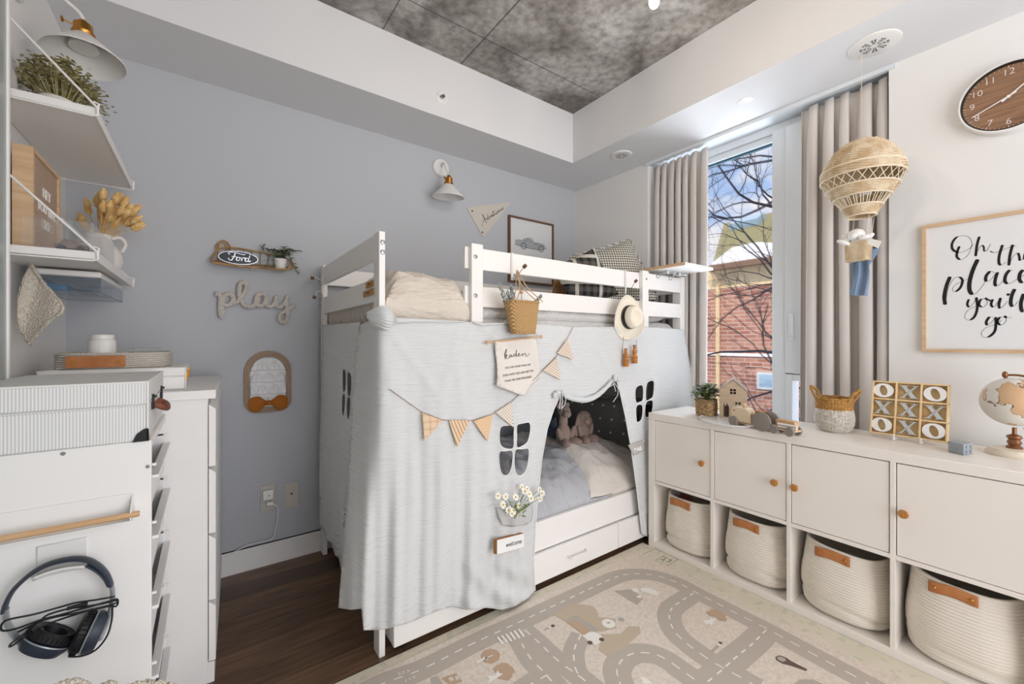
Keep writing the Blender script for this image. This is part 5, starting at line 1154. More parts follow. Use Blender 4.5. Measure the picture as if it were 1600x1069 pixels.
q2 = AZ(1250, 680, Zt); d2 = q2-O; xx = d2.dot(X); O2 = O+X*(xx-.068); O2.z = Zt
tl = thing('toy_trailer', 'wooden toy trailer loaded with white rods behind the toy tractor', 'toy vehicle', tuple(O2))
b = MB(); b.prism([O2+X*x+Vector((0, 0, z)) for x, z in ((-.035, .020), (-.035, .028), (.088, .028), (.088, .020))], Y*.045); b.build('trailer_bed', OAK, tl, bev=.001)
b = MB(); b.prism([O2+X*x+Vector((0, 0, z))+Y*.016 for x, z in ((-.005, .028), (-.005, .060), (.003, .064), (.070, .064), (.078, .058), (.078, .028))], Y*.028); b.build('load_block', OAKX, tl, bev=.002)
for zz_ in (.034, .046): MB().tube([O2+X*.012+Y*.006+Vector((0, 0, zz_)), O2+X*.092+Y*.006+Vector((0, 0, zz_))], .005, 10).build('rod', TWH, tl)
for x in (.0, .068):
    for yy in (0, .057): b = MB(); tw(b, O2+X*x+Y*yy+Vector((0, 0, .0205)), .020, .011); b.build('wheel', TGR, tl)
# two tone seagrass basket
sb = AZ(1303, 676, KZ); sb.x += .045; sb.y += .012; bsk = thing('seagrass_basket', 'two-tone straw and white seagrass basket with loop handles', 'basket', (sb.x, sb.y, Zt))
SGN = mat('seagrass_natural', 'C99A5B', .85, bump=('voronoi', 130, .9, (1,1,1.5), .005), var=(60, (1,1,2), .35, .65), c2='B07F3F'); SGW = mat('seagrass_white', 'E2DCD2', .85, bump=('voronoi', 130, .9, (1,1,1.5), .005), var=(60, (1,1,2), .4, .6), c2='CFC6B8')
sprf = [(.046, 0), (.060, .010), (.070, .035), (.072, .06), (.070, .085), (.066, .10), (.066, .138), (.068, .150)]
def sf(lo, hi):
    return [(sprf[i][0], sprf[i][1]) for i in range(len(sprf)) if lo <= sprf[i][1] <= hi]
for nm, lo, hi, m in (('white_weave', 0, .10, SGW), ('natural_weave', .10, .15, SGN)):
    b = MB(); pr = [(r, z) for r, z in sf(lo, hi)]; b.lathe(pr, (sb.x, sb.y, Zt), 48, caps=False)
    if lo == 0: b.add([(sb.x+.05*math.cos(i/24*2*PI), sb.y+.05*math.sin(i/24*2*PI), Zt+.012) for i in range(24)], [tuple(range(24))])
    z = lo+.004
    while z < hi-.002:
        i = max(k for k in range(len(sprf)) if sprf[k][1] <= z); i = min(i, len(sprf)-2); t = (z-sprf[i][1])/(sprf[i+1][1]-sprf[i][1]); r = sprf[i][0]*(1-t)+sprf[i+1][0]*t
        n = 72; b.tube([(sb.x+(r+.0012*math.cos(j*PI))*math.cos(2*PI*j/n), sb.y+(r+.0012*math.cos(j*PI))*math.sin(2*PI*j/n), Zt+z) for j in range(n)], .0038, 5, True); z += .0078
    b.build(nm, m, bsk)
b = MB(); rope(b, [Vector((sb.x+.069*math.cos(2*PI*j/60), sb.y+.069*math.sin(2*PI*j/60), Zt+.150)) for j in range(61)], .003, .003, .018, 2, 6); b.build('braided_rim', SGN, bsk)
for sg in (1, -1):
    b = MB(); dirv = Vector((.25*sg, sg, 0)).normalized(); tv = Vector((-dirv.y, dirv.x, 0)); p0 = Vector((sb.x, sb.y, Zt+.135))
    for off in (0, .006): b.tube(spline([p0+dirv*.066+tv*.018, p0+dirv*(.080+off)+tv*.020+Vector((0, 0, .035)), p0+dirv*(.098+off)+Vector((0, 0, .060)), p0+dirv*(.080+off)-tv*.020+Vector((0, 0, .035)), p0+dirv*.066-tv*.018], 6), .004, 8)
    b.build('loop_handle', SGN, bsk)
# noughts and crosses board
G = lambda u, v: (u, v)
gA = AX(1360.5, 683, -.155); gB = AX(1480, 703, -.155); gT = AX(1366, 594, -.105); gT2 = AX(1492, 601, -.105)
bl = Vector((-.175, gA.y, Zt+.022)); gy1 = AX(1361, 683, -.215).y; gy0 = AX(1482, 703, -.215).y; X = Vector((0, -1, 0)); Wg = gy1-gy0; ztop = AX(1428, 596, -.165).z; Hg = ztop-bl.z+.006; Yg = Vector((.20, 0, 1)).normalized(); Ng = X.cross(Yg)
O = Vector((-.215, gy1, Zt+.012)); ng = thing('noughts_and_crosses_board', 'pale wooden tic-tac-toe board with white and grey letters leaning on a stand', 'board game', (O.x, (gy0+gy1)/2, Zt))
if Ng.x > 0: Ng = -Ng
GW = mat('plywood_pale', 'EDD2A4', .55, var=(14, (1,3,1), .35, .7), c2='E2BF8A'); F3 = lambda x, z, n: O+X*x+Yg*z+Ng*n
def gbox(b, x0, x1, z0, z1, n0, n1, m=0): b.obox(F3((x0+x1)/2, (z0+z1)/2, (n0+n1)/2), X*(x1-x0), Yg*(z1-z0), Ng*(n1-n0), m)
b = MB(); gbox(b, 0, Wg, 0, Hg, -.004, 0); b.build('backing', GW, ng, smooth=False); b = MB(); th_ = .006; D_ = .024
for i in range(4):
    x = i*(Wg-th_)/3; gbox(b, x, x+th_, 0, Hg, 0, D_); z = i*(Hg-th_)/3; gbox(b, 0, Wg, z, z+th_, .0005, D_-.0005)
b.build('grid_frame', GW, ng, bev=.001)
LW = mat('letter_white', 'F0EEEA', .5); LG = mat('letter_grey', 'BFC2C1', .5)
cw = (Wg-th_)/3; chh = (Hg-th_)/3
for r_, row in enumerate(('OXO', 'XXX', 'OXO')):
    for c_, ch in enumerate(row):
        cx_ = cw*(c_+.5)+th_/2+(-.004, .0, .002)[c_]; cz_ = chh*(2.5-r_)+th_/2; c = F3(cx_, cz_, .010)
        if ch == 'O':
            b = MB(); n = 40; tilt = (.25, 0, .35)[c_]; ow, oh, iw, ih = .039*Wg/.27, .034*Wg/.27, .015*Wg/.27, .026*Wg/.27; vs = []
            for lay in (0, .012):
                for (a_, b_) in ((ow, oh), (iw, ih)):
                    for k in range(n):
                        w = 2*PI*k/n; x = a_*math.cos(w); z = b_*math.sin(w)
                        if a_ == iw: x, z = x*math.cos(tilt)-z*math.sin(tilt)*1, x*math.sin(tilt)+z*math.cos(tilt)
                        vs.append(c+X*x+Yg*z+Ng*lay)
            fs = []
            for k in range(n):
                j = (k+1) % n; fs += [(k, j, n+j, n+k), (2*n+k, 3*n+k, 3*n+j, 2*n+j), (k, 2*n+k, 2*n+j, j), (n+k, n+j, 3*n+j, 3*n+k)]
            b.add(vs, fs); b.build('letter_o', LW, ng, ang=40)
        else:
            b = MB(); s = Wg/.27
            thick = [(-.030, .030), (-.012, .030), (.030, -.030), (.010, -.030)]; thin = [(.022, .030), (.029, .030), (-.020, -.030), (-.028, -.030)]
            for q in (thick, thin): b.prism([c+X*x*s+Yg*z*s for x, z in q], Ng*.012)
            for x0_, x1_, z0_ in ((-.035, -.005, .0275), (.010, .036, .0275), (-.036, -.011, -.0305), (.002, .034, -.0305)): b.prism([c+X*x0_*s+Yg*z0_*s, c+X*x1_*s+Yg*z0_*s, c+X*x1_*s+Yg*(z0_+.003)*s, c+X*x0_*s+Yg*(z0_+.003)*s], Ng*.012)
            b.build('letter_x', LG, ng, bev=.0008)
st = thing('display_stand', 'small clear and white easel stand holding the tic-tac-toe board', 'stand', (-.16, (gy0+gy1)/2, Zt))
for fy in (.355, .70):
    x = Wg*fy; b = MB(); base = O+X*x; b.tube([(-.262, base.y, Zt+.026), (-.262, base.y, Zt+.005), (-.15, base.y, Zt+.005), (-.150, base.y, Zt+.12)], .0035, 8); b.build('leg', WH, st)
# grey building block
BG = mat('block_blue_grey', '9AA2A8', .35); A = AZ(1481, 706, Zt); B = AZ(1508, 711.5, Zt); 
bb_ = thing('toy_brick_box', 'small blue grey studded toy brick box on the shelving unit', 'toy', tuple(A)); X = (B-A); X.z = 0; wdt = X.length; X.normalize(); Y = Vector((-X.y, X.x, 0)); h_ = .037; dp = .036
# long face toward the room, studded end toward the camera's right
C0 = A; L1 = AZ(1506, 712, Zt)-A; L1.z = 0; L2 = AZ(1520, 709, Zt)-AZ(1506, 712, Zt); L2.z = 0
P0, P1, P2_ = A, A+L1, A+L1+L2; b = MB(); b.prism([P0+Vector((0, 0, 0)), P1, P2_, P0+L2], (0, 0, .040)); bo = b.build('box', BG, bb_, bev=.003)
nrm = Vector((L2.y, -L2.x, 0)).normalized(); 
if nrm.dot(L1) < 0: nrm = -nrm
b = MB()
for sx in (.28, .74):
    for sz in (.0115, .0285): b.lathe([(.0052, 0), (.0052, .003), (.004, .0035), (.0, .0035)], P1+L2*sx+Vector((0, 0, sz)), 16, nrm)
b.build('stud', BG, bb_); n2 = Vector((-L1.y, L1.x, 0)).normalized(); 
if n2.dot(L2) > 0: n2 = -n2
b = MB(); b.lathe([(.003, 0), (.003, .002), (.0, .002)], P0+L1*.5+Vector((0, 0, .020)), 12, n2); b.build('button', BG, bb_)
# globe
gc = AX(1585, 628, -.20); gl = thing('desk_globe', 'antique style desk globe with brass arm on a pale round base', 'globe', (gc.x, gc.y, Zt))
R = .086; GLB = mat('globe_map', 'DDD8CF', .35)
def land(t):
    a = N(t, 'ShaderNodeTexCoord'); n = N(t, 'ShaderNodeTexNoise'); n.inputs['Scale'].default_value = 9; n.inputs['Detail'].default_value = 6; L(t, a, 'Object', n, 'Vector')
    return Mth(t, 'GREATER_THAN', n.outputs[0], .555)
mixmat(GLB, land, 'D0AC86')
def grat(t):
    a = N(t, 'ShaderNodeTexCoord'); n = N(t, 'ShaderNodeTexNoise'); n.inputs['Scale'].default_value = 9; n.inputs['Detail'].default_value = 6; L(t, a, 'Object', n, 'Vector')
    return Mth(t, 'LESS_THAN', Mth(t, 'ABSOLUTE', Mth(t, 'SUBTRACT', n.outputs[0], .555)), .004)
mixmat(GLB, grat, '6E4A36')
b = MB(); b.ell(gc, R, 48, 32); b.build('sphere', GLB, gl); axd = Vector((.05, .22, .95)).normalized()
b = MB(); b.ell(gc+axd*(R+.012), (.008, .008, .013), 12, 10).tube([gc+axd*R*.98, gc+axd*(R+.012)], .004, 8); sd_ = Vector((.0, -.95, .22)).normalized()
b.tube([gc+(axd*math.cos(a)+sd_*math.sin(a))*(R+.010) for a in [PI*i/20 for i in range(21)]], .004, 8)
b.lathe([(.020, 0), (.021, .006), (.014, .012), (.019, .022), (.014, .032), (.020, .040), (.018, .046), (.006, .052), (.006, .075)], (gc.x, gc.y, Zt+.024), 28)
b.build('stand', mat('antique_bronze', '8A5F42', .35, metal=.6), gl); b = MB(); b.lathe([(.0, 0), (.072, 0), (.072, .008), (.064, .016), (.06, .022), (.03, .025), (.0, .025)], (gc.x, gc.y, Zt), 48, caps=False); b.build('base', mat('base_cream', 'E4D8C4', .45), gl)
# ================================================================ right wall: clock and poster
CLM = mat('clock_walnut', '9A7559', .5, var=(10, (1,1,9), .35, .7), c2='7C5B43'); ccy, ccz, cr_ = -2.378, 2.130, .137
ck = thing('wall_clock', 'round white wall clock with walnut face and white numerals', 'clock', (0, ccy, ccz)); cc = Vector((0, ccy, ccz))
b = MB(); b.lathe([(cr_, 0), (cr_, .034), (cr_-.004, .038), (cr_-.009, .038), (cr_-.010, .022)], cc, 64, (-1, 0, 0), caps=False); b.build('case', SHADEW, ck)
b = MB(); b.lathe([(cr_-.010, .022), (cr_-.010, .036), (cr_-.014, .036), (cr_-.014, .022)], cc, 64, (-1, 0, 0), caps=False); b.build('inner_ring', BLACK, ck)
b = MB(); b.lathe([(cr_-.011, .0), (cr_-.011, .023)], cc, 64, (-1, 0, 0)); b.build('dial', CLM, ck, smooth=False)
b = MB(); Xc = Vector((0, -1, 0)); Zc = Vector((0, 0, 1))
for i in range(12):
    a = i/12*2*PI; c = cc+Vector((-.0232, 0, 0))+Xc*math.sin(a)*.096+Zc*math.cos(a)*.096; b.text(str(i or 12), c, Xc, Zc, .034, .0002, bold=-.0006)
for i in range(60):
    a = i/60*2*PI; dv = Xc*math.sin(a)+Zc*math.cos(a); b.obox(cc+Vector((-.0234, 0, 0))+dv*.117, Vector((.0006, 0, 0)), dv*(.006 if i % 5 else .010), (Xc*math.cos(a)-Zc*math.sin(a))*(.0008 if i % 5 else .0016))
b.build('numerals', LW, ck, smooth=False)
b = MB()
for a, l, w, z in ((math.radians(51), .060, .006, .027), (math.radians(246), .105, .0045, .029)):
    dv = Xc*math.sin(a)+Zc*math.cos(a); pv = Xc*math.cos(a)-Zc*math.sin(a); o_ = cc+Vector((-z, 0, 0)); b.prism([o_-dv*.022-pv*w/2, o_-dv*.022+pv*w/2, o_+dv*l+pv*w/3, o_+dv*l-pv*w/3], (-.001, 0, 0))
b.lathe([(.005, .023), (.005, .031), (.0, .031)], cc, 16, (-1, 0, 0)); b.build('hands', LW, ck, smooth=False)
po = thing('framed_poster', 'large framed quotation poster in black calligraphy on the right wall', 'poster', (0, -2.48, 1.4)); py1, pz0, pz1 = -2.133, 1.1325, 1.683; py0 = py1-.70; w = .013
b = MB().frame(py0, pz0, py1, pz1, w, -.020, -.001)
b.build('frame', OAK, po, smooth=False); MB().box((-.010, py0+w, pz0+w), (-.006, py1-w, pz1-w)).build('print', mat('poster_paper', 'E6E6E6', .12, coat=.6), po, smooth=False)
PS = [([(275, 255), (258, 300), (258, 335), (290, 352), (340, 315), (365, 245), (350, 195), (310, 180), (255, 190), (222, 235), (228, 280), (275, 300), (335, 280), (378, 242)], 1), ([(420, 184), (402, 250), (393, 328)], 1), ([(395, 320), (415, 275), (437, 248), (452, 262), (455, 288), (475, 285), (502, 238)], .6),
 ([(588, 245), (565, 320), (562, 375), (580, 392), (612, 370)], 1), ([(497, 290), (530, 300), (600, 278), (650, 258), (692, 252)], .3), ([(662, 243), (642, 320), (634, 395)], 1), ([(638, 385), (665, 330), (697, 305), (710, 330), (716, 358), (745, 340)], .8), ([(750, 338), (775, 320), (770, 300), (752, 310), (748, 345), (770, 355), (800, 335)], .8),
 ([(207, 476), (180, 545), (165, 620), (172, 680)], 1.6), ([(178, 640), (195, 560), (235, 490), (275, 480), (297, 505), (282, 555), (245, 585), (224, 570), (245, 535), (300, 508), (352, 488)], 1), ([(408, 350), (372, 430), (348, 520), (352, 585), (385, 603), (430, 560), (472, 497)], 1.7),
 ([(532, 448), (500, 438), (470, 470), (468, 505), (498, 502), (548, 445), (537, 490), (533, 530), (552, 543), (592, 508)], 1.2), ([(662, 432), (640, 430), (612, 465), (606, 510), (635, 527), (688, 498), (722, 470)], 1.2), ([(720, 480), (752, 455), (740, 428), (715, 455), (712, 500), (740, 520), (790, 490)], 1.3),
 ([(830, 430), (800, 450), (830, 480), (815, 515), (780, 505)], 1.3),
 ([(343, 640), (332, 678), (350, 697), (383, 660), (396, 628)], .9), ([(398, 626), (405, 700), (385, 765), (345, 792), (313, 772), (335, 722), (400, 688), (432, 658)], 1), ([(458, 635), (428, 645), (418, 682), (448, 697), (478, 665), (462, 632), (475, 640), (503, 652)], .9), ([(517, 640), (505, 678), (525, 697), (558, 655), (572, 628)], .9), ([(574, 630), (562, 680), (570, 705), (595, 690), (622, 655)], 1),
 ([(633, 598), (624, 614)], 1), ([(677, 565), (655, 615), (648, 672), (668, 692), (702, 655)], 1.3), ([(742, 600), (722, 665), (728, 722), (755, 728), (790, 690)], 1.3),
 ([(522, 770), (492, 772), (470, 805), (480, 828), (510, 805), (535, 772), (540, 820), (530, 875), (490, 912), (450, 915), (434, 885), (470, 845), (550, 820), (580, 790)], 1), ([(600, 768), (565, 775), (552, 808), (580, 828), (615, 795), (602, 762), (620, 775), (655, 770)], .9)]
b = MB()
for pl_, th_ in PS: ribbon(b, [AX(u, v, -.0102) for u, v in zpx(1440, 330, 4.65, pl_)], .0012, .0012+.0066*th_, (-1, 0, 0), .0004, k=8)
b.build('lettering', BLACK, po, smooth=False)
# ================================================================ hanging balloon
hk_ = AZ(1346, 86, SOF); bc = AX(1345, 283, hk_.x); bx_, by_ = hk_.x, hk_.y
bal = thing('wicker_balloon', 'woven wicker hot air balloon hanging before the curtain', 'hanging decoration', (bx_, by_, 1.6))
ztp = AX(1345, 219, bx_).z; zbt = AX(1343, 341, bx_).z; Hh = ztp-zbt; Rr = .148
prof = [(1, .0), (.985, .22), (.94, .46), (.86, .68), (.74, .86), (.64, .965), (.56, 1.0), (.50, .985), (.44, .935), (.36, .84), (.27, .70), (.19, .56), (.10, .43), (.03, .345), (.0, .33)]
def br_(f):
    for i in range(len(prof)-1):
        if prof[i][0] >= f >= prof[i+1][0]: t = (prof[i][0]-f)/(prof[i][0]-prof[i+1][0]+1e-9); a = prof[i][1]; c = prof[i+1][1]; return Rr*(a+(c-a)*t)
    return Rr*.33
bo = Vector((bx_, by_, zbt))
WKM = mat('wicker_weave', 'CBB08A', .75, var=(26, (1,1,.6), .38, .62), c2='E3D3B8'); WKS = mat('wicker_strip', 'E4D6BD', .7)
def band(name, f0, f1, m):
    b = MB(); f = f0; st_ = .0056/Hh
    while f < f1:
        r = br_(f); n = 72; ph = int(f/st_) % 2
        b.tube([bo+Vector(((r+.0016*math.cos(PI*(j//2+ph)))*math.cos(2*PI*j/n), (r+.0016*math.cos(PI*(j//2+ph)))*math.sin(2*PI*j/n), Hh*f)) for j in range(n)], .0026, 5, True); f += st_
    b.lathe([(br_(f0+(f1-f0)*i/12)-.001, Hh*(f0+(f1-f0)*i/12)) for i in range(13)], bo, 48, caps=False)
    return b.build(name, m, bal)
band('upper_weave', .62, .995, WKM); band('upper_weave', .50, .60, WKM); band('lower_weave', .25, .37, WKM); band('lower_weave', .03, .13, WKM)
b = MB()
for f in (.50, .61, .37, .25, .135, .02, .615): b.tube([bo+Vector(((br_(f)+.002)*math.cos(2*PI*j/56), (br_(f)+.002)*math.sin(2*PI*j/56), Hh*f)) for j in range(56)], .0036, 6, True)
for i in range(24):
    a = 2*PI*i/24
    for s in (-1, 1): b.tube([bo+Vector((br_(.37)*math.cos(a-s*.12), br_(.37)*math.sin(a-s*.12), Hh*.37)), bo+Vector((br_(.5)*math.cos(a+s*.12), br_(.5)*math.sin(a+s*.12), Hh*.5))], .0018, 5)
    for s in (-.05, .05): b.tube([bo+Vector((br_(.135)*math.cos(a+s), br_(.135)*math.sin(a+s), Hh*.135)), bo+Vector((br_(.25)*math.cos(a+s), br_(.25)*math.sin(a+s), Hh*.25))], .0018, 5)
for i in range(24):
    a = 2*PI*i/24
    if i % 2 == 0: b.tube([bo+Vector(((br_(.62+.37*k/8)+.001)*math.cos(a), (br_(.62+.37*k/8)+.001)*math.sin(a), Hh*(.62+.37*k/8))) for k in range(9)], .002, 5)
b.build('hoops', WKS, bal)
b = MB(); b.tube([bo+Vector((0, 0, Hh)), Vector((bx_, by_, SOF))], .0008, 5); b.tube([Vector((bx_, by_, SOF)), Vector((bx_-.005, by_, SOF-.018)), Vector((bx_+.004, by_, SOF-.03))], .0015, 6)
gz1 = AX(1345, 378, bx_).z; gz0 = AX(1345, 408, bx_).z; gw = .040; gx, gy = bx_-.0, AX(1341, 390, bx_).y
for sx in (-1, 1):
    for sy in (-1, 1): b.tube([bo+Vector((sx*br_(.02)*.7, sy*br_(.02)*.7, .0)), Vector((gx+sx*gw*.9, gy+sy*gw*.9, gz1))], .001, 5)
b.build('string', WKS, bal)
b = MB()
z = gz0+.003
while z < gz1: b.tube([Vector((gx+gw*c0, gy+gw*c1, z)) for c0, c1 in [(math.copysign(abs(math.cos(w))**.3, math.cos(w)), math.copysign(abs(math.sin(w))**.3, math.sin(w))) for w in [2*PI*j/40 for j in range(40)]]], .0026, 5, True); z += .0056
b.box((gx-gw+.002, gy-gw+.002, gz0), (gx+gw-.002, gy+gw-.002, gz0+.004)); b.build('gondola', WKM, bal)
WPL = mat('white_plush', 'F0EFEC', .95, bump=('noise', 120, .4, (1,1,1), .003), sheen=.3)
pb = thing('plush_lamb', 'small white plush animal with floppy ears riding in the balloon basket', 'soft toy', (gx, gy, gz1)); h = Vector((gx-.01, gy, gz1+.018)); b = MB()
E(b, h, (0, 0, -.035), (.027, .027, .04)); E(b, h, (-.008, .002, .012), (.028, .031, .027)); E(b, h, (-.026, .006, .004), (.018, .018, .015)); b.build('body', WPL, pb)
for s in (-1, 1): b = MB(); E(b, h, (-.002, s*.040, .016 if s > 0 else .0), (.008, .020, .011), Rm(-s*-20, 'X')); b.build('ear', WPL, pb)
b = MB(); E(b, h, (-.035, .042, -.018), (.012, .028, .010), Rm(30, 'X')); b.build('arm', WPL, pb); b = MB(); E(b, h, (-.035, -.030, -.008), (.012, .02, .010)); b.build('arm', WPL, pb)
BLC = mat('blue_muslin', '7E93AD', .9); CARDW = mat('gift_card', 'EDEBE4', .6)
c0 = AX(1357, 372, bx_-.03); c1 = AX(1372, 372, bx_-.03); c2 = AX(1378, 382, bx_-.03); c3 = AX(1362, 385, bx_-.03); b = MB(); cd0 = [c0, AX(1378, 377, bx_-.03), AX(1372, 388, bx_-.03), AX(1352, 380, bx_-.03)]; b.prism(cd0, (.002, 0, 0)); tag(b.build('gift_card', CARDW, None, smooth=False), 'small cream card tucked beside the plush animal in the balloon basket', 'card')
b = MB(); U0 = AX(1328, 408, bx_); 
b.grid(lambda u, v: AX(1329+28*u+(2*math.sin(v*4)), 406+56*v, bx_+.012+.008*math.sin(u*11+v*2)), 30, 20)
b.grid(lambda u, v: AX(1355+(20)*u*(1-.2*v), 392+(10+18*(1-u))*v-6*u+.0, bx_+.02+.01*u), 10, 8)
tag(b.build('muslin_scarf', BLC, None, solid=.001, ang=80), 'blue muslin cloth hanging down behind the balloon basket', 'cloth')
# ================================================================ mats on the floor
MATM = mat('play_mat_base', 'E3DAC8', .9, bump=('noise', 120, .15, (1,1,1), .001), var=(5, (1,1,1), .42, .6), c2='DCD5C0')
def spk(t):
    a = N(t, 'ShaderNodeTexCoord'); n = N(t, 'ShaderNodeTexNoise'); n.inputs['Scale'].default_value = 26; n.inputs['Detail'].default_value = 5; L(t, a, 'Object', n, 'Vector'); return Mth(t, 'MULTIPLY', Mth(t, 'GREATER_THAN', n.outputs[0], .58), .3)
mixmat(MATM, spk, 'AFB095'); LINE = mat('mat_line', '8E8F6E', .9)
b = MB(); b.box((-2.75, -2.62, .0005), (KX0-.003, TY-.004, .007)); 
def strip(b, p, q, w, z, m):
    p = Vector(p); q = Vector(q); t = (q-p).normalized(); s = Vector((-t.y, t.x, 0))*w/2
    b.add([p-s, q-s, q+s, p+s], [(0, 1, 2, 3)], m)
def mz(u, v): return AZ(u, v, .0073)
for a, c in (((1003, 867), (1024, 857)), ((1022, 877), (1040, 867)), ((1040, 886), (1060, 874)), ((1024, 857), (1060, 875)), ((1003, 867), (1040, 886)), ((1033, 880), (1043, 870))): strip(b, mz(*a), mz(*c), .003, 0, 1)
b.text('23', mz(1041, 875), (.2, -1, 0), (1, .2, 0), .06, .0001, m=1)
bm = b.build('play_mat', [MATM, LINE], None, smooth=False); tag(bm, 'pale yellow green mottled foam mat lying under the road rug', 'mat')
RUGM = mat('rug_beige', 'E6DACD', .95, bump=('noise', 260, .35, (1,1,1), .001), var=(90, (1,1,1), .4, .6), c2='DACDBE'); ROAD = mat('rug_road', 'BFB4A8', .95, bump=('noise', 260, .3, (1,1,1), .001)); RW = mat('rug_white', 'F2EDE4', .95); RT = mat('rug_tan', 'C3A78E', .95); RD = mat('rug_dark', '6B5A50', .95); RS = mat('rug_sand', 'C6B69F', .95); RGg = mat('rug_grey', 'B9AFA3', .95)
RZ = .0115; b = MB(); b.box((-2.62, -2.6, .0072), (-.612, TY-.050, RZ))
def rp(pts): return [AZ(u, v, RZ) for u, v in pts]
def road(pl_, wdt=.098, lv=0):
    P = spline(rp(pl_), 6); vs = []
    for i, p in enumerate(P):
        t = (P[min(i+1, len(P)-1)]-P[max(0, i-1)]).normalized(); s = Vector((-t.y, t.x, 0))*wdt/2; vs += [p+s+Vector((0, 0, .0003+lv)), p-s+Vector((0, 0, .0003+lv))]
    b.add(vs, [(2*i, 2*i+1, 2*i+3, 2*i+2) for i in range(len(P)-1)], 1)
    acc = 0; on = []; 
    for i in range(len(P)-1):
        seg = (P[i+1]-P[i]); l = seg.length; n = max(1, int(l/.004))
        for k in range(n):
            if (acc % .058) < .030: on.append((P[i]+seg*k/n, P[i]+seg*(k+1)/n))
            acc += l/n
    for p, q in on: strip(b, p+Vector((0, 0, .0012)), q+Vector((0, 0, .0012)), .0055, 0, 2)
road([(560, 1088), (600, 1068), (660, 1046), (737, 1007), (817, 970), (897, 932), (942, 911), (971, 899.5), (1001, 897), (1032, 901.6), (1062, 912.5), (1091, 928), (1141, 954), (1200, 984), (1275, 1025), (1350, 1065), (1410, 1098)])
road([(1084, 927), (1062.5, 941), (1049, 952), (1046, 967), (1054, 987), (1073, 1006), (1106, 1030), (1128, 1043), (1150, 1055), (1185, 1075)], .098, .0001)
road([(1197, 985), (1175, 1007), (1150, 1027.5), (1125, 1050), (1107, 1065), (1090, 1082)], .1, .0002)
road([(972, 1080), (968, 1066), (964, 1048), (973, 1030.6), (992.5, 1021), (1019, 1022), (1040.6, 1030.6), (1062.5, 1046), (1086.6, 1063.5), (1110, 1082)], .098, .0003)
road([(806, 990), (828, 1028), (843, 1044), (855, 1057), (872, 1077)], .085, .0002); road([(820, 985), (837, 1000), (872, 1033), (905, 1057), (930, 1078)], .085, .0004)
road([(908, 992), (905, 998), (897, 1017), (898, 1041), (905, 1057)], .08, .0005); road([(856, 1055), (837, 1065), (815, 1080)], .085, .0006)
def shp(pts, m, h=.0006): P = rp(pts); b.add([p+Vector((0, 0, h+.0003)) for p in P], [tuple(range(len(P)))], m)
BH = [0]
def blob(u, v, r, m, h=.0006, n=14, wob=.12):
    c = rp([(u, v)])[0]; BH[0] = (BH[0]+1) % 12; h += .0003+.00003*BH[0]; r *= .78; b.add([c+Vector((r*(1+wob*math.sin(k*2.7))*math.cos(2*PI*k/n), r*(1+wob*math.sin(k*2.7))*math.sin(2*PI*k/n), h)) for k in range(n)], [tuple(range(n))], m)
def seg(u0, v0, u1, v1, w, m, h=.0009): p, q = rp([(u0, v0), (u1, v1)]); up_ = Vector((0, 0, h+.0008)); strip(b, p+up_, q+up_, w, 0, m)
z1 = lambda x, y: (500+x/4, 860+y/4); z2 = lambda x, y: (800+x/4.571, 860+y/4.571); z3 = lambda x, y: (1050+x/4, 880+y/4)
shp([z2(300, 460), z2(400, 400), z2(480, 385), z2(580, 400), z2(605, 430), z2(620, 480), z2(740, 490), z2(745, 560), z2(640, 580), z2(380, 510)], 5)
shp([z2(780, 600), z2(830, 545), z2(910, 545), z2(920, 590), z2(800, 700), z2(680, 755), z2(620, 715), z2(640, 600)], 5)
shp([z2(395, 520), z2(445, 498), z2(560, 572), z2(515, 608)], 3, .0009); shp([z2(395, 520), z2(380, 505), z2(455, 465), z2(640, 575), z2(560, 590), z2(445, 498)], 6, .0008)
shp([z2(500, 610), z2(570, 580), z2(620, 600), z2(660, 640), z2(600, 680), z2(560, 665)], 2, .0009); blob(*z2(557, 662), .013, 4, .0012, 16, 0); blob(*z2(640, 640), .013, 4, .0012, 16, 0)
shp([z2(730, 290), z2(860, 280), z2(905, 320), z2(935, 345), z2(895, 392)], 6); shp([z2(850, 282), z2(890, 272), z2(905, 290), z2(895, 305), z2(872, 298)], 2, .0009); shp([z2(885, 330), z2(925, 322), z2(920, 345), z2(900, 340)], 2, .0009)
for x, y, r in ((945, 285, .022), (975, 290, .030), (1005, 300, .030), (1030, 315, .016)): blob(*z2(x, y), r, 2, .0009)
blob(*z2(690, 525), .036, 2, .0009, 24, 0); blob(*z2(690, 525), .032, 2, .0010, 24, 0); seg(*z2(690, 525), *z2(700, 515), .003, 4, .0013); seg(*z2(690, 525), *z2(676, 520), .003, 4, .0013)
blob(*z2(780, 497), .017, 6); blob(*z2(292, 541), .010, 4); blob(*z2(266, 553), .009, 2); seg(*z2(230, 572), *z2(262, 556), .006, 6)
blob(*z1(1065, 662), .046, 3, .0006, 18, .05); seg(*z1(980, 705), *z1(1040, 670), .010, 2); seg(*z1(1030, 680), *z1(1080, 658), .004, 2); seg(*z1(1035, 668), *z1(1050, 690), .003, 2)
for x, y, r in ((1120, 745, .026), (1150, 735, .03), (1175, 755, .03), (1165, 785, .026), (1140, 775, .03)): blob(*z1(x, y), r, 3, .0006)
shp([z1(1040, 790), z1(1095, 782), z1(1110, 752), z1(1120, 770), z1(1145, 775), z1(1120, 790), z1(1085, 815), z1(1050, 836), z1(1060, 805)], 2, .0009)
for x, y, r in ((250, 318, .026), (270, 308, .028), (300, 325, .028), (310, 345, .026)): blob(*z3(x, y), r, 3)
shp([z3(195, 360), z3(230, 357), z3(245, 338), z3(255, 350), z3(282, 348), z3(262, 362), z3(250, 395), z3(232, 380), z3(212, 384)], 2, .0009)
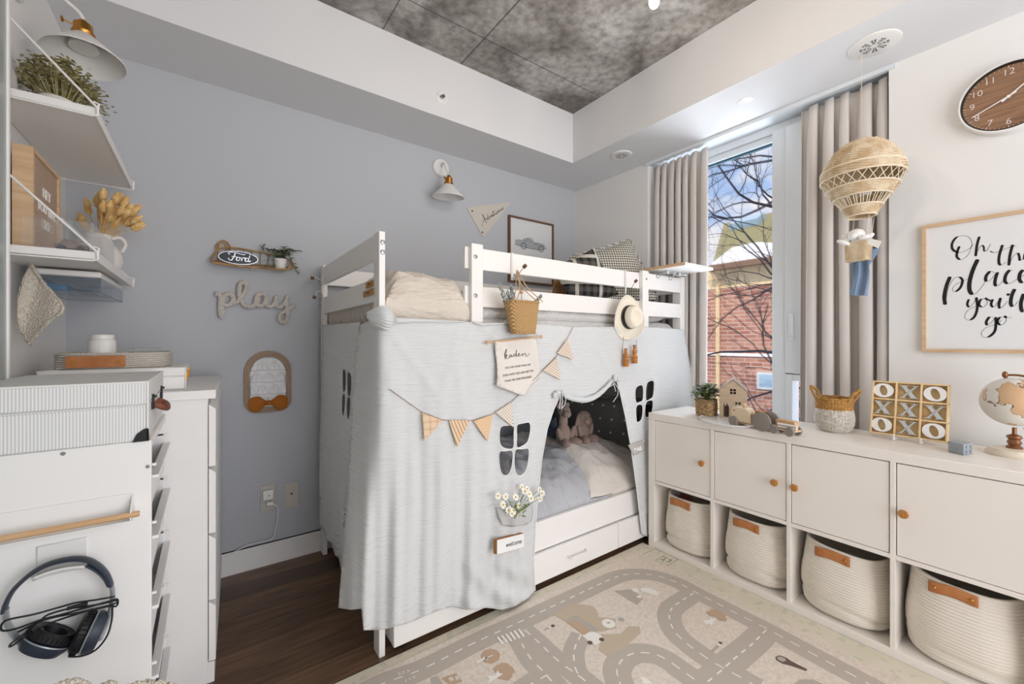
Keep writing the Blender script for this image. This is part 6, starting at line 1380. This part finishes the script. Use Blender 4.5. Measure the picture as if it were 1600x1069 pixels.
shp([z1(690, 800), z1(735, 785), z1(765, 836), z1(700, 860)], 6); shp([z1(760, 800), z1(850, 770), z1(890, 820), z1(820, 850)], 3); shp([z1(800, 800), z1(825, 792), z1(840, 812), z1(815, 822)], 0, .0009); shp([z1(840, 790), z1(860, 785), z1(875, 808), z1(852, 815)], 0, .0009)
shp([z3(645, 590), z3(670, 578), z3(715, 592), z3(745, 615), z3(845, 665), z3(840, 676), z3(740, 642), z3(690, 630), z3(655, 610)], 4); shp([z3(655, 592), z3(675, 585), z3(705, 596), z3(715, 612), z3(690, 620), z3(662, 605)], 6, .0009); seg(*z3(645, 553), *z3(800, 640), .004, 2, .0009)
blob(*z3(303, 500), .009, 4); blob(*z3(292, 512), .009, 2); seg(*z3(245, 560), *z3(290, 520), .008, 6); shp([z3(770, 750), z3(800, 730), z3(880, 728), z3(940, 756), z3(900, 800), z3(780, 790)], 6); shp([z2(915, 905), z2(940, 905), z2(1010, 955), z2(940, 955)], 2)
for i in range(6): t = i/6; seg(*z1(1130+45*t*0+i*26-20, 545-i*10), *z1(1165+i*26-20, 592-i*10), .010, 2, .0014)
for i, (x, y) in enumerate(((490, 775), (515, 765), (545, 757))): seg(*z1(x, y-6), *z1(x+14, y), .003, 2, .0012); seg(*z1(x, y+10), *z1(x+14, y), .003, 2, .0012)
for i, (x, y) in enumerate(((530, 820), (555, 808), (580, 798))): seg(*z1(x+14, y-10), *z1(x, y), .003, 2, .0012); seg(*z1(x+14, y+6), *z1(x, y), .003, 2, .0012)
rg = b.build('road_rug', [RUGM, ROAD, RW, RT, RD, RS, RGg], None, smooth=False); tag(rg, 'beige play rug printed with grey roads, trees and vehicles', 'rug')
# ================================================================ left side: drawers, bin rack, suitcases
dn = Vector((-2.514, -.781, 0)); df = Vector((-2.478, -.03, 0)); dd = (df-dn).normalized(); da = math.atan2(dd.x, dd.y); W_ = .725
dr_ = thing('chest_of_drawers', 'tall white chest of drawers standing in the corner by the grey wall', 'chest of drawers', (dn.x, dn.y, 0), rz=-da)
RM = ROOTM[dr_.name]
def LP(x, y, z): return RM @ Vector((x, y, z))
def lbox(b, lo, hi):
    x0, y0, z0 = lo; x1, y1, z1 = hi
    return b.add([LP(x, y, z) for z in (z0, z1) for x, y in ((x0,y0),(x1,y0),(x1,y1),(x0,y1))], [(0,3,2,1),(4,5,6,7),(0,1,5,4),(1,2,6,5),(2,3,7,6),(3,0,4,7)])
HD = 1.012; DD = -.48
lbox(MB(), (DD, .012, 0), (-.022, W_-.01, HD-.03)).build('carcass', WH, dr_, bev=.001)
lbox(MB(), (DD, .0, HD-.03), (0, W_, HD)).build('top_panel', WH, dr_, bev=.0015)
zz = [.075, .285, .515, .745, .965]
for i in range(4):
    b = MB(); q = [(-.020, zz[i]+.003), (0, zz[i]+.003), (0, zz[i+1]-.020), (-.020, zz[i+1]-.003)]
    b.prism([LP(x, .006, z) for x, z in q], LP(0, W_-.006, 0)-LP(0, .006, 0)); b.build('drawer', WH, dr_, bev=.001)
lbox(MB(), (-.022, .012, 0), (-.004, W_-.012, .072)).build('plinth', WH, dr_, smooth=False)
# storage rack with plastic bins
TX0, TX1, TY0, TY1, TH = -2.945, -2.645, -1.243, -.795, .945
rk = thing('bin_rack', 'white bin rack with plastic trays, its side panel facing the camera', 'storage rack', ((TX0+TX1)/2, (TY0+TY1)/2, 0))
for y in (TY0, TY1-.018): MB().box((TX0, y, 0), (TX1, y+.018, TH)).build('side_panel', WH, rk, bev=.0015)
MB().box((TX0, TY0+.018, TH-.018), (TX1, TY1-.018, TH)).build('top_panel', WH, rk, bev=.001); MB().box((TX0, TY0+.018, .04), (TX1, TY1-.018, .058)).build('bottom_panel', WH, rk, bev=.001)
MB().box((TX0, TY0+.018, .04), (TX0+.006, TY1-.018, TH)).build('back_panel', WH, rk, smooth=False)
BNW = mat('tray_plastic', 'EDEEEE', .3)
for i, z in enumerate((.10, .27, .44, .61, .775)):
    h = .135 if i < 4 else .11; b = MB(); x0, x1, y0, y1 = TX0+.02, TX1-.004, TY0+.024, TY1-.024; t = .003
    b.box((x0, y0, z), (x1, y1, z+t)).box((x0, y0, z), (x1, y0+t, z+h)).box((x0, y1-t, z), (x1, y1, z+h)).box((x0, y0, z), (x0+t, y1, z+h)).box((x1-t, y0, z), (x1, y1, z+h*.72)).box((x1-.002, y0-.003, z+h*.68), (x1+.016, y1+.003, z+h*.74)).box((x0, y0-.005, z+h-.006), (x1+.012, y0+t, z+h)).box((x0, y1-t, z+h-.006), (x1+.012, y1+.005, z+h))
    b.build('tray', BNW, rk, bev=.001)
    ob = MB().box((x0+.02, y0+.02, z+.005), (x1-.04, y1-.02, z+h*.6))
    tag(ob.build('tray_contents', mat('tray_contents_%s' % 'abcde'[i], ('2A2C33', '3B2B22', 'D8D6D2', 'E2E0DC', 'DCDAD6')[i], .6), None, bev=.01), ('dark toys filling the lowest tray of the bin rack', 'brown toys filling the second lowest tray of the bin rack', 'pale things in the middle tray of the bin rack', 'pale things in the second highest tray of the bin rack', 'pale things in the highest tray of the bin rack')[i], 'toys')
b = MB()
for u, v in ((98.5, 709), (231, 729)): b.lathe([(.0042, 0), (.0042, .001), (.001, .0012)], AY(u, v, TY0), 12, (0, -1, 0))
b.build('screw', STEEL, rk)
# rail with wooden dowel
a = AY(208, 770, TY0-.003); c = AY(-10, 801, TY0-.003); zt = a.z; zbot = AY(206, 808, TY0-.003).z
rl = thing('book_rail', 'white metal rail with wooden dowel fixed on the bin rack side', 'rail', (a.x, TY0, a.z)); xL = -2.935
b = MB(); b.box((xL, TY0-.003, zbot), (a.x, TY0-.0005, zt)).box((xL, TY0-.035, zbot), (a.x, TY0-.0005, zbot+.002)).prism([(a.x-.002, TY0-.001, zt), (a.x-.002, TY0-.001, zbot), (a.x-.002, TY0-.036, zbot), (a.x-.002, TY0-.036, zbot+.022), (a.x-.002, TY0-.012, zt-.012)], (.002, 0, 0)); b.build('bracket', WH, rl, smooth=False)
d0 = AY(218, 800, TY0-.032); b = MB(); b.tube([(d0.x, TY0-.032, zbot+.014), (xL, TY0-.032, zbot+.014)], .0065, 14); b.build('dowel', OAKX, rl)
# adhesive hook and headphones
pA = AY(58, 850, TY0); pB = AY(138, 880, TY0); hz = AY(95, 888, TY0).z
ah = thing('adhesive_hook', 'white square adhesive hook on the bin rack side holding the headphones', 'hook', ((pA.x+pB.x)/2, TY0, hz)); pt = AY(98, 846, TY0).z
b = MB(); b.box((pA.x, TY0-.005, hz-.01), (pB.x, TY0-.0005, pt)); b.build('plate', SHADEW, ah, bev=.003)
b = MB(); b.grid(lambda u, v: Vector((pA.x+(pB.x-pA.x)*u, TY0-.005-.032*v, hz-.003-.004*math.sin(PI*v)+.010*v*v+.006*math.sin(PI*u))), 12, 6); b.build('lip', SHADEW, ah, solid=.004)
hp_ = thing('headphones', 'dark blue and silver over-ear headphones with wrapped black cable hanging on the rack', 'headphones', (pA.x, TY0-.03, hz-.1))
HB = mat('headphone_navy', '2C3442', .45); HS = mat('headphone_silver', 'A3A7AC', .3, metal=.5); HPAD = mat('ear_pad', '15161A', .45, bump=('noise', 60, .3, (1,1,1), .002)); YH = TY0-.030
hq = lambda x, y, yy=YH: AY(x/4.67, 840+y/4.67, yy)
arc = [(28, 540), (45, 480), (90, 395), (160, 320), (240, 255), (340, 200), (450, 168), (560, 155), (650, 168), (730, 215), (785, 280), (812, 350)]
def strap(pts, w, t, name, m, yc=YH):
    P = spline([hq(x, y, yc) for x, y in pts], 5); b = MB(); vs = []
    for i, p in enumerate(P):
        tt_ = (P[min(i+1, len(P)-1)]-P[max(0, i-1)]).normalized(); s = tt_.cross(Vector((0, 1, 0))).normalized(); 
        for k in range(10):
            a = 2*PI*k/10; vs.append(p+s*t/2*math.cos(a)+Vector((0, w/2*math.sin(a), 0)))
    n = len(P); b.add(vs, [(i*10+j, i*10+(j+1) % 10, (i+1)*10+(j+1) % 10, (i+1)*10+j) for i in range(n-1) for j in range(10)]+[tuple(range(10))[::-1], tuple(range((n-1)*10, n*10))]); return b.build(name, m, hp_)
strap(arc, .026, .0085, 'headband', HB); strap([(640, 195), (720, 240), (770, 290), (800, 345)], .024, .010, 'headband_pad', HB)
strap([(45, 520), (42, 570), (60, 640), (110, 720), (170, 790)], .018, .009, 'yoke', HS); strap([(812, 345), (822, 410), (812, 500), (780, 620), (730, 740)], .018, .009, 'yoke', HS)
for (cx, cy, axx, rx, nm) in ((340, 760, (.60, .15, .80), 1, 'ear_cup'), (665, 690, (-.93, .05, .36), 1, 'ear_cup')):
    c = hq(cx, cy, YH-.006); ax = Vector(axx).normalized(); long_ = Vector((0, 1, 0)); b = MB(); xd = ax.cross(long_).normalized()
    b.lathe([(.012, -.020), (.030, -.018), (.036, -.006), (.036, .002), (.033, .004)], c, 36, ax, xd=xd, sx=1.15); ec = b.build('ear_cup', HB, hp_)
    b = MB(); b.lathe([(.033, .004), (.037, .008), (.037, .018), (.030, .024), (.020, .021), (.018, .008)], c, 36, ax, xd=xd, sx=1.12, caps=False)
    for i in range(30): w = 2*PI*i/30; q = xd*math.cos(w)*1.12+ax.cross(xd)*math.sin(w); b.tube([c+q*.0375+ax*.008, c+q*.0375+ax*.019], .0016, 5)
    b.build('ear_pad', HPAD, ec); b = MB(); b.lathe([(.0365, .001), (.0375, .002), (.0365, .004)], c, 36, ax, xd=xd, sx=1.15, caps=False); b.build('trim_ring', HS, ec)
    b = MB(); b.lathe([(.0, .0), (.020, 0), (.018, .003), (.0, .004)], c-ax*.0195, 24, -ax, xd=xd, sx=.5, caps=False); b.build('cup_plate', HS, ec)
CBL = mat('cable_black', '17181C', .5)
cab = [(840, 430), (700, 455), (560, 475), (430, 510), (250, 560), (60, 600), (10, 640), (20, 680), (120, 665), (300, 600), (420, 570), (600, 520), (780, 470), (850, 450), (845, 480), (700, 520), (560, 560), (380, 620), (230, 690), (90, 790), (80, 775), (180, 700), (300, 600), (360, 560), (500, 520), (620, 505), (760, 480), (850, 460), (850, 500), (780, 505), (560, 550), (330, 600), (130, 690)]
P = spline([hq(x, y, YH-.022-.003*math.sin(i*1.7)) for i, (x, y) in enumerate(cab)], 6); b = MB(); b.tube(P, .0019, 7); b.tube(spline([hq(x, y, YH-.024) for x, y in ((490, 520), (560, 500), (640, 480))], 4), .004, 8)
b.tube(spline([hq(x, y, YH-.02) for x, y in ((820, 500), (815, 600), (780, 720), (700, 820), (600, 865), (500, 870))], 6), .0018, 7); b.build('cable', CBL, hp_)
# ---- suitcases
def pin(t):
    x, y, z = XYZ(t); return Mth(t, 'GREATER_THAN', Mth(t, 'SINE', Mth(t, 'MULTIPLY', Mth(t, 'ADD', x, y), 1200)), .1)
PINM = mixmat(mat('pinstripe_fabric', 'EDEDEB', .7), pin, 'CDCFD0'); CREAMW = mat('cream_lid', 'EEEDEA', .5)
def suitcase(lo, hi, lidf, label, m, handle=True, latch=True):
    x0, y0, z0 = lo; x1, y1, z1 = hi; r = thing('suitcase', label, 'suitcase', ((x0+x1)/2, (y0+y1)/2, z0)); zl = z0+(z1-z0)*lidf
    MB().box((x0, y0, z0), (x1, y1, zl-.0008)).build('shell', m, r, bev=.004); MB().box((x0-.0008, y0-.0012, zl+.0008), (x1+.0012, y1, z1)).build('lid', m, r, bev=.005)
    b = MB(); rr2 = .004
    for z in (zl, ): b.tube([(x0, y0-.001, z), (x1+.001, y0-.001, z), (x1+.001, y1, z)], .0012, 6)
    b.tube([(x0, y0-.001, z1-.001), (x1+.001, y0-.001, z1-.001), (x1+.001, y1, z1-.001)], .002, 6); b.tube([(x1+.001, y0-.001, z0+.002), (x1+.001, y0-.001, z1)], .002, 6); b.build('piping', CREAMW, r)
    if latch:
        for f in (.22, .78):
            b = MB(); y = y0+(y1-y0)*f; b.box((x1, y-.008, zl-.022), (x1+.006, y+.008, zl+.016)).tube([(x1+.008, y-.007, zl+.010), (x1+.008, y+.007, zl+.010)], .003, 8)
            b.build('latch', BLACK if m is PINM else BRASS, r, bev=.001)
    if m is PINM:
        b = MB(); b.ell((x1-.004, y0+.004, z0+.006), (.0055, .0055, .0055), 12, 8); b.prism([(x1+.0015, y0-.003, z0-.0005), (x1+.0015, y0-.003, z0+.030), (x1-.006, y0-.003, z0+.028), (x1-.018, y0-.003, z0+.018), (x1-.026, y0-.003, z0-.0005)], (0, .003, 0)).prism([(x1+.003, y0-.003, z0-.0005), (x1+.003, y0-.003, z0+.028), (x1+.003, y0+.020, z0-.0005)], (-.003, 0, 0)); b.build('corner_cap', BLACK, r)
    if handle:
        yc_ = (y0+y1)/2-.05; b = MB(); b.tube(spline([(x1+.002, yc_-.045, zl-.012), (x1+.020, yc_-.04, zl-.022), (x1+.026, yc_, zl-.030), (x1+.020, yc_+.04, zl-.022), (x1+.002, yc_+.045, zl-.012)], 6), .008, 10); b.build('handle', mat('brown_leather', '7A4530', .45), r)
    return r
suitcase((-2.945, TY0-.006, TH+.001), (-2.652, TY1-.02, 1.085), .60, 'white and grey pinstriped suitcase box with brown handle on the bin rack', PINM)
suitcase((-2.95, -.70, HD+.001), (-2.60, -.30, 1.088), .6, 'slim white suitcase box with small clasps on the chest of drawers', CREAMW, handle=False)
zt2 = 1.0895
tb_ = thing('rope_tray', 'white coiled rope tray with tan leather band on the slim suitcase box', 'tray', (-2.80, -.55, zt2)); TRW, TRD = .17, .22
tc_ = Vector((-2.795, -.49, zt2)); b = MB()
for k in range(7):
    z = zt2+.004+k*.0072; b.tube([tc_+Vector((.145*math.copysign(abs(math.cos(w))**.5, math.cos(w)), .15*math.copysign(abs(math.sin(w))**.5, math.sin(w)), z-zt2)) for w in [2*PI*j/48 for j in range(48)]], .0042, 6, True)
b.box((tc_.x-.13, tc_.y-.13, zt2), (tc_.x+.13, tc_.y+.13, zt2+.006)); b.build('coiled_body', ROPEW, tb_)
b = MB(); b.box((tc_.x-.105, tc_.y-.160, zt2+.004), (tc_.x+.035, tc_.y-.154, zt2+.042)); hb = b.build('leather_band', LEATH, tb_, bev=.001)
for s in (-.088, .018): MB().lathe([(.006, 0), (.006, .003), (.0, .003)], (tc_.x+s, tc_.y-.160, zt2+.022), 14, (0, -1, 0)).build('rivet', BRASS, hb)
jc = Vector((-2.835, -.60, zt2)); jr = thing('white_jar', 'white ribbed jar with screw lid standing in the rope tray', 'jar', (tc_.x-.035, tc_.y-.06, zt2+.007)); jc = Vector((tc_.x-.035, tc_.y-.06, zt2+.007))
b = MB(); b.lathe([(.034, 0), (.037, .004), (.037, .082), (.033, .090)], jc, 10, xd=(1, .3, 0)); b.build('body', POTW, jr, bev=.003); b = MB(); b.lathe([(.031, .090), (.031, .104), (.028, .106), (.0, .106)], jc, 36); b.build('lid', POTW, jr)
b = MB(); b.box((tc_.x+.03, tc_.y-.02, zt2+.007), (tc_.x+.11, tc_.y+.09, zt2+.065)); tag(b.build('clear_box', ACRYL, None, bev=.003), 'small clear plastic box in the rope tray beside the white jar', 'box')
# ---- wall shelves
SH = mat('shelf_white', 'EEECE9', .4)
def wshelf(z, y0, label, ledge=True):
    r = thing('wall_shelf', label, 'shelf', (-2.91, (y0-.10)/2, z)); x1 = -2.804; y1 = -.105
    MB().box((-3.019, y0, z-.022), (x1, y1, z)).build('board', SH, r, bev=.0015)
    for y in (y0-.004, y1+.004):
        b = MB(); top = z+.235; xb = -3.016
        b.tube([(xb, y, top), (xb+.004, y, top), (x1-.006, y, z+.012), (x1+.006, y, z-.002), (x1+.007, y, z-.022), (x1-.004, y, z-.027), (xb, y, z-.027), (xb, y, top)], .0032, 8)
        b.tube([(x1+.006, y, z-.020), (x1+.009, y, z+.010), (x1-.002, y, z+.014)], .0028, 8); b.build('wire_bracket', SH, r)
    b = MB(); b.box((x1-.001, y0, z-.026), (x1+.004, y1, z+.004)); b.build('front_rail', SH, r, bev=.001)
    return r
Z1, Z2 = 1.866, 1.442
wshelf(Z1, -.836, 'upper white wall shelf with wire brackets on the left wall'); wshelf(Z2, -.836, 'lower white wall shelf with wire brackets and acrylic rail on the left wall')
OLV = mat('olive_leaf', 'B8AF80', .7, c2='8F8858', var=(60, (1,1,1), .4, .6))
p = Vector((-2.915, -.63, Z1+.001)); op = thing('potted_olive_shrub', 'olive green faux shrub in a white oval pot on the upper wall shelf', 'plant', tuple(p))
b = MB(); b.lathe([(.040, 0), (.052, .02), (.056, .045), (.050, .062), (.045, .062), (.04, .04)], p, 36, sx=1.5, xd=(0, 1, 0)); b.build('pot', POTW, op); random.seed(8); b = MB(); bs = MB()
for i in range(95):
    a = random.uniform(0, 2*PI); rr_ = random.uniform(.02, 1)**.5; e = p+Vector((.080*rr_*math.cos(a), .04+.17*rr_*math.sin(a), .075+.125*(1-rr_*rr_*.6)*random.uniform(.4, 1.1))); s0_ = p+Vector(((e.x-p.x)*.4, (e.y-p.y)*.5, .06)); bs.tube([s0_, e], .001, 4)
    for k in range(24):
        q = e+Vector((random.gauss(0, .013), random.gauss(0, .011), random.gauss(0, .010))); w = random.uniform(0, 2*PI); leaf(b, q, (math.cos(w), math.sin(w), random.uniform(-.3, .8)), .013, .0055, droop=.05)
b.build('foliage', OLV, op, ang=60); bs.build('stems', OLV, op)
GVM = mat('grey_concrete_vase', 'A8A6A2', .8, bump=('noise', 60, .3, (1,1,1), .002)); b = MB(); b.lathe([(.014, 0), (.022, .02), (.020, .05), (.012, .075), (.013, .09), (.010, .09), (.008, .07)], (-2.986, -.795, Z1+.001), 32); tag(b.build('grey_vase', GVM, None), 'grey speckled vase at the near end of the upper wall shelf', 'vase')
# lower shelf: letter board, vase with bunny tails, acrylic rail, small cars
lb = thing('letter_board', 'wooden framed beige letter board with white letters leaning on the lower wall shelf', 'letter board', (-2.97, -.55, Z2)); ly0, ly1, lx0, lx1, lz1 = -.694, -.405, -3.0, -2.958, 1.762
b = MB().frame(ly0, Z2+.001, ly1, lz1, .014, lx0, lx1)
b.build('frame', OAK, lb, smooth=False); FELT = mat('beige_felt', 'C9AF9A', .95, bump=('Z', 60, .8, (1,1,1), .003)); MB().box((lx0, ly0+.014, Z2+.015), (lx1-.006, ly1-.014, lz1-.014)).build('felt', FELT, lb, smooth=False)
b = MB()
for t_, z in (('HEY', 1.655), ('YOU ARE', 1.605), ('SO', 1.555)): b.text(t_, (lx1-.0045, (ly0+ly1)/2+.01, z), (0, 1, 0), (0, 0, 1), .045, .0012)
b.build('letters', LW, lb, smooth=False)
vp = Vector((-2.885, -.235, Z2+.001)); vs_ = thing('pitcher_vase', 'white stoneware pitcher vase with a loop handle on the lower wall shelf', 'vase', tuple(vp)); b = MB()
b.lathe([(.035, 0), (.060, .02), (.072, .055), (.068, .09), (.045, .125), (.036, .145), (.040, .160), (.034, .160), (.032, .14)], vp, 40); b.build('body', mat('stoneware_white', 'E0DDD8', .6, bump=('noise', 80, .2, (1,1,1), .001)), vs_)
hd = Vector((.95, .25, 0)).normalized(); b = MB(); b.tube(spline([vp+hd*.036+Vector((0, 0, .150)), vp+hd*.062+Vector((0, 0, .160)), vp+hd*.078+Vector((0, 0, .135)), vp+hd*.066+Vector((0, 0, .10))], 6), .007, 10); b.build('handle', bpy.data.materials['stoneware_white'], vs_)
BTL = mat('bunny_tail', 'DDB06A', .95, bump=('noise', 150, .8, (1,1,1), .004), c2='EBCB92', var=(50, (1,1,1), .4, .6)); bt_ = thing('bunny_tail_grass', 'golden dried bunny tail grass fanning out of the pitcher vase', 'dried flowers', tuple(vp+Vector((0, 0, .15)))); random.seed(12)
for i in range(44):
    a = random.uniform(-PI*.45, PI*.75); sp2 = random.uniform(.02, .14); e = vp+Vector((min(.115, max(-.08, sp2*math.cos(a))), max(-.16, min(.10, sp2*1.2*math.sin(a)))*1.0, .165+random.uniform(.02, .13)*(1-sp2*2.5)+.03)); s0_ = vp+Vector((0, 0, .13)); dv = (e-s0_).normalized(); m3 = dv.to_track_quat('Z', 'Y').to_matrix()
    b = MB(); b.tube([s0_, e], .0009, 5); b.ell(e, (.012, .012, .025), 10, 8, m3); b.ell(e+dv*.014, (.007, .007, .018), 8, 6, m3); b.build('sprig', BTL, bt_)
ac = thing('acrylic_rail', 'clear acrylic guard box along the near half of the lower wall shelf', 'acrylic box', (-2.85, -.62, Z2)); b = MB(); h_ = .085
b.box((-2.812, -.830, Z2+.001), (-2.809, -.46, Z2+h_)).box((-2.95, -.830, Z2+.001), (-2.809, -.827, Z2+h_)).box((-2.95, -.463, Z2+.001), (-2.809, -.46, Z2+h_)); b.build('panel', ACRYL, ac, smooth=False)
TOYB = mat('toy_taupe', '8A776C', .6)
for i, y in enumerate((-.78, -.70, -.60)):
    cx_ = -2.86; r = thing('toy_car', ('small taupe wooden toy car, nearest on the lower wall shelf', 'small taupe wooden toy car, middle of three on the lower wall shelf', 'small taupe wooden toy car, farthest on the lower wall shelf')[i], 'toy vehicle', (cx_, y, Z2), group='toy cars on the lower wall shelf'); b = MB(); b.prism([(cx_+x, y-.014, Z2+z) for x, z in ((-.035, .008), (.035, .008), (.035, .022), (.018, .024), (.010, .036), (-.016, .036), (-.024, .024), (-.035, .022))], (0, .028, 0)); b.build('body', TOYB, r, bev=.003)
    for x in (-.02, .02):
        for yy in (-.018, .018): b = MB(); b.lathe([(.009, -.003), (.009, .003)], (cx_+x, y+yy, Z2+.0095), 16, (0, 1, 0)); b.build('wheel', DKGREY, r)
# clear drawer under the lower shelf
cdz = Z2-.030; cdw = thing('plastic_organizer', 'clear plastic organizer drawer with white lid hung under the lower wall shelf', 'organizer', (-2.90, -.42, cdz-.07)); x0, x1, y0, y1 = -2.985, -2.825, -.60, -.16
MB().box((x0, y0, cdz-.020), (x1, y1, cdz)).build('lid', SH, cdw, bev=.006)
b = MB(); zb_ = cdz-.070; b.box((x0, y0, zb_), (x1, y1, zb_+.003)).box((x0, y0, zb_), (x1, y0+.003, cdz-.021)).box((x0, y1-.003, zb_), (x1, y1, cdz-.021)).box((x1-.003, y0, zb_), (x1, y1, cdz-.021)).box((x0, y0, zb_), (x0+.003, y1, cdz-.021)).box((x0, -.40, zb_), (x1, -.397, cdz-.03)); b.build('drawer_tray', mat('smoky_clear_plastic', 'C4D0DC', .05, trans=.85, ior=1.15, alpha=.55), cdw, smooth=False)
BLS = mat('blue_stationery', '4C7FA8', .5)
MB().box((-2.97, -.58, zb_+.004), (-2.91, -.46, zb_+.024)).build('pencil_case', BLS, None, bev=.004); tag(bpy.data.objects['pencil_case'], 'blue pencil case in the clear organizer drawer', 'pencil case'); MB().box((-2.90, -.56, zb_+.004), (-2.85, -.42, zb_+.012)).build('notebook', DKGREY, None, bev=.002); tag(bpy.data.objects['notebook'], 'dark grey notebook in the clear organizer drawer', 'notebook'); MB().box((-2.95, -.38, zb_+.004), (-2.84, -.19, zb_+.015)).build('paper_stack', WH, None, bev=.001); tag(bpy.data.objects['paper_stack'], 'white paper stack in the clear organizer drawer', 'paper')
# knitted pot holder
KN = mat('cream_knit', 'DCD3C4', .95, bump=('voronoi', 170, .9, (1,1.4,1), .006)); kh = thing('knitted_cloth', 'cream knitted cloth folded in a triangle hanging from the lower wall shelf', 'cloth', (-2.95, -.6, 1.15))
KY = -.66; kp = [(49, 412), (60, 432), (80, 458), (99, 482), (85, 496), (62, 515), (47, 540), (36, 528), (26, 500), (28, 465), (36, 435)]
def kf(u, v): a = (u-25)/75; q = AY(u, v, KY-.02*math.sin(a*5+v*.02)-.015*a); return q
b = MB(); sheet(kp, [], 4, kf, mb=b); b.build('knit', KN, kh, solid=.006, ang=80)
b = MB(); rope(b, spline([kf(50, 414)-Vector((0, .006, 0)), kf(70, 444)-Vector((0, .006, 0)), kf(99, 482)-Vector((0, .006, 0)), kf(75, 505)-Vector((0, .006, 0)), kf(47, 538)-Vector((0, .006, 0))], 10), .0025, .003, .012, 2, 5); b.tube([kf(49, 412), kf(46, 408), kf(50, 404)], .0015, 5); b.build('edge_braid', KN, kh)
# rope edged basket at the camera's left foot
fb = Vector((-2.80, -1.50, 0)); fr_ = thing('fringed_basket', 'tall rope basket with twisted tassels at the foot of the bin rack', 'basket', tuple(fb)); b = MB()
FT = AZ(150, 1078, .46)
cx_, cy_ = -2.74, -1.46; b.lathe([(.11, 0), (.13, .05), (.14, .25), (.135, .40), (.130, .40), (.12, .1)], (cx_, cy_, 0), 48); b.build('body', RB, fr_); random.seed(3); b = MB()
for k, (u, v) in enumerate(((84, 1072), (92, 1066), (102, 1062), (114, 1060), (125, 1064), (158, 1068), (168, 1064), (198, 1070), (212, 1065), (228, 1062), (246, 1063), (262, 1067))):
    q = AY(u, v, -1.45); rope(b, spline([q+Vector((-.014, 0, -.03)), q+Vector((-.004, 0, -.006)), q+Vector((.010, 0, -.012)), q+Vector((.018, 0, -.045))], 6), .003, .003, .012, 2, 5)
b.build('tassels', KN, fr_)
